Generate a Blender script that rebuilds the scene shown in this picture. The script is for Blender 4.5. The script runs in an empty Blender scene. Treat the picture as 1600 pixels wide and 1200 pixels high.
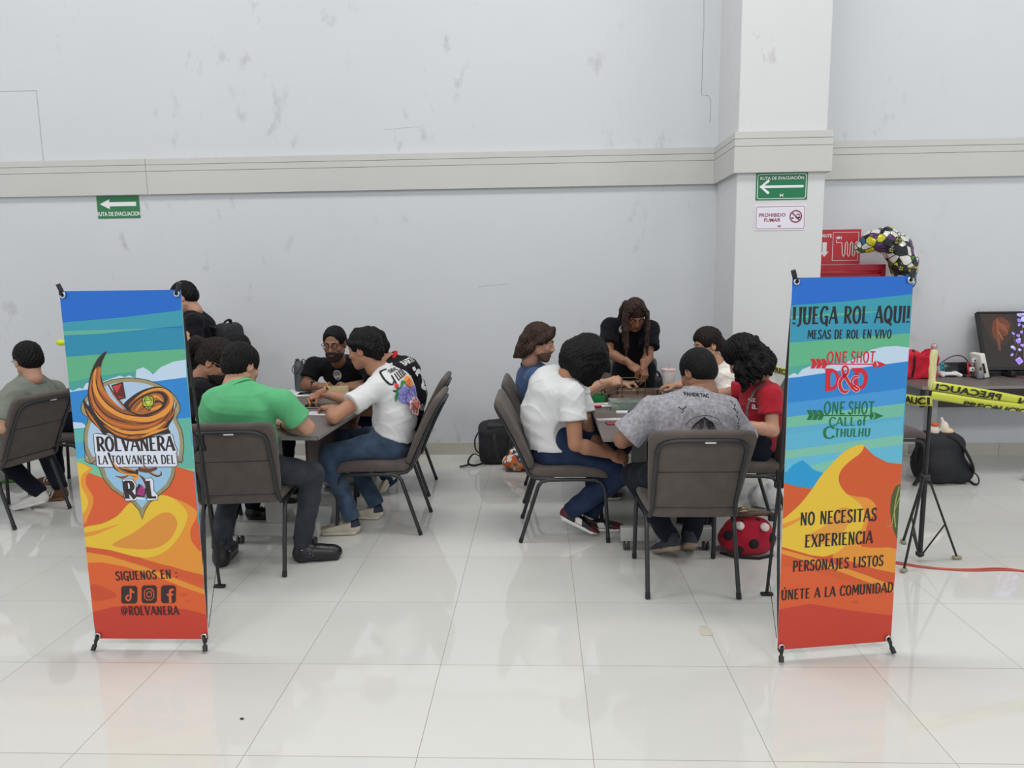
import bpy, bmesh, math, random
import numpy as np
from mathutils import Vector, Matrix
from mathutils.bvhtree import BVHTree
PI = math.pi
scene = bpy.context.scene
COL = scene.collection
random.seed(7)
R = math.radians

# ------------------------------------------------------------------ camera
FOC, PITCH, YAW, ROLL, CAM_H = 1130.47, 0.143591, 0.0387224, -0.0139480, 1.611
_fw = Vector((-math.sin(YAW)*math.cos(PITCH), math.cos(YAW)*math.cos(PITCH), -math.sin(PITCH)))
_rt = Vector((math.cos(YAW), math.sin(YAW), 0))
_up = _rt.cross(_fw)
_r2 = _rt*math.cos(ROLL) + _up*math.sin(ROLL)
_u2 = _up*math.cos(ROLL) - _rt*math.sin(ROLL)
cam_data = bpy.data.cameras.new('camera')
cam_data.sensor_fit = 'HORIZONTAL'; cam_data.sensor_width = 36.0
cam_data.lens = FOC/1600*36.0
cam_data.clip_start = .05; cam_data.clip_end = 100
cam = bpy.data.objects.new('camera', cam_data); COL.objects.link(cam)
_m = Matrix((( _r2.x, _u2.x, -_fw.x, 0), (_r2.y, _u2.y, -_fw.y, 0), (_r2.z, _u2.z, -_fw.z, CAM_H), (0, 0, 0, 1)))
cam.matrix_world = _m
scene.camera = cam

def at(px, py, Y):
    """World point seen at photo pixel (px, py) at depth Y (metres from the camera towards the back wall)."""
    d = _fw + _r2*((px-800)/FOC) - _u2*((py-600)/FOC)
    t = Y/d.y
    return np.array((d.x*t, Y, CAM_H + d.z*t))
def atz(px, py, z):
    d = _fw + _r2*((px-800)/FOC) - _u2*((py-600)/FOC)
    t = (z-CAM_H)/d.z
    return np.array((d.x*t, d.y*t, z))

# ------------------------------------------------------------------ light, world, exposure
world = bpy.data.worlds.new('hall'); scene.world = world; world.use_nodes = True
bg = world.node_tree.nodes['Background']
bg.inputs[0].default_value = (.93, .96, 1.0, 1); bg.inputs[1].default_value = .70
scene.view_settings.view_transform = 'Standard'; scene.view_settings.look = 'None'
scene.view_settings.exposure = 0.11; scene.view_settings.gamma = 1.0
scene.view_settings.use_curve_mapping = False
def area_light(name, loc, size, size_y, power, col, rot=(0, 0, 0)):
    l = bpy.data.lights.new(name, 'AREA'); l.shape = 'RECTANGLE'; l.size = size; l.size_y = size_y
    l.energy = power; l.color = col
    o = bpy.data.objects.new(name, l); COL.objects.link(o); o.location = loc; o.rotation_euler = rot
    return o
for i, (x, y, pw) in enumerate([(-4.5, 3.8, 92), (0, 3.8, 92), (4.5, 3.8, 92), (-4.5, -4.2, 190), (0, -4.2, 190), (4.5, -4.2, 190)]):
    area_light('ceiling_lamp', (x, y, 6.6), 2.4, 1.2, pw, (1.0, .985, .96))

# ------------------------------------------------------------------ materials
def lin(c):
    c = c/255.0
    return c/12.92 if c <= .04045 else ((c+.055)/1.055)**2.4
def rgb(r, g, b): return (lin(r), lin(g), lin(b), 1.0)
MATS = {}
def mat(name, col, rough=.6, metal=0.0, spec=.5, bump=None, var=None, emit=None, alpha=None, trans=None, coat=0, sheen=0):
    """Procedural material: col sRGB 0-255; var=(scale, amount, stretch) mottles the colour; bump=(scale, strength[, kind])."""
    if name in MATS: return MATS[name]
    m = bpy.data.materials.new(name); m.use_nodes = True
    nt = m.node_tree; b = nt.nodes['Principled BSDF']
    c = rgb(*col)
    b.inputs['Base Color'].default_value = c
    b.inputs['Roughness'].default_value = rough; b.inputs['Metallic'].default_value = metal
    b.inputs['Specular IOR Level'].default_value = spec
    if coat: b.inputs['Coat Weight'].default_value = coat
    if sheen: b.inputs['Sheen Weight'].default_value = sheen
    if trans: b.inputs['Transmission Weight'].default_value = trans
    if alpha is not None: b.inputs['Alpha'].default_value = alpha
    if emit:
        b.inputs['Emission Color'].default_value = c; b.inputs['Emission Strength'].default_value = emit
    if var or bump:
        tc = nt.nodes.new('ShaderNodeTexCoord')
    if var:
        sc, amt = var[0], var[1]
        mp = nt.nodes.new('ShaderNodeMapping'); nt.links.new(tc.outputs['Object'], mp.inputs[0])
        if len(var) > 2: mp.inputs['Scale'].default_value = var[2]
        n = nt.nodes.new('ShaderNodeTexNoise'); n.inputs['Scale'].default_value = sc; n.inputs['Detail'].default_value = 5
        nt.links.new(mp.outputs[0], n.inputs['Vector'])
        mx = nt.nodes.new('ShaderNodeMix'); mx.data_type = 'RGBA'
        lo = tuple(v*(1-amt) for v in c[:3])+(1,); hi = tuple(min(1, v*(1+amt)) for v in c[:3])+(1,)
        mx.inputs[6].default_value = lo; mx.inputs[7].default_value = hi
        rp = nt.nodes.new('ShaderNodeMapRange'); rp.inputs[1].default_value = .3; rp.inputs[2].default_value = .7
        nt.links.new(n.outputs[0], rp.inputs[0]); nt.links.new(rp.outputs[0], mx.inputs[0])
        nt.links.new(mx.outputs[2], b.inputs['Base Color'])
    if bump:
        n2 = nt.nodes.new('ShaderNodeTexNoise'); n2.inputs['Scale'].default_value = bump[0]; n2.inputs['Detail'].default_value = 3
        if len(bump) > 2:
            mp2 = nt.nodes.new('ShaderNodeMapping'); mp2.inputs['Scale'].default_value = bump[2]
            nt.links.new(tc.outputs['Object'], mp2.inputs[0]); nt.links.new(mp2.outputs[0], n2.inputs['Vector'])
        else: nt.links.new(tc.outputs['Object'], n2.inputs['Vector'])
        bp = nt.nodes.new('ShaderNodeBump'); bp.inputs['Strength'].default_value = bump[1]; bp.inputs['Distance'].default_value = .01
        nt.links.new(n2.outputs[0], bp.inputs['Height']); nt.links.new(bp.outputs[0], b.inputs['Normal'])
    MATS[name] = m
    return m

# ------------------------------------------------------------------ mesh builder
class MB:
    """Collects shapes into one mesh with several material slots."""
    def __init__(self): self.v = []; self.f = []; self.m = []; self.s = []; self.n = 0
    def add(self, verts, faces, mi=0, smooth=False):
        verts = np.asarray(verts, float).reshape(-1, 3); o = self.n
        self.v.append(verts); self.n += len(verts)
        if isinstance(mi, (int, np.integer)): mi = [mi]*len(faces)
        self.f += [tuple(int(i)+o for i in f) for f in faces]
        self.m += list(mi); self.s += [smooth]*len(faces)
        return self
    def box(self, c, size, rot=None, mi=0, bevel=0, seg=2, smooth=None):
        bm = bmesh.new(); bmesh.ops.create_cube(bm, size=1)
        bmesh.ops.scale(bm, vec=size, verts=bm.verts)
        if bevel: bmesh.ops.bevel(bm, geom=bm.edges[:], offset=bevel, segments=seg, profile=.5, affect='EDGES')
        self._bm(bm, c, rot, mi, bool(bevel) if smooth is None else smooth); return self
    def _bm(self, bm, c, rot, mi, smooth):
        M = Matrix.Translation(Vector(c)) @ (rot.to_4x4() if rot is not None else Matrix.Identity(4))
        bm.verts.index_update()
        vs = [tuple(M @ v.co) for v in bm.verts]; fs = [[v.index for v in f.verts] for f in bm.faces]
        bm.free(); self.add(vs, fs, mi, smooth)
    def sphere(self, c, r, mi=0, seg=16, rot=None):
        bm = bmesh.new(); bmesh.ops.create_uvsphere(bm, u_segments=seg, v_segments=max(6, seg*2//3), radius=1)
        r = (r, r, r) if isinstance(r, (int, float)) else r
        bmesh.ops.scale(bm, vec=r, verts=bm.verts); self._bm(bm, c, rot, mi, True); return self
    def tube(self, pts, r, mi=0, seg=10, closed=False, caps=True, flat=None):
        """Sweep a circle (or, with flat=(a, b), an ellipse) along a polyline."""
        pts = [np.array(p, float) for p in pts]; n = len(pts)
        rs = r if isinstance(r, (list, tuple, np.ndarray)) else [r]*n
        vs = []; fs = []; prev = None
        for i in range(n):
            if closed: t = pts[(i+1) % n]-pts[i-1]
            else: t = pts[min(i+1, n-1)]-pts[max(i-1, 0)]
            t = t/(np.linalg.norm(t)+1e-12)
            if prev is None:
                a = np.array((0, 0, 1.)) if abs(t[2]) < .9 else np.array((1., 0, 0))
                u = np.cross(a, t)
            else: u = prev-t*np.dot(prev, t)
            u = u/(np.linalg.norm(u)+1e-12); w = np.cross(t, u); prev = u
            for k in range(seg):
                an = 2*PI*k/seg
                ca, sa = math.cos(an), math.sin(an)
                if flat: ca *= flat[0]; sa *= flat[1]
                vs.append(pts[i]+rs[i]*(u*ca+w*sa))
        m = n if closed else n-1
        for i in range(m):
            for k in range(seg):
                a = i*seg+k; b = i*seg+(k+1) % seg; c = ((i+1) % n)*seg+(k+1) % seg; d = ((i+1) % n)*seg+k
                fs.append((a, b, c, d))
        self.add(vs, fs, mi, True)
        if caps and not closed:
            self.add(vs[:seg], [tuple(range(seg))[::-1]], mi); self.add(vs[-seg:], [tuple(range(seg))], mi)
        return self
    def lathe(self, prof, c=(0, 0, 0), mi=0, seg=28, axis=None):
        """prof: [(radius, height)...]; mi may be a list per band."""
        vs = []; fs = []; ms = []
        for r, z in prof:
            for k in range(seg):
                a = 2*PI*k/seg; vs.append((r*math.cos(a), r*math.sin(a), z))
        for i in range(len(prof)-1):
            for k in range(seg):
                fs.append((i*seg+k, i*seg+(k+1) % seg, (i+1)*seg+(k+1) % seg, (i+1)*seg+k))
                ms.append(mi[i] if isinstance(mi, list) else mi)
        vs = np.array(vs)
        if axis is not None: vs = np.array([tuple(axis @ Vector(v)) for v in vs])
        self.add(vs+np.array(c), fs, ms, True); return self
    def poly(self, pts, mi=0): self.add(pts, [tuple(range(len(pts)))], mi); return self
    def prism(self, pts2, h0, h1, fn, mi=0, smooth=False):
        """Extrude polygon pts2 between heights h0, h1; fn maps (u, v, h) to 3D."""
        n = len(pts2)
        vs = [fn(u, v, h0) for u, v in pts2]+[fn(u, v, h1) for u, v in pts2]
        fs = [tuple(range(n))[::-1], tuple(range(n, 2*n))]+[(i, (i+1) % n, n+(i+1) % n, n+i) for i in range(n)]
        self.add(vs, fs, mi, smooth); return self
    def mesh(self, name, mats):
        me = bpy.data.meshes.new(name)
        V = np.concatenate(self.v) if self.v else np.zeros((0, 3))
        me.from_pydata(V.tolist(), [], self.f)
        for m in (mats if isinstance(mats, (list, tuple)) else [mats]): me.materials.append(m)
        me.polygons.foreach_set('material_index', self.m); me.polygons.foreach_set('use_smooth', self.s)
        me.update(); return me
    def build(self, name, mats, parent=None, label=None):
        me = self.mesh(name, mats)
        o = bpy.data.objects.new(name, me); COL.objects.link(o)
        if parent is not None: o.parent = parent
        if label: o['label'] = label
        return o

def tag(o, label=None, cat=None, group=None, kind=None):
    if label: o['label'] = label
    if cat: o['category'] = cat
    if group: o['group'] = group
    if kind: o['kind'] = kind
    return o
def thing(name, label, cat, loc=(0, 0, 0), rz=0.0, group=None):
    o = bpy.data.objects.new(name, None); COL.objects.link(o); o.empty_display_size = .1
    o.location = tuple(float(v) for v in loc); o.rotation_euler = (0, 0, rz)
    return tag(o, label, cat, group)
KIDS = {}
def copy_thing(src, loc, rz, label, group=None):
    r = src.copy(); COL.objects.link(r); r.location = tuple(loc); r.rotation_euler = (0, 0, rz); r['label'] = label
    if group: r['group'] = group
    for ch in list(src.children):
        c = ch.copy(); COL.objects.link(c); c.parent = r
        for g in list(ch.children):
            d = g.copy(); COL.objects.link(d); d.parent = c
    return r
def catmull(pts, n=6, closed=False):
    pts = [np.array(p, float) for p in pts]; N = len(pts); out = []
    for i in range(N if closed else N-1):
        g = lambda j: pts[j % N] if closed else pts[min(max(j, 0), N-1)]
        p0, p1, p2, p3 = g(i-1), g(i), g(i+1), g(i+2)
        for k in range(n):
            t = k/n
            out.append(.5*((2*p1)+(-p0+p2)*t+(2*p0-5*p1+4*p2-p3)*t*t+(-p0+3*p1-3*p2+p3)*t**3))
    if not closed: out.append(pts[-1])
    return out
def text_polys(txt, size=1.0, bold=0.0, xs=1.0, align='CENTER'):
    """Built-in font text as (verts 2D, faces)."""
    cu = bpy.data.curves.new('t', 'FONT'); cu.body = txt; cu.size = size; cu.offset = bold; cu.align_x = align
    cu.resolution_u = 3
    ob = bpy.data.objects.new('t', cu); COL.objects.link(ob)
    dg = bpy.context.evaluated_depsgraph_get()
    me = bpy.data.meshes.new_from_object(ob.evaluated_get(dg))
    vs = np.array([(v.co.x*xs, v.co.y) for v in me.vertices]).reshape(-1, 2); fs = [tuple(p.vertices) for p in me.polygons]
    bpy.data.objects.remove(ob); bpy.data.meshes.remove(me); bpy.data.curves.remove(cu)
    return vs, fs

# ------------------------------------------------------------------ signed-distance modelling
def nrm(v): v = np.array(v, float); return v/(np.linalg.norm(v)+1e-12)
class SDF:
    """Smooth blends of tapered limbs and ellipsoids on a grid, meshed with surface nets."""
    def __init__(self, lo, hi, h):
        self.lo = np.array(lo, float)-2.5*h; self.h = h
        self.n = np.ceil((np.array(hi, float)+2.5*h-self.lo)/h).astype(int)+1
        self.g = np.full(self.n, .5, np.float32)
    def sub(self, lo, hi):
        a = np.clip(np.floor((lo-self.lo)/self.h).astype(int), 0, self.n-1)
        b = np.clip(np.ceil((hi-self.lo)/self.h).astype(int)+1, 1, self.n)
        if (b <= a).any(): return None
        ax = [(self.lo[i]+self.h*np.arange(a[i], b[i])).astype(np.float32) for i in range(3)]
        X, Y, Z = np.meshgrid(*ax, indexing='ij', sparse=True)
        return (slice(a[0], b[0]), slice(a[1], b[1]), slice(a[2], b[2])), X, Y, Z
    def blend(self, sl, d, k, op):
        g = self.g[sl]
        if op == 'u':
            if k > 0:
                h = np.maximum(k-np.abs(g-d), 0)/k; r = np.minimum(g, d)-h*h*k*.25
            else: r = np.minimum(g, d)
        elif op == 's':
            d = -d
            if k > 0:
                h = np.maximum(k-np.abs(g-d), 0)/k; r = np.maximum(g, d)+h*h*k*.25
            else: r = np.maximum(g, d)
        self.g[sl] = r
    def cap(self, a, b, ra, rb=None, k=.02, op='u'):
        rb = ra if rb is None else rb
        a = np.array(a, float); b = np.array(b, float); m = max(ra, rb)+k+2*self.h
        s = self.sub(np.minimum(a, b)-m, np.maximum(a, b)+m)
        if s is None: return self
        sl, X, Y, Z = s; ab = b-a; L2 = max(float(ab@ab), 1e-9)
        t = np.clip(((X-a[0])*ab[0]+(Y-a[1])*ab[1]+(Z-a[2])*ab[2])/L2, 0, 1)
        d = np.sqrt((X-a[0]-t*ab[0])**2+(Y-a[1]-t*ab[1])**2+(Z-a[2]-t*ab[2])**2)-(ra+(rb-ra)*t)
        self.blend(sl, d, k, op); return self
    def chain(self, pts, rs, k=.02, op='u'):
        for i in range(len(pts)-1): self.cap(pts[i], pts[i+1], rs[i], rs[i+1], k, op)
        return self
    def ecap(self, a, b, side, wa, wb, k=.03, op='u'):
        """Tapered limb with an elliptic section: wa, wb = (half width along side, half depth)."""
        a = np.array(a, float); b = np.array(b, float); ab = b-a; L = np.linalg.norm(ab); ax = ab/max(L, 1e-9)
        sd = np.array(side, float); sd = nrm(sd-ax*(sd@ax)); fr = np.cross(sd, ax)
        m = max(max(wa), max(wb))+k+2*self.h
        s = self.sub(np.minimum(a, b)-m, np.maximum(a, b)+m)
        if s is None: return self
        sl, X, Y, Z = s
        x, y, z = X-a[0], Y-a[1], Z-a[2]
        ta = x*ax[0]+y*ax[1]+z*ax[2]; tc = np.clip(ta, 0, L); u = tc/max(L, 1e-9); over = ta-tc
        sc = x*sd[0]+y*sd[1]+z*sd[2]; fc = x*fr[0]+y*fr[1]+z*fr[2]
        W = wa[0]+(wb[0]-wa[0])*u; D = wa[1]+(wb[1]-wa[1])*u; mn = np.minimum(W, D)
        k0 = np.sqrt((sc/W)**2+(fc/D)**2+(over/mn)**2)
        k1 = np.sqrt((sc/W**2)**2+(fc/D**2)**2+(over/mn**2)**2)+1e-9
        d = k0*(k0-1)/k1
        d = np.where(k0 < .3, -mn*.7, d)
        self.blend(sl, d.astype(np.float32), k, op); return self
    def ell(self, c, r, M=None, k=.02, op='u'):
        """Ellipsoid; columns of M are its axes."""
        c = np.array(c, float); M = np.eye(3) if M is None else np.array(M, float); m = max(r)+k+2*self.h
        s = self.sub(c-m, c+m)
        if s is None: return self
        sl, X, Y, Z = s; x, y, z = X-c[0], Y-c[1], Z-c[2]
        q = [(x*M[0, i]+y*M[1, i]+z*M[2, i]) for i in range(3)]
        k0 = np.sqrt((q[0]/r[0])**2+(q[1]/r[1])**2+(q[2]/r[2])**2)
        k1 = np.sqrt((q[0]/r[0]**2)**2+(q[1]/r[1]**2)**2+(q[2]/r[2]**2)**2)+1e-9
        d = np.where(k0 < .25, -min(r)*.75, k0*(k0-1)/k1)
        self.blend(sl, d.astype(np.float32), k, op); return self
    def rbox(self, c, hs, M=None, r=.02, k=.0, op='u'):
        c = np.array(c, float); M = np.eye(3) if M is None else np.array(M, float); m = float(np.linalg.norm(hs))+k+2*self.h
        s = self.sub(c-m, c+m)
        if s is None: return self
        sl, X, Y, Z = s; x, y, z = X-c[0], Y-c[1], Z-c[2]
        q = [np.abs(x*M[0, i]+y*M[1, i]+z*M[2, i])-(hs[i]-r) for i in range(3)]
        d = np.sqrt(np.maximum(q[0], 0)**2+np.maximum(q[1], 0)**2+np.maximum(q[2], 0)**2)+np.minimum(np.maximum(np.maximum(q[0], q[1]), q[2]), 0)-r
        self.blend(sl, d.astype(np.float32), k, op); return self
    def grid(self):
        ax = [(self.lo[i]+self.h*np.arange(self.n[i])).astype(np.float32) for i in range(3)]
        return np.meshgrid(*ax, indexing='ij', sparse=True)
    def cut(self, p, nv, c=None, rad=None, k=0.006):
        """Remove what lies beyond the plane through p with normal nv (only within rad of c)."""
        nv = nrm(nv); p = np.array(p, float)
        if c is None: sl = (slice(None),)*3; X, Y, Z = self.grid()
        else:
            s = self.sub(np.array(c)-rad, np.array(c)+rad)
            if s is None: return self
            sl, X, Y, Z = s
        d = (X-p[0])*nv[0]+(Y-p[1])*nv[1]+(Z-p[2])*nv[2]
        if rad is not None:
            rr = np.sqrt((X-c[0])**2+(Y-c[1])**2+(Z-c[2])**2)-rad
            d = np.maximum(-d, rr)     # half ball to take away
            self.blend(sl, d.astype(np.float32), k, 's')
        else:
            g = self.g; h = np.maximum(k-np.abs(g-d), 0)/k; self.g = (np.maximum(g, d)+h*h*k*.25).astype(np.float32)
        return self
    def disp(self, fn):
        X, Y, Z = self.grid(); self.g = (self.g+fn(X, Y, Z)*np.clip(1-np.abs(self.g)/.06, 0, 1)).astype(np.float32); return self
    def nets(self):
        g = self.g; ins = g < 0
        c = [ins[i:ins.shape[0]-1+i, j:ins.shape[1]-1+j, k:ins.shape[2]-1+k] for i in (0, 1) for j in (0, 1) for k in (0, 1)]
        anyv = c[0].copy(); allv = c[0].copy()
        for q in c[1:]: anyv |= q; allv &= q
        act = anyv & ~allv
        I = np.argwhere(act)
        if len(I) == 0: return np.zeros((0, 3)), []
        idx = np.full(act.shape, -1, np.int64); idx[tuple(I.T)] = np.arange(len(I))
        acc = np.zeros((len(I), 3)); cnt = np.zeros(len(I))
        cor = [(i, j, k) for i in (0, 1) for j in (0, 1) for k in (0, 1)]
        val = {q: g[I[:, 0]+q[0], I[:, 1]+q[1], I[:, 2]+q[2]].astype(float) for q in cor}
        for q in cor:
            for ax in range(3):
                if q[ax] == 0:
                    p = list(q); p[ax] = 1; p = tuple(p); a, b = val[q], val[p]
                    m = (a < 0) != (b < 0); t = np.where(m, a/(a-b+1e-20), 0)
                    pos = np.tile(np.array(q, float), (len(I), 1)); pos[:, ax] += t
                    acc += pos*m[:, None]; cnt += m
        V = self.lo+self.h*(I+acc/np.maximum(cnt, 1)[:, None])
        F = []
        for ax in range(3):
            o1, o2 = [(1, 2), (2, 0), (0, 1)][ax]
            sa = [slice(None)]*3; sb = [slice(None)]*3; sa[ax] = slice(0, -1); sb[ax] = slice(1, None)
            A, B = ins[tuple(sa)], ins[tuple(sb)]
            E = np.argwhere(A != B)
            E = E[(E[:, o1] > 0) & (E[:, o2] > 0) & (E[:, o1] < g.shape[o1]-1) & (E[:, o2] < g.shape[o2]-1)]
            fl = A[tuple(E.T)]
            q = []
            for d1, d2 in ((0, 0), (-1, 0), (-1, -1), (0, -1)):
                e = E.copy(); e[:, o1] += d1; e[:, o2] += d2; q.append(idx[tuple(e.T)])
            q = np.stack(q, 1); q[~fl] = q[~fl][:, ::-1]
            F.append(q)
        F = np.concatenate(F); F = F[(F >= 0).all(1)]
        return V, F
    def into(self, mb, mi=0, M=None, t=None, mfn=None):
        V, F = self.nets()
        if len(V) == 0: return mb
        ms = mi if mfn is None else mfn(V[F].mean(1)).tolist()
        if M is not None: V = V @ np.array(M, float).T
        if t is not None: V = V+np.array(t, float)
        return mb.add(V, F.tolist(), ms, True)
def wob(X, Y, Z, f, seed=0.0):
    s = seed
    return (np.sin(f*(X+.6*Y)+s+1.7*np.sin(f*.6*Z+s*2))*np.sin(f*(.8*Z-.5*X)+2.1*s+1.3*np.sin(f*.5*Y+s))
            + .5*np.sin(1.9*f*(Y-.4*Z)+s*3+1.1*np.sin(f*.9*X)))
# ================================================================== people: heads, hands, shoes, garments
def frame(fwd, up=(0, 0, 1)):
    f = nrm(fwd); u = np.array(up, float); u = nrm(u-f*(u@f)); r = np.cross(f, u)
    return np.stack([r, f, u], 1)          # columns: right, forward, up
def mirror_x(p): return (-p[0], p[1], p[2])
HEADS = {}
def head_mesh(kind):
    """Head in its own frame (x right, y forward, z up; origin between the ears). Slots: skin, lips, eye white, iris."""
    if kind in HEADS: return HEADS[kind]
    S = SDF((-.10, -.12, -.17), (.10, .14, .14), .0036); w = 0 if kind == 'man' else 1
    S.ell((0, -.012, .038), (.074, .094, .086), k=0)
    S.ell((0, .028, -.030), (.060-.003*w, .062, .078), k=.035)
    S.ell((0, .050, -.072), (.044-.005*w, .042, .040), k=.03)
    S.ell((0, .074, -.100), (.022-.003*w, .020, .018), k=.022)
    for s in (1, -1):
        S.cap((s*.052, .005, -.055), (s*.030, .060, -.096), .020, .014, k=.03)     # jaw line
        S.ell((s*.041, .066, -.024), (.020, .016, .017), k=.02)                    # cheek bone
        S.cap((s*.012, .086, .026), (s*.046, .072, .024), .009, .007, k=.014)      # brow ridge
        S.ell((s*.030, .101, .006), (.019, .016, .013), k=.012, op='s')            # eye socket
        S.ell((s*.030, .079, .006), (.0135, .0125, .0125), k=.004)                 # lids over the eyeball
    S.cap((0, .090, .016), (0, .108, -.026), .0075, .0115, k=.010)                 # nose
    for s in (1, -1): S.ell((s*.0115, .098, -.031), (.0085, .010, .0075), k=.007)
    S.ell((0, .083, -.058), (.030, .018, .020), k=.018)                            # mouth mound
    S.cap((-.019, .094, -.0545), (.019, .094, -.0545), .0045, k=.005); S.cap((-.016, .094, -.0645), (.016, .094, -.0645), .0055, k=.005)
    S.cap((-.021, .103, -.0595), (.021, .103, -.0595), .0026, k=.003, op='s')
    S.ell((0, .094, -.078), (.016, .006, .005), k=.006, op='s')
    for s in (1, -1):                                                               # ears
        M = frame((s*.25, 1, 0), (0, -.18, 1))
        S.ell((s*.076, -.008, -.006), (.010, .020, .032), M, k=.008)
        S.ell((s*.086, -.004, -.002), (.007, .010, .018), M, k=.005, op='s')
    S.cap((0, -.018, -.05), (0, -.032, -.135), .054-.008*w, .055-.008*w, k=.02)
    V, F = S.nets(); C = V[F].mean(1)
    ms = np.zeros(len(F), int)
    ms[(np.abs(C[:, 0]) < .021) & (C[:, 1] > .088) & (C[:, 2] > -.070) & (C[:, 2] < -.0505)] = 1
    mb = MB(); mb.add(V, F.tolist(), ms.tolist(), True)
    for s in (1, -1):
        mb.sphere((s*.030, .0815, .005), (.0105, .0115, .0075), 2, 10); mb.sphere((s*.030, .0885, .005), (.0048, .0052, .0048), 3, 8)
    HEADS[kind] = (np.concatenate(mb.v), mb.f, mb.m); return HEADS[kind]
HANDS = {}
CURLS = {'relaxed': [(20, 30, 18), (26, 34, 20), (32, 38, 22), (38, 42, 24)], 'flat': [(6, 8, 5), (8, 9, 6), (10, 10, 8), (14, 14, 10)],
         'grip': [(58, 80, 45), (64, 84, 48), (70, 86, 50), (74, 88, 50)], 'pinch': [(48, 42, 22), (56, 50, 28), (66, 62, 36), (72, 70, 40)],
         'point': [(30, 26, 14), (40, 40, 24), (52, 55, 30), (58, 62, 36)], 'reach': [(34, 18, 12), (30, 20, 12), (38, 24, 14), (44, 26, 16)]}
def hand_mesh(pose):
    """Right hand: origin at the wrist, y along the fingers, z out of the back of the hand, thumb at -x."""
    if pose in HANDS: return HANDS[pose]
    S = SDF((-.095, -.05, -.10), (.07, .19, .05), .0027)
    S.cap((0, -.045, 0), (0, .012, 0), .0265, .025, k=.01)
    S.ecap((0, 0, 0), (-.002, .072, 0), (1, 0, 0), (.026, .017), (.039, .0135), k=.012)
    S.ell((-.020, .034, -.008), (.018, .030, .013), k=.012); S.ell((.024, .034, -.007), (.014, .032, .012), k=.012)
    tips = []
    for i, (x, L, r, sp) in enumerate([(-.029, .074, .0086, -7), (-.0095, .082, .0088, -2), (.010, .075, .0084, 3), (.028, .060, .0074, 9)]):
        p = np.array((x, .082-.004*abs(i-1.2), .002)); a = 0.0
        rad = [r*1.06, r, r*.92, r*.78]
        S.ell(p+np.array((0, -.002, .003)), (r*1.1, r*1.2, r*.95), k=.006)                # knuckle
        for j, (fr, da) in enumerate(zip((.46, .30, .24), CURLS[pose][i])):
            a += R(da); d = np.array((math.sin(R(sp))*math.cos(a), math.cos(R(sp))*math.cos(a), -math.sin(a)))
            q = p+d*L*fr; S.cap(p, q, rad[j], rad[j+1], k=.0035); p = q
        tips.append((p, d))
    g = pose in ('grip', 'pinch')
    t0 = np.array((-.022, .022, -.006)); t1 = np.array((-.050, .050, -.020 if not g else -.032)); t2 = np.array((-.060, .080, -.026 if not g else -.050)); t3 = np.array((-.060, .102, -.030)) if not g else np.array((-.044, .098, -.060))
    S.chain([t0, t1, t2, t3], [.0135, .0108, .0095, .0078], k=.006)
    V, F = S.nets(); C = V[F].mean(1); ms = np.zeros(len(F), int)
    HANDS[pose] = (V, F, tips); return HANDS[pose]
SHOES = {}
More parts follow.
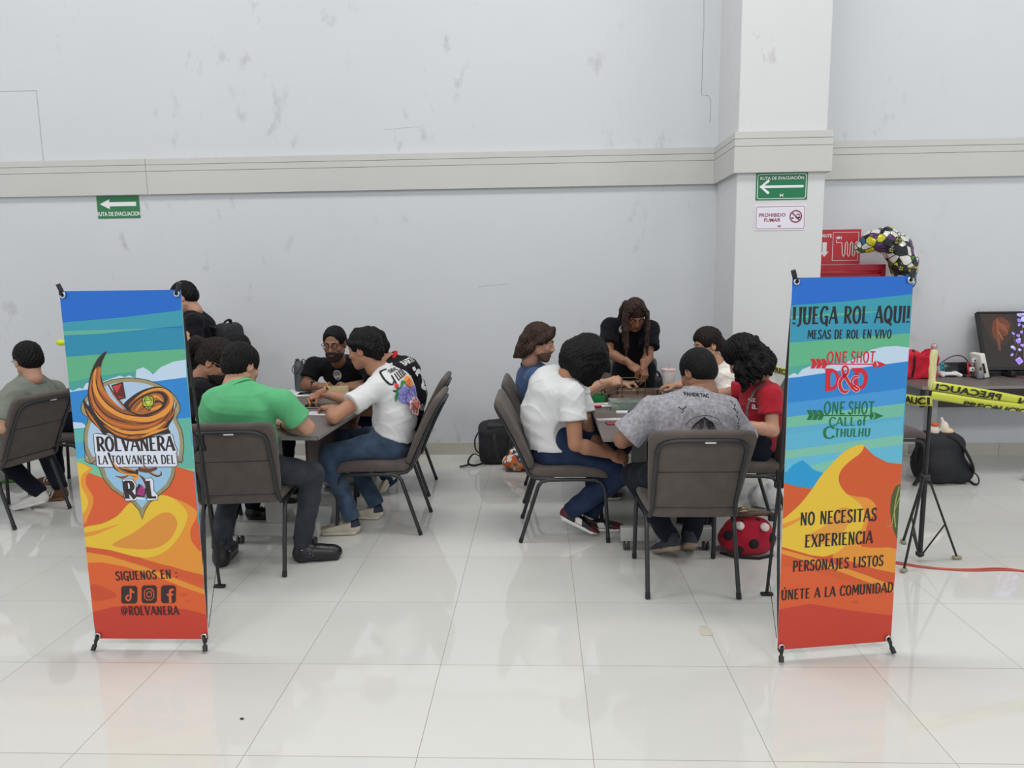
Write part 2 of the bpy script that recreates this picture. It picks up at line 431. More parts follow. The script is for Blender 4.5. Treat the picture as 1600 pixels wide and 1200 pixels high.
def shoe_mesh(kind):
    """Origin under the heel, y towards the toe, z up. Slots: upper, sole, trim."""
    if kind in SHOES: return SHOES[kind]
    S = SDF((-.06, -.02, 0), (.06, .30, .15), .004)
    if kind == 'boot':
        S.ell((0, .052, .045), (.040, .056, .05), k=0); S.ell((0, .17, .046), (.046, .095, .046), k=.04); S.ell((0, .225, .042), (.041, .052, .038), k=.03); S.ell((0, .11, .055), (.041, .07, .045), k=.04)
        S.cap((0, .055, .05), (0, .05, .15), .043, .045, k=.03)
        S.ecap((0, .035, .012), (0, .25, .012), (1, 0, 0), (.036, .013), (.041, .012), k=.006)
        S.rbox((0, .105, .002), (.05, .026, .010), r=.006, k=.004, op='s')
    else:
        S.ell((0, .058, .045), (.038, .058, .048), k=0); S.ell((0, .17, .038), (.044, .10, .038), k=.04); S.ell((0, .225, .034), (.043, .055, .030), k=.03)
        S.cap((0, .075, .06), (0, .055, .098), .040, .041, k=.03); S.cap((0, .11, .07), (0, .19, .058), .022, .022, k=.03)
        S.cut((0, 0, .104), (0, .25, 1))
        S.ecap((0, .04, .015), (0, .235, .015), (1, 0, 0), (.040, .018), (.047, .016), k=.004)
    S.cut((0, 0, .002), (0, 0, -1), k=.003)
    V, F = S.nets(); C = V[F].mean(1); ms = np.zeros(len(F), int)
    ms[C[:, 2] < (.026 if kind != 'boot' else .018)] = 1
    if kind == 'lowtop':
        ms[(C[:, 1] > .21) & (C[:, 2] > .026) & (C[:, 2] < .055)] = 2
        ms[(C[:, 1] < .045) & (C[:, 2] > .03)] = 2
        ms[(np.abs(C[:, 1]-.125+.4*(C[:, 2]-.05)) < .022) & (C[:, 2] > .030) & (C[:, 2] < .066)] = 3
    if kind == 'striped':
        for q in (.10, .125, .15): ms[(np.abs(C[:, 1]-q+.5*(C[:, 2]-.05)) < .006) & (C[:, 2] > .030)] = 2
    if kind == 'sneaker':
        ms[(np.abs(C[:, 1]-.03) < .028) & (C[:, 2] > .055)] = 2
        ms[(np.abs(C[:, 0]) < .018) & (C[:, 1] > .12) & (C[:, 1] < .20) & (C[:, 2] > .06) & (np.sin(C[:, 1]*420) > 0)] = 3
    mb = MB(); mb.add(V, F.tolist(), ms.tolist(), True)
    if kind == 'boot':
        for s in (1, -1):
            for (y, z) in ((.055, .085), (.10, .062), (.115, .05), (.09, .045)): mb.sphere((s*.0465, y, z), .005, 2, 8)
        mb.tube([(-.048, .10, .062), (-.03, .125, .094), (.03, .125, .094), (.048, .10, .062)], .006, 0, 8)
    if kind == 'sneaker':
        for j in range(5): mb.tube([(-.022, .115+.018*j, .083-.0045*j), (0, .12+.018*j, .0885-.0045*j), (.022, .115+.018*j, .083-.0045*j)], .0028, 3, 6)
    SHOES[kind] = mb; return mb
SKIN = {'tan': (164, 118, 92), 'brown': (136, 95, 72), 'light': (180, 137, 113), 'deep': (128, 88, 66)}
M_EYE = mat('eye_white', (225, 220, 215), .3); M_IRIS = mat('iris', (40, 26, 20), .2)
def skin_mats(k):
    c = SKIN[k]; l = (int(c[0]*.86), int(c[1]*.66), int(c[2]*.66))
    m = mat('skin_'+k, c, .55, var=(9, .10), bump=(160, .08))
    m.node_tree.nodes['Principled BSDF'].inputs['Subsurface Weight'].default_value = .08
    m.node_tree.nodes['Principled BSDF'].inputs['Subsurface Radius'].default_value = (.02, .008, .005)
    return [m, mat('lips_'+k, l, .5), M_EYE, M_IRIS]
def cloth(name, col, rough=.85, amp=.12, weave=420): return mat(name, col, rough, spec=.12, var=(14, amp), bump=(weave, .25), sheen=.04 if max(col) < 80 else .12)
def hair_mat(name, col): return mat(name, col, .55, spec=.16, var=(60, .45, (1, 1, .12)), bump=(130, .45, (1, 1, .10)))

class Person:
    """One figure: every joint is given in the world; garments are blended limb by limb."""
    def __init__(s, name_label, base, skin='tan', group=None):
        s.root = thing('person', name_label, 'person', (base[0], base[1], 0), 0, group); s.b = np.array((base[0], base[1], 0.0)); s.skin = skin
        s.body = MB(); s.side = None; s.bulk = 1.0
    def w(s, p): return np.array(p, float)-s.b
    eyes = False
    def pose(s, pelvis, neck, head, hf, hu=(0, 0, 1), hs=.95, yaw=None, sh=None, el=None, wr=None, hands=None, kn=None, an=None, toe=None,
             bulk=1.0, hunch=.03, shw=.185, hipw=.09, kind='man'):
        """hf/hu: where the face and the crown point; pairs are (left, right) of the person."""
        s.pelvis = s.w(pelvis); s.neck = s.w(neck); s.head = s.w(head); s.HM = frame(hf, hu); s.hs = hs; s.kind = kind; s.bulk = bulk
        f = np.array((math.cos(yaw), math.sin(yaw), 0)); s.f = f; s.rt = np.cross(f, (0, 0, 1.0))       # person's right
        ax = nrm(s.neck-s.pelvis); s.ax = ax; L = np.linalg.norm(s.neck-s.pelvis); s.L = L
        back = nrm(np.cross(ax, s.rt)); back = back if back @ f < 0 else -back; s.back = back
        s.mid = s.pelvis+ax*L*.40+back*hunch; s.chest = s.pelvis+ax*L*.74+back*hunch*.9
        if sh is None: sh = (neck-ax*.055-s.rt*shw-back*0, neck-ax*.055+s.rt*shw)
        s.sh = [s.w(q) for q in sh]
        s.el = [s.w(q) for q in el]; s.wr = [s.w(q) for q in wr]; s.hands = hands
        s.hip = [s.pelvis-s.rt*hipw, s.pelvis+s.rt*hipw]
        s.kn = [s.w(q) for q in kn] if kn else None; s.an = [s.w(q) for q in an] if an else None; s.toe = toe
        return s
    def make_body(s, h=.0065, sleeve_only=True):
        pts = [s.pelvis, s.neck, s.head]+s.sh+s.el+s.wr; lo = np.min(pts, 0)-.13; hi = np.max(pts, 0)+.13
        S = SDF(lo, hi, h); b = s.bulk; w = .92 if s.kind == 'woman' else 1.0
        S.ecap(s.pelvis, s.mid, s.rt, (.14*b, .10*b), (.125*b, .09*b), k=.03)
        S.ecap(s.mid, s.chest, s.rt, (.125*b, .09*b), (.14*b, .10*b), k=.04)
        S.ecap(s.chest, s.neck, s.rt, (.13*b, .085), (.05, .05), k=.04)
        hn = s.head+s.HM @ (np.array((0, -.026, -.09))*s.hs)
        S.cap(s.neck-s.ax*.02, hn, .060*w, .053*w*s.hs, k=.02)
        for i in (0, 1):
            S.cap(s.chest*.35+s.neck*.65, s.sh[i], .045, .050, k=.04)
            S.cap(s.sh[i], s.el[i], .049*w*(.6+.4*b), .041*w*(.6+.4*b), k=.02)
            m = s.el[i]*.72+s.wr[i]*.28
            S.cap(s.el[i], m, .040*w, .0425*w*(.7+.3*b), k=.012); S.cap(m, s.wr[i], .0425*w*(.7+.3*b), .0265*w, k=.012)
        S.into(s.body)
        V, F, ms = head_mesh(s.kind)
        if not s.eyes: F, ms = zip(*[(f, m_) for f, m_ in zip(F, ms) if m_ < 2])
        s.body.add((V*s.hs) @ s.HM.T+s.head, list(F), list(ms), True)
        s.tips = [None, None]
        for i in (0, 1):
            if not s.hands or s.hands[i] is None: continue
            pose, d, n = s.hands[i][:3]; V, F, tips = hand_mesh(pose); V = V.copy()*(.94 if s.kind == 'woman' else 1.0); Fl = F.tolist()
            y = nrm(d); z = np.array(n, float); z = nrm(z-y*(z@y)); x = np.cross(y, z); M = np.stack([x, y, z], 1)
            tp = [t[0].copy() for t in tips]
            if i == 0:
                V[:, 0] *= -1; Fl = F[:, ::-1].tolist()
                for t in tp: t[0] *= -1
            s.body.add(V @ M.T+s.wr[i], Fl, 0, True); s.tips[i] = [M @ t+s.wr[i] for t in tp]
        return s.body.build('body', skin_mats(s.skin), s.root)
    def shirt(s, m, sleeve=.62, sw=.070, hem=.05, h=.0075, loose=1.0, fold=.0035, name='shirt', collar=None, flare=.012, long_=False, seed=1.0, tilt=.55):
        pts = [s.pelvis, s.neck]+s.sh+s.el+(s.wr if long_ else []); lo = np.min(pts, 0)-.21; hi = np.max(pts, 0)+.16
        S = SDF(lo, hi, h); b = s.bulk*loose; wm = .9 if s.kind == 'woman' else 1.0
        a = s.pelvis-s.ax*hem
        S.ecap(a, s.mid, s.rt, (.178*b, .135*b), (.168*b*wm, .130*b), k=.03)
        S.ecap(s.mid, s.chest, s.rt, (.168*b*wm, .130*b), (.178*b*wm, .125*b), k=.05)
        S.ecap(s.chest, s.neck-s.ax*.035, s.rt, (.170*b*wm, .115*b), (.085, .070), k=.05)
        up = s.chest*.25+s.neck*.75
        for i in (0, 1):
            S.cap(up-s.ax*.03, s.sh[i], .060, .063*(.7+.3*b), k=.05)
            S.cap(s.neck-s.ax*.02, s.sh[i], .050, .052, k=.04)
            e = s.sh[i]+(s.el[i]-s.sh[i])*(1.0 if long_ else sleeve)
            d = nrm(s.el[i]-s.sh[i])
            S.cap(s.sh[i], e+d*(.0 if long_ else .04), .064*(.7+.3*b), sw+flare*.5, k=.035)
            if long_: S.cap(e, s.wr[i]-nrm(s.wr[i]-s.el[i])*.02, sw*.85, sw*.62, k=.02)
        S.cut(a+s.ax*.015+s.back*.11, nrm(-s.ax-s.back*tilt), c=a+s.back*.11+nrm(-s.ax-s.back*tilt)*.30, rad=.50) if hem is not None else None
        def fn(X, Y, Z):
            t = (X-s.pelvis[0])*s.ax[0]+(Y-s.pelvis[1])*s.ax[1]+(Z-s.pelvis[2])*s.ax[2]
            low = np.clip(1.15-t/(s.L*.9), .25, 1)
            q = np.sin(t*72+3.0*np.sin(9*(X*s.rt[0]+Y*s.rt[1])+seed)+2*np.sin(11*(X*s.f[0]+Y*s.f[1])+seed*2))
            r1 = 1-np.abs(np.sin(46*(.55*X+.35*Y+.75*Z)+2.6*np.sin(8*X-5*Z+seed)+2.2*np.sin(9*Y+seed*3)))
            r2 = 1-np.abs(np.sin(40*(-.5*X+.6*Y+.62*Z)+2.4*np.sin(9*X+4*Z+seed*2)+2.0*np.sin(7*Y-6*Z+seed)))
            mask = .5+.5*np.sin(9*X+7*Y+11*Z+seed*4)
            return fold*(wob(X, Y, Z, 15, seed)*.55-q*low*.5-(r1**3*mask+r2**3*(1-mask))*1.7)
        S.disp(fn)
        if not long_:
            for i in (0, 1):
                d = nrm(s.el[i]-s.sh[i]); e = s.sh[i]+(s.el[i]-s.sh[i])*sleeve
                S.cut(e, d, c=e+d*.10, rad=.135, k=.004)
        V, F = S.nets(); mb = MB(); mb.add(V, F.tolist(), 0, True)
        if not long_:       # hem bands round the sleeve ends
            pass
        o = mb.build(name, m if isinstance(m, list) else [m], s.root)
        s.shirt_bvh = BVHTree.FromPolygons([tuple(v) for v in V], [tuple(map(int, f)) for f in F])
        if collar is not None:
            c = MB(); ring = []
            U = nrm(s.head+s.HM @ np.array((0, -.03, -.10))-s.neck); U = nrm(U+s.ax)
            X = nrm(s.rt-U*(s.rt@U)); Yv = np.cross(U, X)
            for k in range(28):
                an = 2*PI*k/28; p = s.neck-s.ax*.012+U*(.014 if collar[1] > .014 else 0)+X*math.cos(an)*.073+Yv*math.sin(an)*.068+U*(.008+.012*math.sin(an)*(1 if Yv@s.back > 0 else -1))
                ring.append(p)
            c.tube(ring, collar[1], 0, 8, closed=True, flat=(1.0, .55)); c.build('collar', [collar[0]], s.root)
        return o
    def pants(s, m, h=.009, wide=1.0, name='trousers', hemlen=.03, fold=.004, belt=None, seed=2.0):
        pts = [s.pelvis]+s.hip+s.kn+s.an; S = SDF(np.min(pts, 0)-.2, np.max(pts, 0)+.2, h); b = (.6+.4*s.bulk)*wide
        S.ecap(s.pelvis-s.ax*.04, s.pelvis+s.ax*.055, s.rt, (.165*s.bulk, .125*s.bulk), (.16*s.bulk, .118*s.bulk), k=.03)
        for i in (0, 1):
            S.cap(s.hip[i], s.kn[i], .090*b, .066*b, k=.04)
            c = s.kn[i]*.65+s.an[i]*.35
            S.cap(s.kn[i], c, .064*b, .062*b, k=.02); S.cap(c, s.an[i], .062*b, .052*b, k=.02)
        S.disp(lambda X, Y, Z: fold*(wob(X, Y, Z, 30, seed)+.5*np.sin(60*Z+4*np.sin(14*X+seed)+4*np.sin(13*Y))))
        for i in (0, 1):
            d = nrm(s.an[i]-s.kn[i]); S.cut(s.an[i]+d*hemlen, d, c=s.an[i]+d*(hemlen+.08), rad=.11, k=.004)
        mb = MB(); S.into(mb); return mb.build(name, [m], s.root)
    def shoes(s, kind, mats, sock=None, lift=(0, 0), which=(0, 1), name='shoe', roll=(0, 0), scale=1.0):
        for i in which:
            f3 = np.array(s.toe[i], float); M = frame(f3, (0, 0, 1))
            src = shoe_mesh(kind); V = np.concatenate(src.v)*scale
            if abs(f3[2]) > .01:
                pass
            an = s.an[i]
            off = M @ (np.array((0, .058, .095))*scale)
            W = V @ M.T+(an-off)
            # stand on the floor: lowest point at z=0
            dz = -W[:, 2].min()+lift[i]; W[:, 2] += dz+.001
            mb = MB(); mb.add(W, src.f, src.m, True); mb.s = list(src.s)
            o = mb.build(name, mats, s.root)
            if sock:
                c = MB(); a = an-off+M @ np.array((0, .058, .085))+np.array((0, 0, dz)); c.tube([a, a*.5+an*.5+np.array((0, 0, .02)), an+nrm(s.kn[i]-an)*.08], .037, 0, 14); c.build('sock', [sock], s.root)
    def hair(s, fn, m, h=.0042, lo=(-.14, -.16, -.16), hi=(.14, .14, .17), name='hair', strand=.0013, freq=26, tuft=.0022):
        """fn(S, g) adds locks in head coordinates; g is the direction of gravity there."""
        S = SDF(lo, hi, h); g = s.HM.T @ np.array((0, 0, -1.0)); fn(S, g)
        X, Y, Z = S.grid(); ph = np.arctan2(X, Y+.012)
        S.g = (S.g+tuft*wob(X, Y, Z, 210, 1.0)+strand*np.sin(freq*ph+9*np.sin(18*Z)+3*np.sin(40*Y))*np.clip(1-np.abs(S.g)/.03, 0, 1)).astype(np.float32)
        mb = MB(); S.into(mb, M=s.HM*s.hs, t=s.head); return mb.build(name, [m], s.root)
    def brows(s, m, th=.0042):
        for q in (1, -1):
            mb = MB(); mb.tube([s.head+s.HM @ (np.array(p)*s.hs) for p in ((q*.012, .0955, .026), (q*.03, .0885, .0315), (q*.047, .074, .028))], [th, th, th*.5], 0, 6, flat=(1, .7))
            mb.build('eyebrow', [m], s.root)
    def beard(s, m, full=True, h=.0036):
        S = SDF((-.08, -.02, -.15), (.08, .12, .0), h)
        S.ell((0, .028, -.030), (.0610, .0630, .079), k=0); S.ell((0, .051, -.073), (.0455, .0445, .0415), k=.03); S.ell((0, .0755, -.1015), (.0235, .0215, .0195), k=.02)
        for q in (1, -1): S.cap((q*.053, .008, -.055), (q*.032, .064, -.098), .0205, .0148, k=.03)
        S.ell((0, .084, -.058), (.031, .0190, .0208), k=.018)
        S.cut((0, .045, -.056), (0, -.62, 1), k=.002) if full else S.cut((0, .03, -.075), (0, 0, 1), k=.002)
        S.ell((0, .100, -.0600), (.021, .016, .0085), k=.004, op='s')
        if full:
            S2 = [(-.028, .090, -.054), (-.010, .1015, -.0445), (.010, .1015, -.0445), (.028, .090, -.054)]
            S.chain(S2, [.0055, .0065, .0065, .0055], k=.004)
        S.cut((0, .005, 0), (0, -1, 0), k=.002)
        S.disp(lambda X, Y, Z: .0012*np.sin(300*X)*np.sin(260*Z))
        mb = MB(); S.into(mb, M=s.HM*s.hs, t=s.head); mb.build('beard', [m], s.root)
    def glasses(s, m, lens=None, r=.0016):
        mb = MB(); T = lambda p: s.head+s.HM @ (np.array(p)*s.hs)
        for q in (1, -1):
            ring = []
            for k in range(18):
                an = 2*PI*k/18; ring.append(T((q*.031+.023*math.copysign(abs(math.cos(an))**.7, math.cos(an)), .105-.15*abs(.023*math.cos(an)+q*.0), .004+.0165*math.copysign(abs(math.sin(an))**.7, math.sin(an)))))
            mb.tube(ring, r, 0, 6, closed=True)
            mb.tube([T((q*.054, .103, .010)), T((q*.076, .08, .012)), T((q*.081, .0, .012)), T((q*.080, -.02, -.002))], r, 0, 6)
        mb.tube([T((-.009, .106, .008)), T((0, .110, .010)), T((.009, .106, .008))], r, 0, 6)
        mb.build('eyeglasses', [m], s.root)
    def band(s, i, m, t=.12, wid=.02, rad=.032, name='wristband', dial=None):
        d = nrm(s.wr[i]-s.el[i]); c = s.wr[i]-d*t*.25; mb = MB()
        X = nrm(np.cross(d, (0, 0, 1.0))); Yv = np.cross(d, X)
        rings = [c+d*(k-.5)*wid for k in (0, .25, .5, .75, 1)]
        vs = []; fs = []
        for j, q in enumerate(rings):
            for k in range(20):
                an = 2*PI*k/20; vs.append(q+(X*math.cos(an)+Yv*math.sin(an))*(rad+.0015*math.sin(PI*j/4)))
        for j in range(4):
            for k in range(20): fs.append((j*20+k, j*20+(k+1) % 20, (j+1)*20+(k+1) % 20, (j+1)*20+k))
        mb.add(vs, fs, 0, True)
        if dial is not None:
            n = nrm(dial); n = nrm(n-d*(n@d)); ax = Matrix(np.stack([np.cross(n, d), d, n], 1).tolist())
            mb.lathe([(0, .010), (.019, .010), (.021, .006), (.021, -.004)], c+n*rad, 0, 20, axis=ax)
        mb.build(name, [m], s.root)
    def decal(s, name, C, N, up, polys, mats, off=.003, sub=.012, label=None):
        """Print polygons onto the shirt: polys = [(2D verts, faces, slot)] in metres around C."""
        C = s.w(C); N = nrm(N); U = np.array(up, float); U = nrm(U-N*(U@N)); X = np.cross(U, N); mb = MB()
        for li, (vs, fs, mi) in enumerate(polys):
            bm = bmesh.new(); bv = [bm.verts.new((float(v[0]), float(v[1]), 0)) for v in vs]
            for f in fs:
                try: bm.faces.new([bv[i] for i in f])
                except ValueError: pass
            bmesh.ops.triangulate(bm, faces=bm.faces[:])
            for _ in range(3):
                ed = [e for e in bm.edges if e.calc_length() > sub]
                if not ed: break
                bmesh.ops.subdivide_edges(bm, edges=ed, cuts=1); bmesh.ops.triangulate(bm, faces=bm.faces[:])
            out = []; ok = []
            for v in bm.verts:
                p = C+X*v.co.x+U*v.co.y
                hit = s.shirt_bvh.ray_cast(Vector(p+N*.25), Vector(-N), .6)
                if hit[0] is None: out.append(p); ok.append(False)
                else: out.append(np.array(hit[0])+N*(off+.0006*li)); ok.append(True)
            bm.verts.index_update()
            ff = [[v.index for v in f.verts] for f in bm.faces if all(ok[v.index] for v in f.verts)]
            ff = [f for f in ff if max(np.linalg.norm(out[f[a]]-out[f[a-1]]) for a in range(3)) < .06]
            bm.free()
            if ff: mb.add(out, ff, mi, True)
        if mb.n: return mb.build(name, mats, s.root, label)
def ellipse2(cx, cy, rx, ry, n=20, rot=0.0):
    return [(cx+rx*math.cos(2*PI*k/n)*math.cos(rot)-ry*math.sin(2*PI*k/n)*math.sin(rot), cy+rx*math.cos(2*PI*k/n)*math.sin(rot)+ry*math.sin(2*PI*k/n)*math.cos(rot)) for k in range(n)]
def P1(pts, mi): return (pts, [tuple(range(len(pts)))], mi)
def stroke2(pts, w, mi, n=4, smooth=True):
    """Ribbon of width w (number or per-point list) along 2D points."""
    pts = [np.array(p, float) for p in pts]; ws = list(w) if isinstance(w, (list, tuple)) else [w]*len(pts)
    if smooth and len(pts) > 2:
        ws = np.interp(np.linspace(0, len(ws)-1, (len(pts)-1)*n+1), range(len(ws)), ws).tolist(); pts = catmull(pts, n)
    L = []; Rr = []
    for i, p in enumerate(pts):
        t = pts[min(i+1, len(pts)-1)]-pts[max(i-1, 0)]; t = t/(np.linalg.norm(t)+1e-12); nn = np.array((-t[1], t[0]))
        L.append(p+nn*ws[i]/2); Rr.append(p-nn*ws[i]/2)
    m = len(pts); return (L+Rr, [(i, m+i, m+i+1, i+1) for i in range(m-1)], mi)
def txt2(t, size, cx, cy, mi, bold=0.0, xs=1.0, rot=0.0, align='CENTER'):
    v, f = text_polys(t, size, bold, xs, align)
    v = np.array([(x*math.cos(rot)-y*math.sin(rot)+cx, x*math.sin(rot)+y*math.cos(rot)+cy) for x, y in v]).reshape(-1, 2); return (v, f, mi)
# ---- hair styles in head coordinates
def face_open(S, top=.057, ear=True):
    S.ell((0, .130, top-.092), (.14, .080, .092), k=.008, op='s')
    if ear:
        for q in (1, -1): S.ell((q*.095, .022, -.050), (.045, .048, .058), k=.008, op='s')
def hair_short(S, g, vol=1.0, nape=-.055, fringe=.0):
    S.ell((0, -.014, .040), (.084*vol, .104*vol, .094*vol), k=0)
    S.ell((0, -.055, -.010), (.074, .060, .062), k=.03)
    S.ell((0, .118, -.035+fringe), (.085, .066, .098), k=.008, op='s')
    for q in (1, -1): S.ell((q*.088, .022, -.038), (.034, .046, .050), k=.008, op='s')
    S.cut((0, 0, nape), (0, .25, -1), k=.006)
# ================================================================== the hall
FLOOR_X0, FLOOR_Y0, TILE = -1.62883, 3.44841, .6
def wall_material(name, col, stain=.16, seed=0.0):
    m = bpy.data.materials.new(name); m.use_nodes = True; nt = m.node_tree; b = nt.nodes['Principled BSDF']; N = nt.nodes.new; K = nt.links.new
    b.inputs['Roughness'].default_value = .62; b.inputs['Specular IOR Level'].default_value = .3
    tc = N('ShaderNodeTexCoord'); c = rgb(*col)
    mp = N('ShaderNodeMapping'); mp.inputs['Location'].default_value = (seed, seed*2, 0); K(tc.outputs['Object'], mp.inputs[0])
    n1 = N('ShaderNodeTexNoise'); n1.inputs['Scale'].default_value = .9; n1.inputs['Detail'].default_value = 4; K(mp.outputs[0], n1.inputs['Vector'])
    mx = N('ShaderNodeMix'); mx.data_type = 'RGBA'; mx.inputs[6].default_value = tuple(v*.965 for v in c[:3])+(1,); mx.inputs[7].default_value = tuple(min(1, v*1.03) for v in c[:3])+(1,)
    K(n1.outputs[0], mx.inputs[0])
    # scuffs: sparse dark smudges, streaked downwards
    mp2 = N('ShaderNodeMapping'); mp2.inputs['Scale'].default_value = (1, 1, .55); mp2.inputs['Rotation'].default_value = (0, .35, 0); mp2.inputs['Location'].default_value = (seed, 0, seed); K(tc.outputs['Object'], mp2.inputs[0])
    n2 = N('ShaderNodeTexNoise'); n2.inputs['Scale'].default_value = 7.5; n2.inputs['Detail'].default_value = 6; n2.inputs['Roughness'].default_value = .6; K(mp2.outputs[0], n2.inputs['Vector'])
    n3 = N('ShaderNodeTexNoise'); n3.inputs['Scale'].default_value = 1.1; n3.inputs['Detail'].default_value = 2; K(mp2.outputs[0], n3.inputs['Vector'])
    r2 = N('ShaderNodeMapRange'); r2.inputs[1].default_value = .60; r2.inputs[2].default_value = .78; K(n2.outputs[0], r2.inputs[0])
    r3 = N('ShaderNodeMapRange'); r3.inputs[1].default_value = .48; r3.inputs[2].default_value = .62; K(n3.outputs[0], r3.inputs[0])
    mu = N('ShaderNodeMath'); mu.operation = 'MULTIPLY'; K(r2.outputs[0], mu.inputs[0]); K(r3.outputs[0], mu.inputs[1])
    m2 = N('ShaderNodeMath'); m2.operation = 'MULTIPLY'; m2.inputs[1].default_value = stain*2.2; K(mu.outputs[0], m2.inputs[0])
    mz = N('ShaderNodeMix'); mz.data_type = 'RGBA'; K(m2.outputs[0], mz.inputs[0]); K(mx.outputs[2], mz.inputs[6]); mz.inputs[7].default_value = rgb(120, 118, 112)
    K(mz.outputs[2], b.inputs['Base Color'])
    n4 = N('ShaderNodeTexNoise'); n4.inputs['Scale'].default_value = 2.2; n4.inputs['Detail'].default_value = 7; K(tc.outputs['Object'], n4.inputs['Vector'])
    bp = N('ShaderNodeBump'); bp.inputs['Strength'].default_value = .25; bp.inputs['Distance'].default_value = .02; K(n4.outputs[0], bp.inputs['Height']); K(bp.outputs[0], b.inputs['Normal'])
    return m
def floor_material():
    m = bpy.data.materials.new('polished_tile'); m.use_nodes = True; nt = m.node_tree; b = nt.nodes['Principled BSDF']; N = nt.nodes.new; K = nt.links.new
    def M(op, a, c=None):
        n = N('ShaderNodeMath'); n.operation = op
        for i, q in enumerate((a, c)):
            if q is None: continue
            if isinstance(q, (int, float)): n.inputs[i].default_value = q
            else: K(q, n.inputs[i])
        return n.outputs[0]
    tc = N('ShaderNodeTexCoord'); sx = N('ShaderNodeSeparateXYZ'); K(tc.outputs['Object'], sx.inputs[0])
    lines = []; cells = []
    for ax, o in ((0, FLOOR_X0), (1, FLOOR_Y0)):
        t = M('DIVIDE', M('SUBTRACT', sx.outputs[ax], o), TILE)
        fl = M('FLOOR', t); fr = M('SUBTRACT', t, fl); cells.append(fl)
        lines.append(M('MINIMUM', fr, M('SUBTRACT', 1.0, fr)))
    ln = M('LESS_THAN', M('MINIMUM', lines[0], lines[1]), .0021)
    cb = N('ShaderNodeCombineXYZ'); K(cells[0], cb.inputs[0]); K(cells[1], cb.inputs[1])
    wn = N('ShaderNodeTexWhiteNoise'); wn.noise_dimensions = '3D'; K(cb.outputs[0], wn.inputs['Vector'])
    n1 = N('ShaderNodeTexNoise'); n1.inputs['Scale'].default_value = 2.5; n1.inputs['Detail'].default_value = 5; K(tc.outputs['Object'], n1.inputs['Vector'])
    fac = M('ADD', M('MULTIPLY', wn.outputs['Value'], .5), M('MULTIPLY', n1.outputs[0], .5))
    mx = N('ShaderNodeMix'); mx.data_type = 'RGBA'; mx.inputs[6].default_value = rgb(203, 203, 199); mx.inputs[7].default_value = rgb(214, 213, 209); K(fac, mx.inputs[0])
    mg = N('ShaderNodeMix'); mg.data_type = 'RGBA'; K(ln, mg.inputs[0]); K(mx.outputs[2], mg.inputs[6]); mg.inputs[7].default_value = rgb(150, 143, 132)
    K(mg.outputs[2], b.inputs['Base Color'])
    rr = M('ADD', .045, M('MULTIPLY', ln, .5)); K(rr, b.inputs['Roughness'])
    b.inputs['Specular IOR Level'].default_value = .5; b.inputs['IOR'].default_value = 1.55
    # every tile lies a hair off level, so reflections break at the joints
    geo = N('ShaderNodeNewGeometry'); vs = N('ShaderNodeVectorMath'); vs.operation = 'SUBTRACT'; K(wn.outputs['Color'], vs.inputs[0]); vs.inputs[1].default_value = (.5, .5, .5)
    vm = N('ShaderNodeVectorMath'); vm.operation = 'MULTIPLY'; K(vs.outputs[0], vm.inputs[0]); vm.inputs[1].default_value = (.007, .007, 0)
    va = N('ShaderNodeVectorMath'); va.operation = 'ADD'; K(geo.outputs['Normal'], va.inputs[0]); K(vm.outputs[0], va.inputs[1])
    vn = N('ShaderNodeVectorMath'); vn.operation = 'NORMALIZE'; K(va.outputs[0], vn.inputs[0]); K(vn.outputs[0], b.inputs['Normal'])
    return m
M_WALL = wall_material('painted_plaster', (206, 209, 213), .20); M_PIL = wall_material('pillar_plaster', (211, 212, 213), .28, 3.3)
M_BAND = mat('band_paint', (196, 196, 193), .6, spec=.3, var=(1.6, .03), bump=(5, .08)); M_GROOVE = mat('groove_dark', (96, 95, 92), .8)
M_BASE = mat('skirting_tile', (186, 184, 174), .3, var=(3, .04)); M_CRACK = mat('hairline_crack', (158, 158, 160), .9)
M_CEIL = mat('ceiling_paint', (205, 205, 203), .8)
WALL_Y, RWALL_Y = 6.58, 6.43
def struct(mb, name, mats): o = mb.build(name, mats); o['kind'] = 'structure'; return o
f = MB(); f.box((0, 1.2, -.05), (18, 12.4, .1)); struct(f, 'floor', [floor_material()])
w = MB(); w.box((-3.72, WALL_Y+.1, 3.5), (10.6, .2, 7.0))
w.box((-4.45+.0, WALL_Y-.0005, 3.02), (.004, .002, .62), mi=1); w.box((-6.2, WALL_Y-.0005, 3.33), (3.5, .002, .004), mi=1)
cr = [(1.418, 4.1), (1.416, 3.9), (1.421, 3.7), (1.413, 3.5), (1.416, 3.3), (1.412, 3.16), (1.47, 3.155), (1.492, 3.12), (1.495, 3.0), (1.488, 2.93)]
w.tube([(x, WALL_Y-.0002, z) for x, z in cr], .0022, 1, 4)
for (x, z, L) in ((-1.35, 2.93, .32), (-.55, 1.55, .28)): w.tube([(x, WALL_Y, z), (x+L*.5, WALL_Y, z+.012), (x+L, WALL_Y, z+.02)], .0012, 1, 4)
struct(w, 'wall_back', [M_WALL, M_CRACK])
w = MB(); w.box((5.6, RWALL_Y+.1, 3.5), (6.8, .2, 7.0)); struct(w, 'wall_right', [M_WALL])
w = MB(); w.box(((1.565+2.25)/2, 6.28, 3.5), (2.25-1.565, .7, 7.0), bevel=.008, smooth=False); struct(w, 'wall_pillar', [M_PIL])
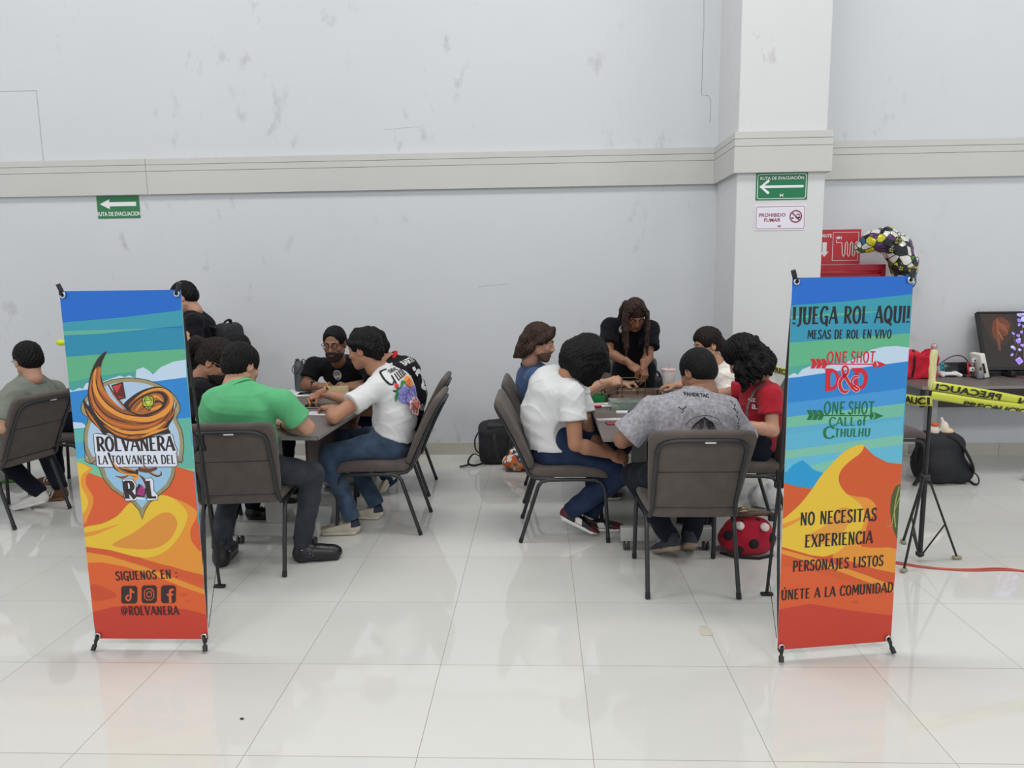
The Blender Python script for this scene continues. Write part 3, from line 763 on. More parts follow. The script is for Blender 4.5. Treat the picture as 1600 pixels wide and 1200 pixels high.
def band(name, segs):
    m = MB()
    for (x0, y0, x1, y1) in segs:                       # boxes in plan
        cx, cy, sx, sy = (x0+x1)/2, (y0+y1)/2, abs(x1-x0), abs(y1-y0)
        for (z0, z1) in ((2.41, 2.6085), (2.6115, 2.6645), (2.6675, 2.72)): m.box((cx, cy, (z0+z1)/2), (sx, sy, z1-z0), bevel=.0015, seg=1, smooth=False)
        m.box((cx, cy, 2.61), (sx-.006, sy-.006, .2), mi=1)
    struct(m, name, [M_BAND, M_GROOVE])
band('trim_1', [(-9, 6.545, -3.503, 6.6), (-3.5, 6.545, 1.53, 6.6)])
band('trim_2', [(1.53, 5.9455, 1.58, 6.58), (1.53, 5.895, 2.285, 5.945), (2.24, 5.9455, 2.285, 6.42)])
band('trim_3', [(2.285, 6.395, 8.9, 6.45)])
for nm, x0, x1, y in (('baseboard_back', -9, 1.553, WALL_Y), ('baseboard_right', 2.262, 8.9, RWALL_Y)):
    m = MB(); k = x0
    while k < x1-.01:
        e = min(k+.6, x1); m.box(((k+e)/2, y-.006, .058), (e-k-.002, .012, .116), bevel=.002, seg=1, smooth=False); k = e
    struct(m, nm, [M_BASE])
m = MB(); m.box(((1.553+2.262)/2, 5.924, .058), (.709, .012, .116)); m.box((1.559, 6.25, .058), (.012, .65, .116)); m.box((2.256, 6.18, .058), (.012, .5, .116)); struct(m, 'baseboard_pillar', [M_BASE])
m = MB(); m.box((0, 1.2, 7.05), (18, 12.4, .1)); struct(m, 'ceiling', [M_CEIL])

# ================================================================== chairs
M_FAB = cloth('taupe_upholstery', (92, 84, 80), .9, .10, 500); M_FRAME = mat('dark_frame_paint', (36, 38, 41), .42, spec=.5, bump=(90, .06)); M_SEAM = mat('dark_seam', (44, 40, 38), .9)
M_LABEL = mat('white_sticker', (222, 222, 220), .5); M_RUB = mat('black_rubber', (24, 24, 25), .7)
def loft(rings, mi=0, closed_ends=True):
    mb = MB(); n = len(rings[0]); vs = [p for r in rings for p in r]; fs = []
    for i in range(len(rings)-1):
        for k in range(n): fs.append((i*n+k, i*n+(k+1) % n, (i+1)*n+(k+1) % n, (i+1)*n+k))
    if closed_ends: fs.append(tuple(range(n))[::-1]); fs.append(tuple(range((len(rings)-1)*n, len(rings)*n)))
    mb.add(vs, fs, mi, True); return mb
def srect(a, b, n=32, e=.28):
    out = []
    for k in range(n):
        t = 2*PI*k/n; c, s = math.cos(t), math.sin(t)
        out.append((a*math.copysign(abs(c)**e, c), b*math.copysign(abs(s)**e, s)))
    return out
def back_centre(s):         # centre line of the backrest pad, s=0 bottom .. 1 top
    return np.array((0, -.205-.165*s-.045*s*s, .462+.430*s))
def make_chair(label):
    t = thing('banquet_chair', label, 'chair')
    rings = []
    for y, z, hw, th in [(-.215, .432, .200, .012), (-.21, .436, .208, .026), (-.18, .440, .216, .034), (-.05, .443, .224, .037), (.10, .445, .229, .038), (.19, .441, .229, .036), (.235, .431, .226, .031), (.258, .420, .220, .022), (.266, .413, .210, .010)]:
        rings.append([(x, y, z+q) for x, q in srect(hw, th, 36, .35)][::-1])
    loft(rings).build('seat', [M_FAB], t)
    rings = []
    for s, ws, tt in [(0, .90, .4), (.012, .96, .75), (.04, .99, 1), (.2, 1, 1), (.4, 1, 1.05), (.48, 1, .98), (.55, 1, 1.05), (.75, 1, 1), (.88, 1, .98), (.93, .985, .96), (.965, .955, .9), (.988, .90, .7), (1.0, .82, .3)]:
        c = back_centre(s); d = nrm(back_centre(min(1, s+.02))-back_centre(max(0, s-.02))); nn = np.array((0, d[2], -d[1]))
        hw = (.222+.036*s)*ws
        rings.append([c+np.array((x, 0, 0))+nn*(q+.006) for x, q in srect(hw, .024*tt, 36, .38)])
    bk = loft(rings); o = bk.build('backrest', [M_FAB], t)
    sm = MB(); c = back_centre(.5); sm.tube([c+np.array((x, -.0185, -.004)) for x in (-.20, -.1, 0, .1, .2)], .002, 0, 6); sm.build('seam', [M_SEAM], o)
    # legs: front leg + rail front half, rear leg + rail rear half
    for sx in (-1, 1):
        fr = [(sx*.226, .268, .004), (sx*.224, .258, .18), (sx*.222, .250, .31), (sx*.221, .243, .350), (sx*.220, .222, .382), (sx*.219, .185, .396), (sx*.217, .04, .398)]
        re = [(sx*.217, .04, .398), (sx*.219, -.10, .396), (sx*.221, -.137, .386), (sx*.222, -.158, .362), (sx*.223, -.175, .31), (sx*.225, -.222, .16), (sx*.228, -.272, .004)]
        for pts in (fr, re):
            l = MB(); l.tube(pts, .0118, 0, 10, flat=(1.0, 1.0)); e = pts[0] if pts is fr else pts[-1]; g = pts[1] if pts is fr else pts[-2]
            d = nrm(np.array(g)-np.array(e)); l.tube([np.array(e), np.array(e)+d*.03], .0132, 1, 10)
            l.build('leg', [M_FRAME, M_RUB], t)
    bf = MB(); half = [(.214, -.06, .402), (.214, -.150, .403), (.213, -.192, .412), (.212, -.222, .438)]
    pts = []
    for s in (.08, .3, .5, .7, .80): c = back_centre(s); d = nrm(back_centre(s+.02)-back_centre(s-.02)); nn = np.array((0, d[2], -d[1])); p = c-nn*.024; pts.append((.205+.006*s, p[1], p[2]))
    for s, x in ((.865, .203), (.905, .180), (.925, .145), (.93, .11)): c = back_centre(s); d = nrm(back_centre(s+.02)-back_centre(s-.02)); nn = np.array((0, d[2], -d[1])); p = c-nn*.024; pts.append((x, p[1], p[2]))
    h = half+pts; full = h+[(-x, y, z) for x, y, z in h[::-1]]
    bf.tube(full, .0115, 0, 10); bfo = bf.build('back_frame', [M_FRAME], t)
    sb = MB(); c = back_centre(.93); d = nrm(back_centre(.95)-back_centre(.91)); nn = np.array((0, d[2], -d[1])); p = c-nn*.0362
    sb.add([p+np.array((x, 0, 0))+d*q for x, q in ((.005, -.006), (.055, -.006), (.055, .004), (.005, .004))], [(0, 1, 2, 3)]); sb.build('sticker', [M_LABEL], bfo, 'small white sticker')
    return t
chair0 = make_chair('taupe banquet chair, back to us, under the person in the green shirt')
GC = 'taupe padded banquet chairs around the tables'
chair0['group'] = GC
def set_chair(o, x, y, yaw): o.location = (x, y, 0); o.rotation_euler = (0, 0, R(yaw-90))
set_chair(chair0, -1.672, 4.0, 96)
for x, y, yaw, lab in [
    (-1.04, 4.645, 180, 'taupe banquet chair seen side-on under the person in the white floral-print shirt'),
    (-1.115, 5.47, 181, 'taupe banquet chair under the person in the black and white number jersey'),
    (-1.52, 6.12, 272, 'taupe banquet chair against the wall behind the bearded person in glasses'),
    (-2.36, 4.58, 2, 'taupe banquet chair under the ponytailed person in black behind the whirlwind banner'),
    (-2.40, 5.24, 0, 'taupe banquet chair under the dark-haired person behind the ponytailed one'),
    (-3.735, 4.79, 169.6, 'taupe banquet chair under the person in the grey-green shirt at the left edge'),
    (-3.70, 5.53, 178, 'taupe banquet chair mostly hidden behind the left edge of the whirlwind banner'),
    (.145, 4.51, 0, 'taupe banquet chair seen side-on under the mop-haired person in the plain white shirt'),
    (.15, 5.307, 0, 'taupe banquet chair under the person in the blue shirt'),
    (.80, 6.125, 270, 'empty taupe banquet chair against the wall behind the standing long-haired person'),
    (.765, 3.76, 90, 'taupe banquet chair, back square to us, under the person in the grey shirt'),
    (1.285, 4.575, 180, 'taupe banquet chair under the person in the red shirt beside the yellow dune banner'),
    (1.50, 5.27, 180, 'taupe banquet chair under the person in the white satin blouse'),
    (2.575, 5.53, 4, 'taupe banquet chair poking out behind the yellow dune banner at the gaming table')]:
    c = copy_thing(chair0, (x, y, 0), R(yaw-90), lab, GC)

# ================================================================== flip-top tables
M_TOP = mat('grey_oak_laminate', (104, 96, 92), .42, var=(10, .22, (.35, 9, 1)), spec=.4); M_EDGE = mat('grey_edge_band', (128, 124, 120), .5); M_STEEL = mat('silver_grey_steel', (168, 168, 165), .4, spec=.5)
M_CHROME = mat('castor_chrome', (170, 170, 172), .2, 1.0); M_GREYW = mat('castor_wheel', (58, 58, 60), .5); M_MOD = mat('dark_modesty_panel', (84, 76, 73), .6, var=(10, .15, (9, .4, 1)))
def make_table(label, W=.80, L=1.8, H=.75, inset=.30):
    """Long axis along y, origin at the middle of the floor footprint."""
    t = thing('folding_table', label, 'table')
    m = MB(); m.box((0, 0, H-.0125), (W, L, .025), bevel=.003, seg=1, smooth=False)
    o = m.build('tabletop', [M_TOP], t)
    e = MB(); y = L/2+.001; x = W/2+.001; pts = [(-x, -y), (x, -y), (x, y), (-x, y)]
    for (a, b) in zip(pts, pts[1:]+pts[:1]): e.box(((a[0]+b[0])/2, (a[1]+b[1])/2, H-.0125), (abs(a[0]-b[0])+.003, abs(a[1]-b[1])+.003, .021), mi=0)
    e.build('edge_band', [M_EDGE], o)
    for sy in (-1, 1):
        yy = sy*(L/2-inset)
        f = MB(); f.box((0, yy, .098), (.54, .055, .085), bevel=.006); fo = f.build('foot_bar', [M_STEEL], t)
        c = MB(); c.box((0, yy, .42), (.115, .05, .56), bevel=.006); c.box((0, yy, H-.045), (.42, .07, .035), bevel=.004); c.build('leg_column', [M_STEEL], t)
        for sx in (-1, 1):
            w = MB(); q = np.array((sx*.235, yy, 0)); ax = Matrix(((0, 0, 1), (0, 1, 0), (1, 0, 0)))
            for o2 in (-.011, .011): w.lathe([(0, -.007), (.023, -.007), (.0255, -.004), (.0255, .004), (.023, .007), (0, .007)], q+np.array((o2, -.012, .0255)), 1, 18, axis=ax)
            w.tube([q+np.array((-.022, -.012, .0255)), q+np.array((.022, -.012, .0255))], .005, 0, 8); w.box(q+np.array((0, -.006, .046)), (.016, .03, .014), mi=0, bevel=.003); w.lathe([(0, .040), (.012, .042), (.012, .058)], q, 0, 14)
            w.build('castor', [M_CHROME, M_GREYW], t)
    m = MB(); m.box((W/2-.19, 0, .60), (.018, L-2*inset-.04, .25), bevel=.002, seg=1, smooth=False); m.build('modesty_panel', [M_MOD], t)
    r = MB(); r.box((0, 0, H-.05), (.04, L-2*inset, .045), mi=0); r.build('cross_rail', [M_FRAME], t)
    return t
table0 = make_table('grey wood-topped wheeled table on the left with water bottle and papers')
TL_ROT = R(-2.5)
table0.location = (-1.615, 4.87, 0); table0.rotation_euler = (0, 0, TL_ROT); table0['group'] = 'grey wheeled folding tables'
tr = copy_thing(table0, (.745, 4.78, 0), 0, 'grey wood-topped wheeled table on the right with game pieces and white cup', 'grey wheeled folding tables')
copy_thing(table0, (-4.62, 4.93, 0), 0, 'grey wheeled table at the far left edge before the grey-green shirt', 'grey wheeled folding tables')
copy_thing(table0, (3.84, 6.04, 0), R(90.6), 'grey wood-topped wheeled table against the wall carrying the television', 'grey wheeled folding tables')
# ================================================================== lettering drawn with a broad pen
GLY = {
 'A': (.60, [([(.0, 0), (.30, 1)], .62), ([(.30, 1), (.58, 0)], 1.1), ([(.12, .33), (.48, .33)], 1)]),
 'B': (.50, [([(.10, 0), (.10, 1)], 1), ([(.10, .98), (.36, .95), (.42, .77), (.34, .56), (.10, .53)], 1), ([(.10, .53), (.40, .49), (.47, .27), (.38, .05), (.10, .02)], 1)]),
 'C': (.54, [([(.52, .80), (.42, .96), (.26, .98), (.09, .76), (.06, .46), (.12, .16), (.28, .02), (.44, .06), (.53, .20)], 1)]),
 'D': (.58, [([(.10, 0), (.10, 1)], 1), ([(.08, .98), (.34, .95), (.50, .75), (.53, .48), (.47, .19), (.33, .04), (.08, .02)], 1)]),
 'E': (.48, [([(.10, 0), (.10, 1)], 1), ([(.08, .96), (.44, .96)], 1), ([(.10, .52), (.38, .52)], 1), ([(.08, .04), (.46, .04)], 1)]),
 'F': (.46, [([(.10, 0), (.10, 1)], 1), ([(.08, .96), (.44, .96)], 1), ([(.10, .52), (.38, .52)], 1)]),
 'G': (.58, [([(.52, .80), (.42, .96), (.26, .98), (.09, .76), (.06, .46), (.12, .16), (.28, .02), (.44, .08), (.50, .22)], 1), ([(.32, .42), (.56, .42)], 1), ([(.50, .44), (.50, -.14)], .9)]),
 'H': (.58, [([(.10, 0), (.10, 1)], 1), ([(.48, 0), (.48, 1)], 1), ([(.10, .5), (.48, .5)], 1)]),
 'I': (.22, [([(.11, 0), (.11, 1)], 1)]), 'J': (.34, [([(.24, 1), (.24, .16), (.18, -.04), (.02, -.12)], 1)]),
 'L': (.46, [([(.10, 0), (.10, 1)], 1), ([(.08, .04), (.45, .04)], 1)]),
 'M': (.74, [([(.04, 0), (.12, 1)], .7), ([(.12, 1), (.37, .22)], 1), ([(.37, .22), (.62, 1)], .7), ([(.62, 1), (.70, 0)], 1.05)]),
 'N': (.60, [([(.10, 0), (.10, 1)], .75), ([(.10, 1), (.50, .0)], 1), ([(.50, 0), (.50, 1)], .75)]),
 'O': (.60, [([(.30, .99), (.12, .82), (.06, .5), (.12, .18), (.30, .01), (.48, .18), (.54, .5), (.48, .82), (.30, .99)], 1)]),
 'P': (.50, [([(.10, 0), (.10, 1)], 1), ([(.08, .97), (.36, .94), (.46, .72), (.36, .48), (.10, .44)], 1)]),
 'Q': (.62, [([(.30, .99), (.12, .82), (.06, .5), (.12, .18), (.30, .01), (.48, .18), (.54, .5), (.48, .82), (.30, .99)], 1), ([(.30, .24), (.46, -.02), (.60, -.14)], 1)]),
 'R': (.54, [([(.10, 0), (.10, 1)], 1), ([(.08, .97), (.36, .94), (.45, .73), (.36, .52), (.10, .48)], 1), ([(.24, .48), (.52, .0)], 1)]),
 'S': (.48, [([(.43, .84), (.34, .96), (.20, .97), (.08, .80), (.14, .60), (.30, .48), (.42, .32), (.38, .10), (.24, .02), (.12, .05), (.04, .18)], 1)]),
 'T': (.52, [([(.26, 0), (.26, 1)], 1), ([(.0, .96), (.52, .96)], 1)]),
 'U': (.58, [([(.09, 1), (.09, .34), (.15, .08), (.29, .02), (.43, .08), (.49, .34), (.49, 1)], 1)]),
 'V': (.58, [([(.02, 1), (.29, 0)], 1.1), ([(.29, 0), (.56, 1)], .62)]), 'X': (.56, [([(.03, 1), (.53, 0)], 1.1), ([(.53, 1), (.03, 0)], .62)]),
 'o': (.44, [([(.22, .66), (.10, .5), (.07, .32), (.12, .1), (.22, .0), (.34, .12), (.38, .34), (.33, .54), (.22, .66)], 1)]),
 'f': (.34, [([(.34, .92), (.24, .98), (.16, .84), (.16, 0)], 1), ([(.02, .56), (.30, .56)], 1)]),
 '!': (.22, [([(.11, .26), (.11, 1)], 1.1), ([(.11, .0), (.11, .09)], 1.2)]), ':': (.24, [([(.12, .55), (.12, .65)], 1.2), ([(.12, .10), (.12, .20)], 1.2)]),
 '@': (.80, [([(.60, .30), (.52, .22), (.53, .70), (.40, .72), (.26, .55), (.28, .32), (.40, .24), (.52, .40)], .7), ([(.60, .30), (.72, .45), (.70, .75), (.50, .95), (.25, .90), (.07, .65), (.08, .30), (.28, .05), (.55, .05)], .6)]),
 ' ': (.30, []), "'": (.14, [([(.08, 1), (.06, .8)], .8)])}
GLY['Ú'] = (GLY['U'][0], GLY['U'][1]+[([(.26, 1.10), (.38, 1.24)], .9)])
def glyph_polys(ch, thick, thin, flare=1.35):
    out = []
    for pts, mul in GLY[ch][1]:
        smooth = len(pts) > 2
        if smooth: q = catmull(pts, 6, False)
        else: a, b = np.array(pts[0]), np.array(pts[1]); q = [a+(b-a)*t for t in (0, .08, .2, .5, .8, .92, 1)]
        n = len(q); L = []; Rr = []; closed = smooth and np.linalg.norm(q[0]-q[-1]) < 1e-6
        for i in range(n):
            t = (q[(i+1) % (n-1)]-q[i-1 if i else n-2]) if closed else q[min(i+1, n-1)]-q[max(i-1, 0)]
            t = t/(np.linalg.norm(t)+1e-9); w = (thin+(thick-thin)*abs(t[1])**1.3)*mul
            if not closed:
                e = min(i, n-1-i)/max(1, n-1)
                w *= 1+(flare-1)*max(0, 1-e/.12)
            nn = np.array((-t[1], t[0])); L.append(q[i]+nn*w/2); Rr.append(q[i]-nn*w/2)
        out.append(L+Rr[::-1] if not closed else None)
        if closed:
            out.pop()
            for i in range(n-1): out.append([L[i], L[i+1], Rr[i+1], Rr[i]])
        else:
            out.pop()
            for i in range(n-1): out.append([L[i], L[i+1], Rr[i+1], Rr[i]])
    return out
class Art:
    """Flat artwork of one banner, traced from its rectified print; layers are stacked in drawing order."""
    def __init__(s, corners, W, H):
        s.W, s.H = W, H; s.layers = []; s.cols = []; s.mats = []
        A_ = []; b_ = []
        for (x, y), (u, v) in zip(corners, ((0, H), (W, H), (W, 0), (0, 0))):
            A_ += [[x, y, 1, 0, 0, 0, -u*x, -u*y], [0, 0, 0, x, y, 1, -v*x, -v*y]]; b_ += [u, v]
        h = np.linalg.solve(np.array(A_, float), np.array(b_, float)); s.Hm = np.append(h, 1).reshape(3, 3)
    def uv(s, x, y):
        q = s.Hm @ np.array((x, y, 1.0)); return q[:2]/q[2]
    def mi(s, col):
        if col not in s.cols:
            s.cols.append(col); m = mat('vinyl_%d_%d_%d' % col, col, .38, spec=.45, bump=(3.2, .10)); s.mats.append(m)
        return s.cols.index(col)
    def clip(s, P):
        for ax, lim, sg in ((0, 0, 1), (0, s.W, -1), (1, 0, 1), (1, s.H, -1)):
            o = []
            for i in range(len(P)):
                a, b = P[i-1], P[i]; da, db = (a[ax]-lim)*sg, (b[ax]-lim)*sg
                if (da >= 0) != (db >= 0): t = da/(da-db); o.append(a+(b-a)*t)
                if db >= 0: o.append(b)
            P = o
            if len(P) < 3: return []
        return P
    def raw(s, polys, col):
        c = s.mi(col); L = []
        for P in polys:
            P = s.clip([np.array(p, float) for p in P])
            if len(P) >= 3: L.append(P)
        if L: s.layers.append((L, c))
    def poly(s, pts, col, smooth=0, z=None):
        if z: pts = [(z[0]+x/z[2], z[1]+y/z[2]) for x, y in pts]
        if smooth: pts = catmull(pts, smooth, True)
        s.raw([[s.uv(x, y) for x, y in pts]], col); return s
    def line(s, pts, w, col, z=None, smooth=True):
        """Ribbon; w in photo pixels (scalar or list)."""
        k = z[2] if z else 1; pts = [(z[0]+x/k, z[1]+y/k) for x, y in pts] if z else pts
        ws = [q/k for q in w] if isinstance(w, (list, tuple)) else [w/k]*len(pts)
        v, f, _ = stroke2(pts, ws, 0, 5, smooth); V = [s.uv(*p) for p in v]
        s.raw([[V[i] for i in q] for q in f], col); return s
    def text(s, t, p0, p1, cap, col, thick=.17, thin=.09, grow=0.0, track=.11, flare=1.35):
        """Letters on the base line from photo point p0 to p1, cap height in photo pixels."""
        a, b = s.uv(*p0), s.uv(*p1); hv = np.linalg.norm(s.uv(p0[0], p0[1]-cap)-a); d = b-a; L = np.linalg.norm(d); d = d/L; n = np.array((-d[1], d[0]))
        tot = sum(GLY[c][0]+track for c in t)-track; sx = L/tot; x = 0.0; P = []
        for c in t:
            for g in glyph_polys(c, thick+grow, thin+grow, flare): P.append([a+d*(x+q[0])*sx+n*q[1]*hv for q in g])
            x += GLY[c][0]+track
        # keep overlapping strokes on slightly different levels
        s.raw(P[0::2], col); s.raw(P[1::2], col); return s
    def panel(s, fn, step=.00002):
        mb = MB()
        for i, (L, c) in enumerate(s.layers):
            for P in L: mb.add([fn(p[0], p[1], step*(i+1)) for p in P], [tuple(range(len(P)))], c)
        return mb
def inset(pts, d):
    P = [np.array(p, float) for p in pts]; n = len(P); o = []
    ar = sum(P[i-1][0]*P[i][1]-P[i][0]*P[i-1][1] for i in range(n)); sg = 1 if ar > 0 else -1
    for i in range(n):
        t = nrm(P[(i+1) % n]-P[i-1]); o.append(P[i]+np.array((-t[1], t[0]))*d*sg)
    return [tuple(q) for q in o]
INK = (48, 38, 36); CLOUD = (190, 212, 232); OR = (212, 92, 48); LO = (224, 146, 52); YE = (226, 188, 56); RED = (196, 62, 46)
# ------------------------------------------------------------------ left banner artwork
AL = Art([(93, 452), (286.5, 449), (333, 993), (153, 991)], .515, 1.545)
L1 = (80, 420, 4); L2 = (100, 720, 4); Z4 = (120, 540, 6.667); Z5 = (130, 670, 8.571)
AL.poly([(80, 440), (340, 440), (350, 1000), (140, 1000)], (64, 156, 180))
AL.poly([(40, 100), (840, 100), (828, 245), (450, 290), (75, 322)], (28, 104, 200), z=L1)
AL.poly([(75, 322), (450, 290), (828, 245), (840, 350), (640, 360), (78, 380)], (56, 152, 172), z=L1)
AL.poly([(77, 376), (640, 358), (300, 392), (80, 402)], (98, 174, 152), z=L1); AL.poly([(640, 358), (840, 342), (842, 356)], (30, 112, 180), z=L1)
AL.poly([(80, 402), (300, 392), (640, 360), (842, 356), (856, 486), (450, 510), (92, 536)], (40, 138, 172), z=L1)
AL.poly([(92, 536), (450, 510), (856, 486), (862, 600), (600, 640), (300, 660), (107, 700)], (94, 174, 132), z=L1)
AL.poly([(107, 695), (300, 655), (540, 625), (560, 690), (110, 740)], (70, 158, 150), z=L1)
AL.poly([(118, 750), (450, 712), (862, 662), (900, 920), (140, 950)], (42, 132, 204), z=L1)
AL.poly([(112, 756), (118, 735), (140, 748), (180, 728), (205, 735), (225, 700), (270, 690), (330, 690), (400, 665), (440, 652), (470, 662), (500, 650), (540, 668), (545, 615), (590, 600), (630, 625), (650, 645), (700, 600), (780, 565), (860, 552), (866, 662), (450, 714), (200, 742)], CLOUD, z=L1)
AL.poly([(135, 940), (200, 945), (240, 975), (145, 982)], CLOUD, z=L1)
for y0, y1, c in ((980, 1060, (92, 178, 168)), (1060, 1160, (74, 162, 206)), (1160, 1240, (104, 186, 172)), (1240, 1320, (120, 190, 150))): AL.poly([(140, y0+10), (915, y0-70), (925, y1-70), (150, y1+12)], c, z=L1)
AL.poly([(885, 915), (900, 1100), (925, 1230), (700, 1230), (780, 940)], (96, 176, 160), z=L1)
AL.poly([(80, 24), (260, 90), (500, 60), (700, 10), (835, 50), (930, 1095), (240, 1095)], OR, z=L2)
AL.poly([(60, 10), (185, 25), (150, 75), (150, 130), (190, 200), (192, 250), (165, 320), (130, 352)], LO, 5, z=L2)
AL.poly([(60, 10), (170, 25), (120, 70), (118, 140), (155, 210), (158, 260), (130, 310), (110, 300)], YE, 5, z=L2)
AL.poly([(640, 195), (760, 235), (850, 290), (850, 340), (815, 410), (822, 480), (865, 530), (900, 560), (905, 692), (700, 640), (500, 585), (600, 500), (740, 400), (720, 260)], LO, 4, z=L2)
AL.poly([(130, 402), (250, 372), (350, 322), (425, 245), (520, 215), (640, 195), (730, 235), (790, 300), (788, 360), (745, 450), (680, 525), (600, 572), (500, 582), (380, 560), (250, 528), (130, 515)], YE, 4, z=L2)
AL.poly([(315, 505), (450, 430), (560, 350), (630, 308), (690, 308), (730, 360), (715, 425), (665, 490), (580, 528), (460, 530)], (216, 142, 58), 4, z=L2)
AL.line([(130, 442), (220, 425), (360, 375)], [30, 24, 2], LO, z=L2)
AL.poly([(130, 512), (300, 535), (500, 588), (700, 645), (905, 695), (910, 760), (760, 705), (550, 640), (400, 592), (250, 560), (130, 545)], (206, 88, 44), z=L2)
AL.poly([(130, 545), (300, 572), (520, 640), (650, 688), (910, 785), (915, 818), (760, 765), (600, 702), (400, 640), (250, 612), (150, 615)], LO, z=L2)
AL.poly([(150, 615), (250, 612), (400, 640), (600, 702), (760, 765), (915, 818), (930, 945), (800, 912), (500, 880), (330, 892), (190, 925)], (216, 94, 46), z=L2)
AL.poly([(180, 752), (260, 765), (350, 820), (250, 850), (190, 840)], (200, 78, 42), 4, z=L2); AL.poly([(730, 812), (770, 802), (800, 815), (770, 828)], (206, 84, 44), 4, z=L2); AL.poly([(780, 855), (800, 849), (822, 856), (800, 862)], (206, 84, 44), 4, z=L2)
AL.poly([(185, 922), (330, 888), (500, 876), (800, 908), (935, 945), (950, 1110), (230, 1110)], RED, z=L2)
AL.poly([(815, 430), (850, 375), (880, 400), (890, 545), (840, 505)], OR, 3, z=L2)
# emblem: ring and shield
up = [(300, 355), (420, 320), (600, 308), (780, 335), (950, 410), (1060, 500), (1110, 600), (1108, 660), (1075, 730), (1130, 850), (1152, 1000), (1140, 1120), (1110, 1190), (700, 1250), (150, 1200), (100, 1090), (85, 960), (98, 830), (130, 730), (75, 690), (52, 620), (75, 550), (130, 480), (210, 410)]
AL.poly(up, INK, 3, z=Z4); AL.poly(inset(up, 7), (158, 146, 104), 3, z=Z4); AL.poly(inset(up, 44), (172, 198, 224), 3, z=Z4)
for c, s_ in ((INK, 0), ((150, 138, 116), 9)):
    AL.poly([(25+s_, 100), (40+s_, 250), (130, 440-2*s_), (200, 380-s_), (215, 330), (150, 335)], c, z=Z5); AL.poly([(1395-s_, 250), (1370-s_*.4, 428-2*s_), (1290, 375-s_), (1265, 300), (1330, 330)], c, z=Z5)
lo_ = [(235, 450), (240, 500), (290, 625), (400, 765), (560, 872), (690, 950), (780, 1050), (830, 1178), (872, 1050), (935, 950), (1045, 868), (1200, 740), (1268, 600), (1282, 470)]
AL.poly(lo_, INK, z=Z5); AL.poly(inset(lo_, 9), (146, 140, 108), z=Z5); AL.poly([(300, 450), (340, 600), (450, 735), (600, 840), (740, 920), (825, 1020), (905, 915), (1020, 815), (1150, 705), (1215, 580), (1230, 450)], (146, 190, 222), z=Z5)
# name plates
PL = (214, 222, 236)
pl1 = [(165, 35), (200, 28), (330, 45), (420, 70), (900, 90), (1100, 50), (1190, 28), (1235, 45), (1270, 180), (1300, 240), (1290, 290), (1260, 300), (1290, 300), (1305, 440), (1280, 468), (240, 470), (205, 450), (198, 300), (180, 270)]
AL.poly(inset(pl1, -10), INK, z=Z5); AL.poly(pl1, PL, z=Z5)
AL.text('ROLVANERA', (130+215/8.571, 670+262/8.571), (130+1268/8.571, 670+256/8.571), 22.5, INK, .20, .10, track=.06)
AL.text('LA TOLVANERA DEL', (130+232/8.571, 670+436/8.571), (130+1278/8.571, 670+430/8.571), 13.5, INK, .19, .10, track=.10)
B1 = (196, 112, 48); B2 = (224, 150, 62); B3 = (128, 72, 38)
# lower gusts
AL.poly([(350, 285), (385, 290), (420, 400), (520, 480), (700, 520), (760, 500), (770, 590), (700, 600), (560, 560), (450, 500), (395, 400)], INK, 3, z=Z5)
AL.line([(430, 410), (500, 500), (620, 560), (760, 585)], [14, 34, 40, 26], B2, z=Z5); AL.line([(470, 480), (600, 545), (740, 560)], [8, 14, 8], B3, z=Z5); AL.line([(540, 475), (640, 500), (740, 525)], [12, 26, 10], B1, z=Z5)
AL.line([(460, 592), (560, 612), (640, 585)], [6, 34, 12], B3, z=Z5); AL.line([(840, 440), (930, 540), (1020, 590), (1085, 575), (1080, 525)], [14, 30, 26, 20, 4], INK, z=Z5); AL.line([(850, 450), (935, 535), (1020, 580), (1075, 570), (1072, 535)], [6, 16, 14, 10, 2], B1, z=Z5)
AL.line([(770, 500), (900, 520), (1030, 490)], [50, 60, 30], (110, 62, 40), z=Z5); AL.line([(660, 640), (720, 640), (780, 580)], [20, 60, 20], B2, z=Z5)
# R and L
for P in ([(560, 640), (690, 635), (740, 700), (735, 800), (770, 880), (740, 915), (600, 920), (585, 870)], [(870, 630), (950, 620), (975, 650), (985, 790), (1040, 850), (1040, 905), (910, 920), (885, 890)]): AL.poly(inset(P, -9), INK, z=Z5); AL.poly(P, PL, z=Z5)
AL.text('R', (130+600/8.571, 670+895/8.571), (130+738/8.571, 670+890/8.571), 27, INK, .26, .13); AL.text('L', (130+900/8.571, 670+890/8.571), (130+1025/8.571, 670+885/8.571), 27, INK, .26, .13)
AL.poly([(735, 850), (860, 890), (875, 910), (760, 900)], PL, z=Z5); AL.poly([(730, 870), (745, 760), (780, 690), (880, 770), (862, 875)], INK, z=Z5); AL.poly([(755, 815), (820, 700), (868, 772), (850, 862), (745, 830)], (176, 52, 130), z=Z5)
AL.line([(790, 720), (820, 790), (750, 820)], 7, INK, z=Z5, smooth=False); AL.line([(820, 790), (866, 775)], 6, INK, z=Z5, smooth=False); AL.line([(820, 790), (845, 862)], 6, INK, z=Z5, smooth=False)
AL.line([(790, 580), (850, 640), (890, 760)], [10, 34, 12], (92, 52, 36), z=Z5)
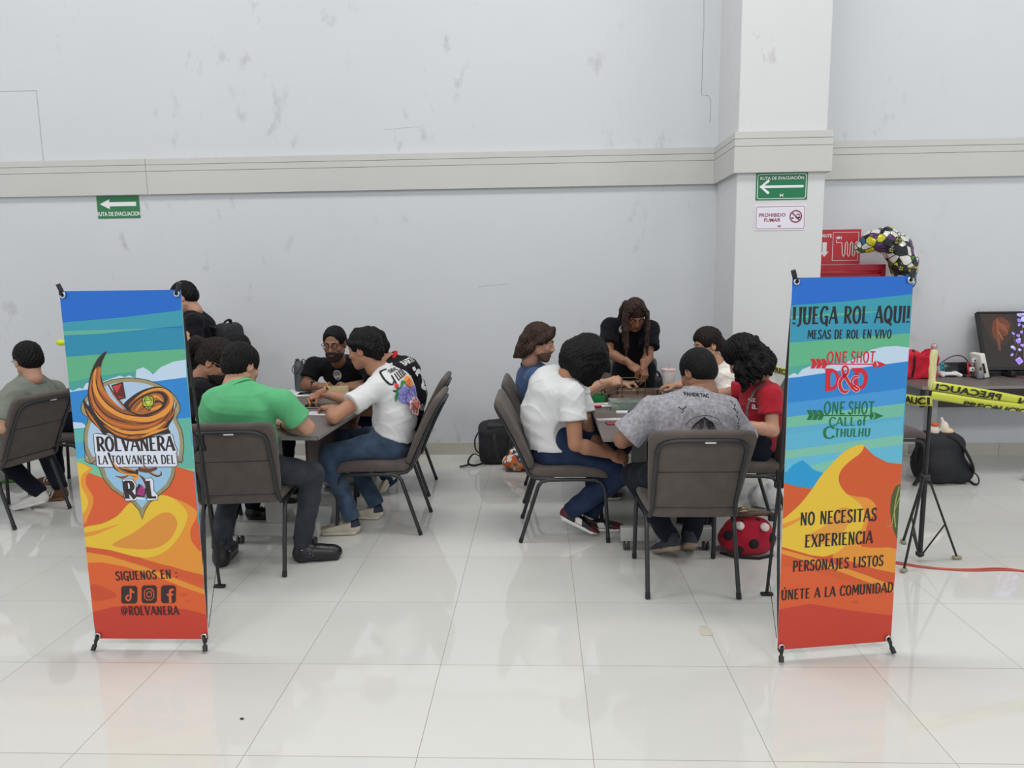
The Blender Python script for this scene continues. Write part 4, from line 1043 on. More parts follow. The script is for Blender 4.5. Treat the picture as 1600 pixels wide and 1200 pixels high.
# the whirl
whirl = [(328, 33), (240, 100), (170, 230), (138, 370), (128, 500), (140, 600), (80, 530), (100, 640), (150, 740), (240, 830), (310, 905), (350, 880), (450, 935), (600, 972), (700, 962), (820, 912), (940, 890), (1010, 880), (985, 820), (1040, 720), (1075, 560), (1040, 640), (1046, 560), (1028, 495), (985, 440), (900, 402), (800, 408), (680, 450), (580, 515), (505, 590), (545, 640), (480, 605), (400, 535), (330, 440), (285, 350), (262, 250), (280, 140)]
AL.poly(whirl, INK, 3, z=Z4)
AL.poly([(250, 185), (180, 260), (150, 400), (145, 520), (185, 640), (260, 740), (380, 850), (520, 920), (640, 945), (800, 900), (940, 820), (1010, 700), (1030, 600), (1018, 510), (960, 440), (880, 420), (760, 440), (640, 510), (560, 600), (600, 660), (500, 630), (390, 560), (310, 450), (265, 350), (245, 270)], (150, 84, 42), 3, z=Z4)
AL.line([(262, 200), (238, 320), (285, 440), (390, 555), (510, 640)], [16, 50, 46, 34, 6], B1, z=Z4)
AL.line([(215, 215), (192, 340), (230, 480), (330, 610), (480, 695), (640, 735), (800, 735), (930, 680), (1012, 590), (1012, 505), (950, 440), (850, 428), (730, 465), (630, 530)], [14, 34, 44, 46, 48, 46, 52, 56, 44, 36, 30, 26, 22, 4], B2, z=Z4)
AL.line([(165, 330), (160, 470), (210, 610), (330, 740), (480, 800), (640, 820), (800, 800), (930, 740)], [10, 26, 30, 34, 34, 30, 24, 4], B1, z=Z4)
AL.line([(165, 560), (240, 700), (360, 800), (520, 870), (700, 875), (850, 830), (960, 760)], [6, 22, 30, 36, 38, 34, 6], B2, z=Z4)
AL.line([(300, 800), (430, 885), (560, 925), (680, 925)], [6, 26, 26, 4], B1, z=Z4); AL.line([(700, 925), (850, 870), (980, 830)], [6, 30, 8], B2, z=Z4)
for q in ([(190, 270), (175, 420), (215, 570), (320, 690), (460, 750), (600, 775)], [(240, 250), (222, 370), (270, 500), (380, 610), (510, 680), (640, 700), (780, 705), (880, 665)], [(150, 480), (190, 620), (300, 745), (440, 830)], [(450, 840), (620, 855), (780, 840)], [(260, 740), (400, 850), (560, 900), (760, 890)], [(640, 780), (790, 775), (920, 715)], [(180, 660), (250, 760), (330, 830)], [(520, 940), (600, 905), (760, 885)], [(880, 790), (960, 720), (1010, 640)]):
    AL.line(q, [2]+[11]*(len(q)-2)+[2], INK, z=Z4)
AL.line([(110, 620), (170, 720), (270, 850)], [4, 26, 6], B1, z=Z4); AL.line([(1062, 600), (1030, 690), (990, 750)], [4, 16, 4], B1, z=Z4)
AL.poly([(560, 640), (620, 560), (720, 490), (830, 455), (920, 455), (978, 510), (965, 570), (925, 630), (850, 672), (740, 705), (640, 690)], INK, 3, z=Z4)
AL.poly([(585, 640), (640, 565), (730, 500), (830, 470), (905, 480), (935, 525), (930, 580), (880, 635), (800, 668), (700, 688), (630, 672)], (172, 100, 46), 3, z=Z4)
AL.line([(640, 650), (720, 560), (850, 500), (930, 560)], [8, 24, 26, 8], B2, z=Z4); AL.line([(600, 650), (680, 560), (800, 490)], [3, 9, 3], INK, z=Z4); AL.line([(840, 560), (900, 555), (940, 600), (900, 640)], [26, 18, 26, 4], INK, z=Z4); AL.line([(800, 640), (880, 612), (915, 590)], [18, 30, 10], B2, z=Z4); AL.line([(660, 665), (740, 610), (800, 600)], [2, 9, 2], INK, z=Z4)
AL.line([(340, 370), (400, 470), (480, 570), (540, 632)], [4, 26, 24, 4], INK, z=Z4); AL.line([(352, 400), (410, 490), (480, 575), (530, 622)], [2, 10, 10, 2], B1, z=Z4); AL.line([(296, 380), (350, 480), (440, 580), (520, 640)], [3, 10, 9, 3], CLOUD, z=Z4)
AL.poly([(378, 385), (500, 352), (533, 520), (448, 542)], INK, z=Z4); AL.poly([(392, 396), (490, 370), (440, 470)], (196, 62, 58), z=Z4); AL.poly([(392, 402), (436, 474), (452, 525)], (120, 34, 36), z=Z4); AL.poly([(494, 376), (520, 505), (446, 478)], (104, 28, 32), z=Z4); AL.poly([(446, 486), (518, 512), (458, 528)], (160, 44, 46), z=Z4)
hx = [(760, 472), (828, 508), (834, 592), (780, 650), (712, 604), (702, 520)]; AL.poly(hx, INK, z=Z4); AL.poly(inset(hx, 11), (168, 188, 60), z=Z4); AL.poly([(728, 548), (808, 540), (775, 612)], (196, 212, 80), z=Z4)
for q in ([(728, 548), (808, 540), (775, 612), (728, 548)], [(760, 480), (728, 548)], [(760, 480), (808, 540)], [(775, 612), (780, 642)], [(712, 600), (775, 612)], [(832, 590), (775, 612)]): AL.line(q, 8, INK, z=Z4, smooth=False)
# bottom lettering
DK = (52, 34, 34)
AL.text('SIGUENOS EN :', (186, 901), (284, 898), 13.5, DK, .18, .10); AL.text('@ROLVANERA', (194.5, 955), (286, 955), 13.5, DK, .18, .10)
def rr(x0, y0, x1, y1, r): return [(x0+r, y0), (x1-r, y0), (x1, y0+r), (x1, y1-r), (x1-r, y1), (x0+r, y1), (x0, y1-r), (x0, y0+r)]
OI = (222, 96, 56)
for (x0, y0, x1, y1) in ((194, 909.5, 219.5, 937), (226.5, 909, 250.5, 936.5), (257.5, 909, 281, 936.5)): AL.poly(rr(x0, y0, x1, y1, 3), DK)
AL.line([(209, 913.5), (209, 929)], 3, OI, smooth=False); AL.line([(209, 929), (206, 932), (202.3, 930), (202.3, 926.5), (206, 923.5)], 2.6, OI); AL.line([(209, 914), (211, 918), (215, 919.5)], [3, 3, 2.6], OI)
AL.line(rr(231, 914, 246, 931.5, 4)+[(235, 914)], 1.3, OI, smooth=False); AL.line(ellipse2(238.5, 922.8, 3.9, 4.2, 12)+[(242.4, 922.8)], 1.3, OI); AL.poly(ellipse2(243, 917.6, .9, .9, 8), OI)
AL.line([(272.5, 936), (271.8, 920), (273.5, 916), (277.5, 915.6)], [4.2, 3.8, 3.4, 3], OI); AL.line([(266.5, 923.5), (277, 923)], 3, OI, smooth=False)
# ------------------------------------------------------------------ right banner artwork
AR = Art([(1232.5, 433.4), (1438.4, 430.6), (1394, 1000.8), (1212, 1013.7)], .515, 1.60)
R5 = (1200, 420, 4.615); R6 = (1190, 680, 3.335); R7 = (1240, 540, 7.06)
AR.poly([(1200, 420), (1450, 420), (1410, 1020), (1200, 1020)], (50, 148, 178))
AR.poly([(120, 40), (1110, 30), (1092, 186), (560, 242), (130, 272)], (28, 106, 202), z=R5)
AR.poly([(130, 272), (560, 242), (1092, 186), (1080, 300), (600, 330), (130, 365)], (54, 154, 172), z=R5); AR.poly([(130, 355), (600, 325), (900, 312), (600, 345), (130, 372)], (96, 176, 154), z=R5)
AR.poly([(120, 552), (560, 522), (1065, 480), (1050, 700), (500, 760), (120, 800)], (94, 178, 136), z=R5); AR.poly([(120, 735), (400, 690), (700, 640), (700, 720), (120, 790)], (78, 166, 152), z=R5)
AR.poly([(110, 815), (400, 775), (860, 712), (1050, 688), (1020, 1000), (110, 1100)], (38, 130, 204), z=R5)
AR.poly([(110, 815), (140, 790), (170, 775), (195, 792), (230, 750), (300, 722), (420, 722), (560, 700), (700, 650), (760, 606), (860, 582), (960, 577), (1060, 588), (1050, 690), (860, 714), (400, 777), (200, 806)], CLOUD, z=R5); AR.poly([(560, 655), (590, 690), (625, 660)], (94, 178, 136), z=R5)
AR.poly([(105, 1000), (1030, 890), (1015, 1005), (100, 1105)], (66, 150, 212), z=R5); AR.poly([(100, 1102), (1020, 1000), (1010, 1100), (95, 1180)], (112, 186, 160), z=R5); AR.poly([(95, 1178), (1015, 1095), (1005, 1170), (90, 1250)], (88, 170, 204), z=R5)
AR.poly([(100, 105), (760, 20), (755, 75), (100, 150)], (122, 190, 168), z=R6); AR.poly([(100, 20), (760, -60), (758, 22), (100, 106)], (92, 176, 206), z=R6); AR.poly([(100, 148), (755, 73), (752, 200), (300, 225), (100, 215)], (98, 182, 210), z=R6); AR.poly([(230, 190), (420, 140), (430, 170), (320, 215)], (120, 192, 172), z=R6)
AR.poly([(90, 268), (180, 292), (260, 300), (330, 230), (450, 100), (530, 74), (545, 82), (600, 132), (670, 165), (760, 176), (690, 1080), (60, 1120)], (206, 88, 42), z=R6)
AR.poly([(95, 265), (105, 225), (150, 178), (205, 152), (240, 182), (272, 208), (318, 220), (290, 268), (248, 302), (180, 290)], (34, 152, 206), z=R6)
AR.poly([(405, 205), (392, 270), (430, 322), (500, 342), (560, 350), (602, 382), (602, 422), (560, 480), (545, 540), (530, 600), (730, 612), (715, 728), (560, 702), (370, 655), (430, 560), (520, 460), (500, 380), (430, 330), (400, 280)], LO, 3, z=R6)
AR.poly([(538, 72), (480, 85), (420, 120), (350, 188), (300, 242), (250, 312), (190, 382), (110, 450), (70, 480), (70, 590), (200, 640), (300, 650), (380, 632), (440, 592), (500, 545), (538, 480), (536, 405), (500, 365), (440, 322), (405, 270), (412, 212), (460, 162), (528, 112)], YE, 3, z=R6)
AR.poly([(230, 548), (330, 490), (395, 412), (430, 396), (468, 412), (460, 470), (420, 530), (330, 588)], (220, 152, 58), 3, z=R6); AR.line([(80, 500), (160, 470), (250, 420)], [28, 18, 2], LO, z=R6)
AR.poly([(70, 592), (250, 640), (420, 660), (600, 710), (720, 735), (715, 800), (500, 745), (300, 692), (70, 634)], (204, 84, 42), z=R6)
AR.poly([(70, 628), (250, 676), (420, 728), (560, 778), (715, 835), (715, 800), (560, 745), (420, 700), (250, 650), (70, 605)], LO, z=R6)
AR.poly([(60, 690), (240, 715), (420, 765), (710, 845), (700, 945), (480, 925), (250, 890), (60, 920)], (214, 92, 46), z=R6)
AR.poly([(60, 915), (250, 885), (480, 920), (700, 945), (690, 1090), (50, 1130)], RED, z=R6); AR.poly([(470, 876), (490, 868), (510, 876), (490, 884)], (196, 80, 44), 3, z=R6)
AR.poly([(740, 280), (712, 295), (690, 350), (684, 420), (695, 490), (712, 545), (728, 562), (760, 500), (760, 300)], (70, 84, 44), 4, z=R6); AR.line([(735, 290), (708, 400), (712, 500)], 7, (150, 150, 80), z=R6); AR.line([(740, 340), (706, 420), (690, 490), (665, 492)], 5, (150, 150, 80), z=R6)
BK = (30, 30, 34)
AR.text('!JUEGA ROL AQUI!', (1233, 509.5), (1430, 507), 28, BK, .19, .10, track=.11); AR.text('MESAS DE ROL EN VIVO', (1258.5, 533.5), (1399, 532.5), 14.5, BK, .19, .10)
CR = (204, 30, 48); GR = (20, 108, 60)
def arrow(z, dx, dy, col):
    for k in range(3):
        x = 165+62*k+dx; AR.poly([(x, 180+dy), (x+50, 180+dy), (x+82, 236+dy), (x+50, 290+dy), (x, 290+dy), (x+26, 236+dy)], col, z=z)
    AR.line([(300+dx, 240+dy), (930+dx, 242+dy)], 13, col, z=z, smooth=False)
    AR.poly([(895+dx, 245+dy), (935+dx, 200+dy), (955+dx, 245+dy), (920+dx, 292+dy)], col, z=z); AR.poly([(945+dx, 200+dy), (1065+dx, 246+dy), (940+dx, 292+dy), (972+dx, 246+dy)], col, z=z)
arrow(R7, 0, 0, CR); arrow(R7, -40, 578, GR)
def t7(t, x0, y0, x1, y1, cap, col, a, b, tr=.10, fl=1.1): AR.text(t, (1240+x0/7.06, 540+y0/7.06), (1240+x1/7.06, 540+y1/7.06), cap/7.06, col, a, b, track=tr, flare=fl)
t7('ONE', 358, 228, 600, 226, 128, CR, .14, .12); t7('SHOT', 640, 226, 925, 224, 128, CR, .14, .12)
t7('ONE', 322, 806, 568, 804, 140, GR, .15, .12); t7('SHOT', 608, 804, 908, 802, 140, GR, .15, .12)
t7('CALL', 385, 938, 690, 932, 98, GR, .14, .09); t7('of', 715, 932, 815, 930, 100, GR, .14, .09)
t7('C', 318, 1080, 445, 1070, 132, GR, .14, .10); t7('THULHU', 448, 1058, 862, 1052, 92, GR, .17, .10)
def D_(x0, w_, y0, y1): 
    AR.poly([(x0, y0), (x0+w_*.5, y0), (x0+w_*.85, y0+30), (x0+w_, y0+90), (x0+w_*.97, y0+160), (x0+w_*.7, y1-15), (x0+w_*.4, y1), (x0-8, y1)], CR, z=R7)
D_(345, 160, 290, 542); AR.poly([(330, 292), (400, 292), (400, 345), (360, 335)], CR, z=R7); AR.poly([(330, 545), (400, 500), (400, 542)], CR, z=R7)
AR.poly([(405, 345), (445, 345), (470, 400), (460, 455), (430, 490), (400, 490)], (50, 138, 206), 2, z=R7)
D_(690, 155, 285, 530); AR.poly([(648, 285), (740, 285), (740, 345), (690, 340)], CR, z=R7); AR.poly([(735, 345), (775, 350), (795, 400), (785, 455), (755, 485), (728, 470)], (50, 138, 206), 2, z=R7)
for c, g in (((226, 206, 214), 10), (CR, 0)):
    AR.line([(720, 545), (670, 520), (600, 420), (555, 350), (545, 290), (575, 262), (608, 290), (600, 345), (540, 395), (510, 460), (530, 530), (575, 555), (625, 530)], [16+g, 34+g, 38+g, 40+g, 26+g, 22+g, 24+g, 30+g, 34+g, 38+g, 40+g, 36+g, 6+g], c, z=R7)
    AR.line([(745, 385), (690, 385), (655, 420), (660, 470), (700, 500), (735, 530), (690, 560)], [6+g, 26+g, 22+g, 18+g, 30+g, 22+g, 10+g], c, z=R7)
for a in range(6): AR.line([(505+12*a, 400-12*a), (495+14*a, 372-12*a)], [8, 1], CR, z=R7, smooth=False)
AR.line([(548, 400), (575, 440), (560, 470)], [4, 5, 2], (40, 60, 110), z=R7); AR.line([(670, 470), (700, 480), (720, 470)], [3, 5, 2], (40, 40, 60), z=R7)
def t6(t, x0, y0, x1, y1, cap): AR.text(t, (1190+x0/3.335, 680+y0/3.335), (1190+x1/3.335, 680+y1/3.335), cap/3.335, BK, .18, .10, track=.11)
t6('NO NECESITAS', 192, 490, 606, 466, 66); t6('EXPERIENCIA', 218, 602, 584, 580, 64); t6('PERSONAJES LISTOS', 153, 724, 641, 694, 54); t6('ÚNETE A LA COMUNIDAD', 92, 866, 692, 826, 50)
# ------------------------------------------------------------------ the stands
M_VBACK = mat('banner_back_white', (226, 226, 224), .6); M_POLE = mat('black_pole', (26, 27, 29), .45, spec=.5); M_EYEL = mat('eyelet_metal', (190, 192, 194), .25, 1.0)
def banner(label, art, bl, br, z0, z1, rear, lean=0.0, tl=None, tr=None):
    bl, br = np.array(bl, float), np.array(br, float); c = (bl+br)/2; t = thing('banner_stand', label, 'banner', (c[0], c[1], 0))
    u = nrm(np.append(br-bl, 0)); n = np.array((u[1], -u[0], 0)); W = np.linalg.norm(br-bl); o = np.append(bl-c, 0)
    dx = np.zeros(3) if tl is None else np.append(np.array(tl, float)-bl, 0)
    def fn(a, b, h):
        s = b/art.H; sag = .010*math.sin(PI*s)*math.sin(PI*a/art.W)
        return o+u*(a/art.W*W)+np.array((0, 0, z0+(z1-z0)*s))+dx*s+n*(h+.001-sag*0)
    mb = art.panel(fn); k = len(art.mats)
    mb.add([fn(0, 0, -.001), fn(art.W, 0, -.001), fn(art.W, art.H, -.001), fn(0, art.H, -.001)], [(3, 2, 1, 0)], k)
    for (p, q) in (((0, 0), (art.W, 0)), ((art.W, 0), (art.W, art.H)), ((art.W, art.H), (0, art.H)), ((0, art.H), (0, 0))):
        mb.add([fn(*p, -.001), fn(*q, -.001), fn(*q, .0002), fn(*p, .0002)], [(0, 1, 2, 3)], k)
    pn = mb.build('printed_panel', art.mats+[M_VBACK], t)
    e = .016
    cs = [(e, e), (art.W-e, e), (e, art.H-e), (art.W-e, art.H-e)]
    ax = Matrix(np.stack([u, np.array((0, 0, 1.0)), n], 1).tolist())
    for a, b in cs:
        g = MB(); g.lathe([(.0065, -.001), (.0065, .0035), (.0095, .0045), (.0135, .003), (.014, -.001)], fn(a, b, .006), 0, 20, axis=ax); g.build('eyelet', [M_EYEL], pn)
    hub = np.array(rear[1], float)-np.append(c, 0); foot = np.array(rear[0], float)-np.append(c, 0)
    h = MB(); h.box(hub, (.035, .035, .07), bevel=.006); h.box(hub+np.array((0, 0, -.04)), (.05, .03, .03), bevel=.005); h.build('hub', [M_POLE], t)
    for i, (a, b) in enumerate(cs):
        P = fn(a, b, 0); m = MB(); mid = (P+hub)/2-n*.02
        if i < 2:
            f = P+n*.03+np.array((0, 0, -.05)); f[2] = .012; f = f+u*(.012 if i else -.012)
            m.tube(catmull([hub, mid, P-n*.015, P+n*.012, P*.45+f*.55, f], 4), .0065, 0, 8); m.tube([f+nrm(P-f)*.022, f-nrm(P-f)*.004], .0105, 0, 10)
            m.build('lower_arm', [M_POLE], t)
        else:
            tip = P+np.array((0, 0, .045))+u*(.016 if i == 3 else -.016)+n*.004
            m.tube(catmull([hub, mid+n*.005, P-n*.012+np.array((0, 0, -.02)), P-n*.004, tip], 5), .0065, 0, 8); m.tube([P*.6+tip*.4, tip], .0095, 0, 10)
            m.tube([P-n*.008, P+n*.012, P+n*.012+np.array((0, 0, .014))], .004, 0, 8); m.build('upper_arm', [M_POLE], t)
    m = MB(); m.tube([hub, foot+np.array((0, 0, .015))], .0085, 0, 8); m.build('rear_leg', [M_POLE], t)
    m = MB(); m.box(foot+np.array((0, 0, .008)), (.062, .03, .014), bevel=.006); m.build('rear_foot', [M_RUB], t)
    d = MB(); d.tube([hub*.15+foot*.85+np.array((0, 0, .01)), fn(art.W if foot[0] > 0 else 0, .05, -.01)], .0014, 0, 6); d.build('brace_wire', [M_POLE], t)
    return t
banner('tall blue and orange banner with a brown whirlwind emblem on a shield', AL, (-1.992, 2.965), (-1.479, 2.965), .050, 1.588, [(-1.722, 3.62, 0), (-1.70, 3.48, .835)], tl=(-1.988, 2.955))
banner('tall blue and orange banner with a yellow dune and many lines of lettering', AR, (.992, 2.90), (1.500, 2.982), .048, 1.602, [(1.147, 3.54, 0), (1.150, 3.42, .655)], tl=(.996, 2.915))
# ================================================================== the people
A = np.array
BLACK_T = cloth('black_jersey_cloth', (21, 22, 27), .9, .15); NAVY = cloth('dark_navy_trousers', (27, 30, 42), .9, .15); BLACKP = cloth('black_trousers', (21, 22, 25), .9, .15)
DENIM = cloth('blue_denim', (62, 78, 100), .85, .28, 350); DENIM_D = cloth('dark_blue_denim', (38, 50, 77), .85, .25, 350); CHAR = cloth('charcoal_denim', (56, 58, 66), .85, .22, 350)
WHITE_T = cloth('white_tee_cloth', (214, 215, 216), .85, .03); GREEN_T = cloth('green_tee_cloth', (92, 176, 122), .85, .07); BLUE_T = cloth('blue_tee_cloth', (60, 84, 121), .85, .10)
GREY_T = mat('acid_washed_grey', (152, 151, 158), .9, spec=.2, var=(55, .28), bump=(420, .25)); SAGE_T = cloth('sage_shirt_cloth', (118, 124, 114), .85, .10); RED_T = cloth('red_tee_cloth', (164, 34, 48), .85, .10)
SATIN = mat('white_satin', (226, 222, 214), .28, spec=.6, var=(12, .05))
H_BLACK = hair_mat('black_hair', (15, 14, 16)); H_DARK = hair_mat('dark_brown_hair', (30, 23, 21)); H_BROWN = hair_mat('brown_hair', (54, 41, 34)); H_LONG = hair_mat('long_brown_hair', (52, 37, 32)); M_STUB = mat('beard_stubble', (86, 61, 49), .8, var=(160, .4)); M_BEARD = mat('short_beard', (32, 25, 23), .8, var=(160, .4))
M_LEATH = mat('black_leather', (22, 22, 25), .35, spec=.5, bump=(60, .15)); M_STUD = mat('steel_stud', (200, 200, 200), .25, 1.0); M_SOLEB = mat('black_sole', (24, 24, 26), .6)
M_CREAM = mat('cream_suede', (188, 180, 164), .8, var=(20, .08)); M_SOLEC = mat('cream_sole', (196, 188, 170), .6); M_NAVYT = mat('navy_trim', (40, 44, 62), .7); M_LACE = mat('lace_white', (214, 212, 206), .8)
M_WSHOE = mat('white_leather_shoe', (215, 213, 208), .5); M_WSOLE = mat('white_sole', (222, 220, 214), .5); M_BROWNS = mat('brown_suede', (96, 62, 44), .8); M_GUM = mat('gum_sole', (128, 84, 56), .6)
M_SOCK = cloth('white_sock', (224, 224, 222), .9, .04); M_BURG = mat('burgundy_trim', (96, 26, 34), .6); M_GLASS_F = mat('dark_spectacle_frame', (40, 38, 38), .3); M_GLASS_M = mat('thin_metal_frame', (150, 140, 125), .25, 1.0)
M_WATCH = mat('black_watch', (26, 27, 29), .35); M_BLUEB = mat('blue_wristband', (40, 110, 210), .4, var=(60, .35)); M_INK = mat('black_ink', (28, 28, 30), .8); M_CARDB = mat('beaded_band', (120, 70, 40), .6)

# ---- green shirt, back to us, near end of the left table
p = Person('person in a green T-shirt seated with back to us, left arm of table', (-1.65, 3.84), 'light')
p.root['label'] = 'person in a plain green T-shirt and black boots seated with back to us'
p.pose(A((-1.655, 3.925, .575)), at(376, 603, 3.86), at(377, 573, 3.95), (.42, .83, -.42), (.1, .45, 1), 1.0, R(94),
       sh=(at(339, 627, 3.83), at(441, 630, 3.84)), el=(at(322, 672, 3.88), at(480, 668, 3.90)), wr=(A((-1.80, 4.13, .785)), A((-1.52, 4.14, .785))),
       hands=(('relaxed', (.3, 1, 0), (-.2, 0, 1)), ('relaxed', (-.5, .9, 0), (.2, 0, 1))),
       kn=(A((-1.85, 4.20, .52)), at(489, 741, 4.02)), an=(atz(345, 852, .12), atz(473, 846, .12)), toe=((-.12, 1, 0), (.97, .22, 0)), bulk=1.06, hunch=.05)
p.make_body(); p.shirt(GREEN_T, sleeve=.70, hem=.08, collar=(GREEN_T, .010), seed=1.3, fold=.003); p.pants(CHAR, seed=.7); p.shoes('boot', [M_LEATH, M_SOLEB, M_STUD])
p.hair(lambda S, g: hair_short(S, g, 1.05, -.075), H_BLACK, freq=30)

# ---- white shirt with the flower print, side on at the left table
p = Person('', (-.93, 4.64), 'tan'); p.root['label'] = 'person in a white T-shirt with a colourful flower print, pointing a pencil'
p.pose(A((-.985, 4.645, .57)), at(600, 578, 4.66), at(569, 546, 4.64), (-.93, .22, -.22), (-.25, 0, 1), 1.0, R(180),
       sh=(at(590, 605, 4.50), at(598, 598, 4.88)), el=(atz(521, 652, .80), at(562, 629, 5.02)), wr=(A((-1.36, 4.63, .79)), atz(501, 614, .83)),
       hands=(('relaxed', (-.8, .5, 0), (.1, 0, 1)), ('pinch', (-.92, .05, -.38), (-.30, -.45, .8))),
       kn=(at(511, 712, 4.5), A((-1.37, 4.86, .53))), an=(atz(549, 806, .12), atz(586, 784, .12)), toe=((-1, -.06, 0), (-1, .1, 0)), bulk=1.04, hunch=.05)
p.make_body(); p.shirt(WHITE_T, sleeve=.60, hem=.02, collar=(WHITE_T, .009), seed=2.2); p.pants(DENIM, seed=1.9); p.shoes('sneaker', [M_CREAM, M_SOLEC, M_NAVYT, M_LACE])
def hair_swept(S, g):
    hair_short(S, g, 1.01, -.085)
    S.chain([(0, .055, .104), (.03, .03, .125), (.03, -.05, .115), (0, -.105, .05), (0, -.105, -.03), (0, -.085, -.075)], [.014, .016, .018, .022, .024, .018], k=.03)
    for q in (1, -1): S.chain([(q*.04, .08, .08), (q*.072, .05, .055), (q*.082, -.02, .04), (q*.06, -.08, .0), (q*.04, -.09, -.06)], [.009, .010, .013, .018, .016], k=.025)
p.hair(lambda S, g: (hair_swept(S, g), face_open(S, .092, False)), H_BLACK, freq=22); p.brows(H_BLACK); p.band(1, M_BLUEB, .3, .022, .031)
pen_tip = p.tips[1]
flower = []
def blossom(cx, cy, r, mi, mi2, n=14, seed=1):
    rnd = random.Random(seed)
    flower.append(P1([(cx+r*(1+.08*math.sin(9*t))*math.cos(t), cy+r*(1+.08*math.sin(9*t))*math.sin(t)) for t in [2*PI*k/36 for k in range(36)]], mi))
    for k in range(n):
        a = rnd.uniform(0, 2*PI); q = rnd.uniform(.2, .85)*r; flower.append(P1(ellipse2(cx+q*math.cos(a), cy+q*math.sin(a), r*.17, r*.12, 8, a), mi2))
# in print coordinates (metres): x towards the person's right shoulder blade, y up the back
flower.append(stroke2([(-.005, .125), (-.045, .125), (-.062, .09), (-.055, .055), (-.038, .040), (-.02, .055)], [.006, .010, .014, .012, .008, .005], 0))
flower.append(stroke2([(-.012, .085), (-.018, .05), (-.022, .015), (-.04, .002), (-.052, .012)], [.008, .011, .010, .008, .006], 0))
for k in range(5): flower.append(stroke2([(.008+.017*k, .086+.003*k), (.004+.017*k, .045+.003*k)], [.008, .007], 0, smooth=False)); flower.append(stroke2([(.004+.017*k, .044+.003*k), (.014+.017*k, .050+.003*k)], [.004, .004], 0, smooth=False))
flower.append(txt2('DEVIL', .026, .020, .098, 0, .001, .9))
flower.append(P1(ellipse2(-.026, .026, .012, .012, 10), 5)); 
for (a, b, c) in (((-.055, -.03), (-.03, .0), (.0, .008)), ((-.01, .0), (.015, .028), (.03, .02)), ((-.062, -.045), (-.045, -.02), (-.02, -.012))): flower.append(stroke2([a, b, c], [.004, .020, .004], 1))
flower.append(P1([(.03, .035), (.05, .048), (.075, .045), (.09, .02), (.082, -.012), (.065, -.03), (.05, -.012), (.034, .005)], 2))
for k in range(5): flower.append(P1(ellipse2(.045+.012*(k % 3), .02-.015*(k//3), .010, .005, 8, k), 6))
blossom(-.002, -.035, .042, 3, 7, 16, 3); blossom(.066, -.055, .045, 3, 7, 16, 5); blossom(.03, -.07, .04, 3, 7, 12, 8)
flower.append(stroke2([(.01, -.148), (.04, -.158), (.075, -.145), (.088, -.115)], [.014, .020, .018, .008], 0))
blossom(.032, -.112, .046, 4, 8, 30, 9); flower.append(P1(ellipse2(.032, -.108, .016, .016, 12), 6))
for k in range(3): flower.append(stroke2([(.075+.012*k, -.165-.012*k), (.125+.01*k, -.125-.014*k)], [.004, .003], 9, smooth=False))
M_PRINT = [M_INK, mat('leaf_green_print', (30, 128, 66), .8), mat('orange_print', (230, 150, 50), .8), mat('violet_print', (132, 126, 196), .8), mat('pale_pink_print', (226, 188, 184), .8), mat('red_print', (214, 52, 58), .8),
           mat('coral_print', (206, 104, 84), .8), mat('lilac_print', (158, 156, 216), .8), mat('dusty_pink_print', (160, 92, 96), .8), mat('grey_print', (120, 120, 124), .8)]
p.decal('shirt_print', at(625, 612, 4.60), (.48, -.84, .28), (-.42, -.05, 1), [([(x*1.26-.012, y*1.26+.012) for x, y in v], f, m) for v, f, m in flower], M_PRINT, label='flower print with black lettering')

# ---- black and white jersey behind
p = Person('', (-1.0, 5.46), 'tan'); p.root['label'] = 'person in a black and white number jersey with a red collar'
p.pose(A((-1.055, 5.47, .57)), at(612, 562, 5.42), at(581, 541, 5.38), (-.93, .0, -.34), (-.3, 0, 1), .98, R(180),
       sh=(at(620, 584, 5.24), at(606, 574, 5.62)), el=(at(596, 640, 5.18), A((-1.32, 5.75, .80))), wr=(at(556, 645, 5.12), A((-1.55, 5.6, .79))),
       hands=(('relaxed', (-.25, -.05, -.95), (-.5, -.8, .1)), ('relaxed', (-1, -.2, 0), (0, .1, 1))),
       kn=(A((-1.43, 5.33, .545)), A((-1.44, 5.62, .545))), an=(at(611, 752, 5.3), A((-1.40, 5.62, .11))), toe=((-.62, -.25, -.74), (-1, 0, 0)), bulk=1.03, hunch=.07)
p.make_body(); p.shirt(BLACK_T, sleeve=.85, hem=.04, collar=(cloth('red_collar', (190, 28, 44), .8), .017), seed=3.1); p.pants(DENIM_D, seed=2.9)
p.shoes('sneaker', [M_CREAM, M_SOLEC, M_NAVYT, M_LACE], lift=(.02, 0)); p.hair(hair_swept, H_BLACK); p.band(0, M_WATCH, .3, .03, .031)
num = [stroke2([(-.075, .05), (-.055, .062), (-.055, -.13)], [.02, .034, .034], 0, smooth=False), P1([(-.08, -.115), (-.03, -.115), (-.03, -.135), (-.08, -.135)], 0),
       stroke2([(.0, .05), (.03, .065), (.065, .05), (.065, .0), (.03, -.025), (.07, -.05), (.07, -.11), (.03, -.132), (-.005, -.115)], .026, 0), P1([(-.012, .098), (.014, .098), (.014, .076), (-.012, .076)], 0),
       txt2("IBARTI", .046, .0, .125, 0, .001, .85)]
p.decal('shirt_print', at(641, 602, 5.35), (.80, -.45, .40), (-.40, 0, 1), [([(x*1.35+.015, y*1.35-.02) for x, y in v], f, m) for v, f, m in num], [mat('white_print', (222, 222, 222), .8)], label='white number and lettering')

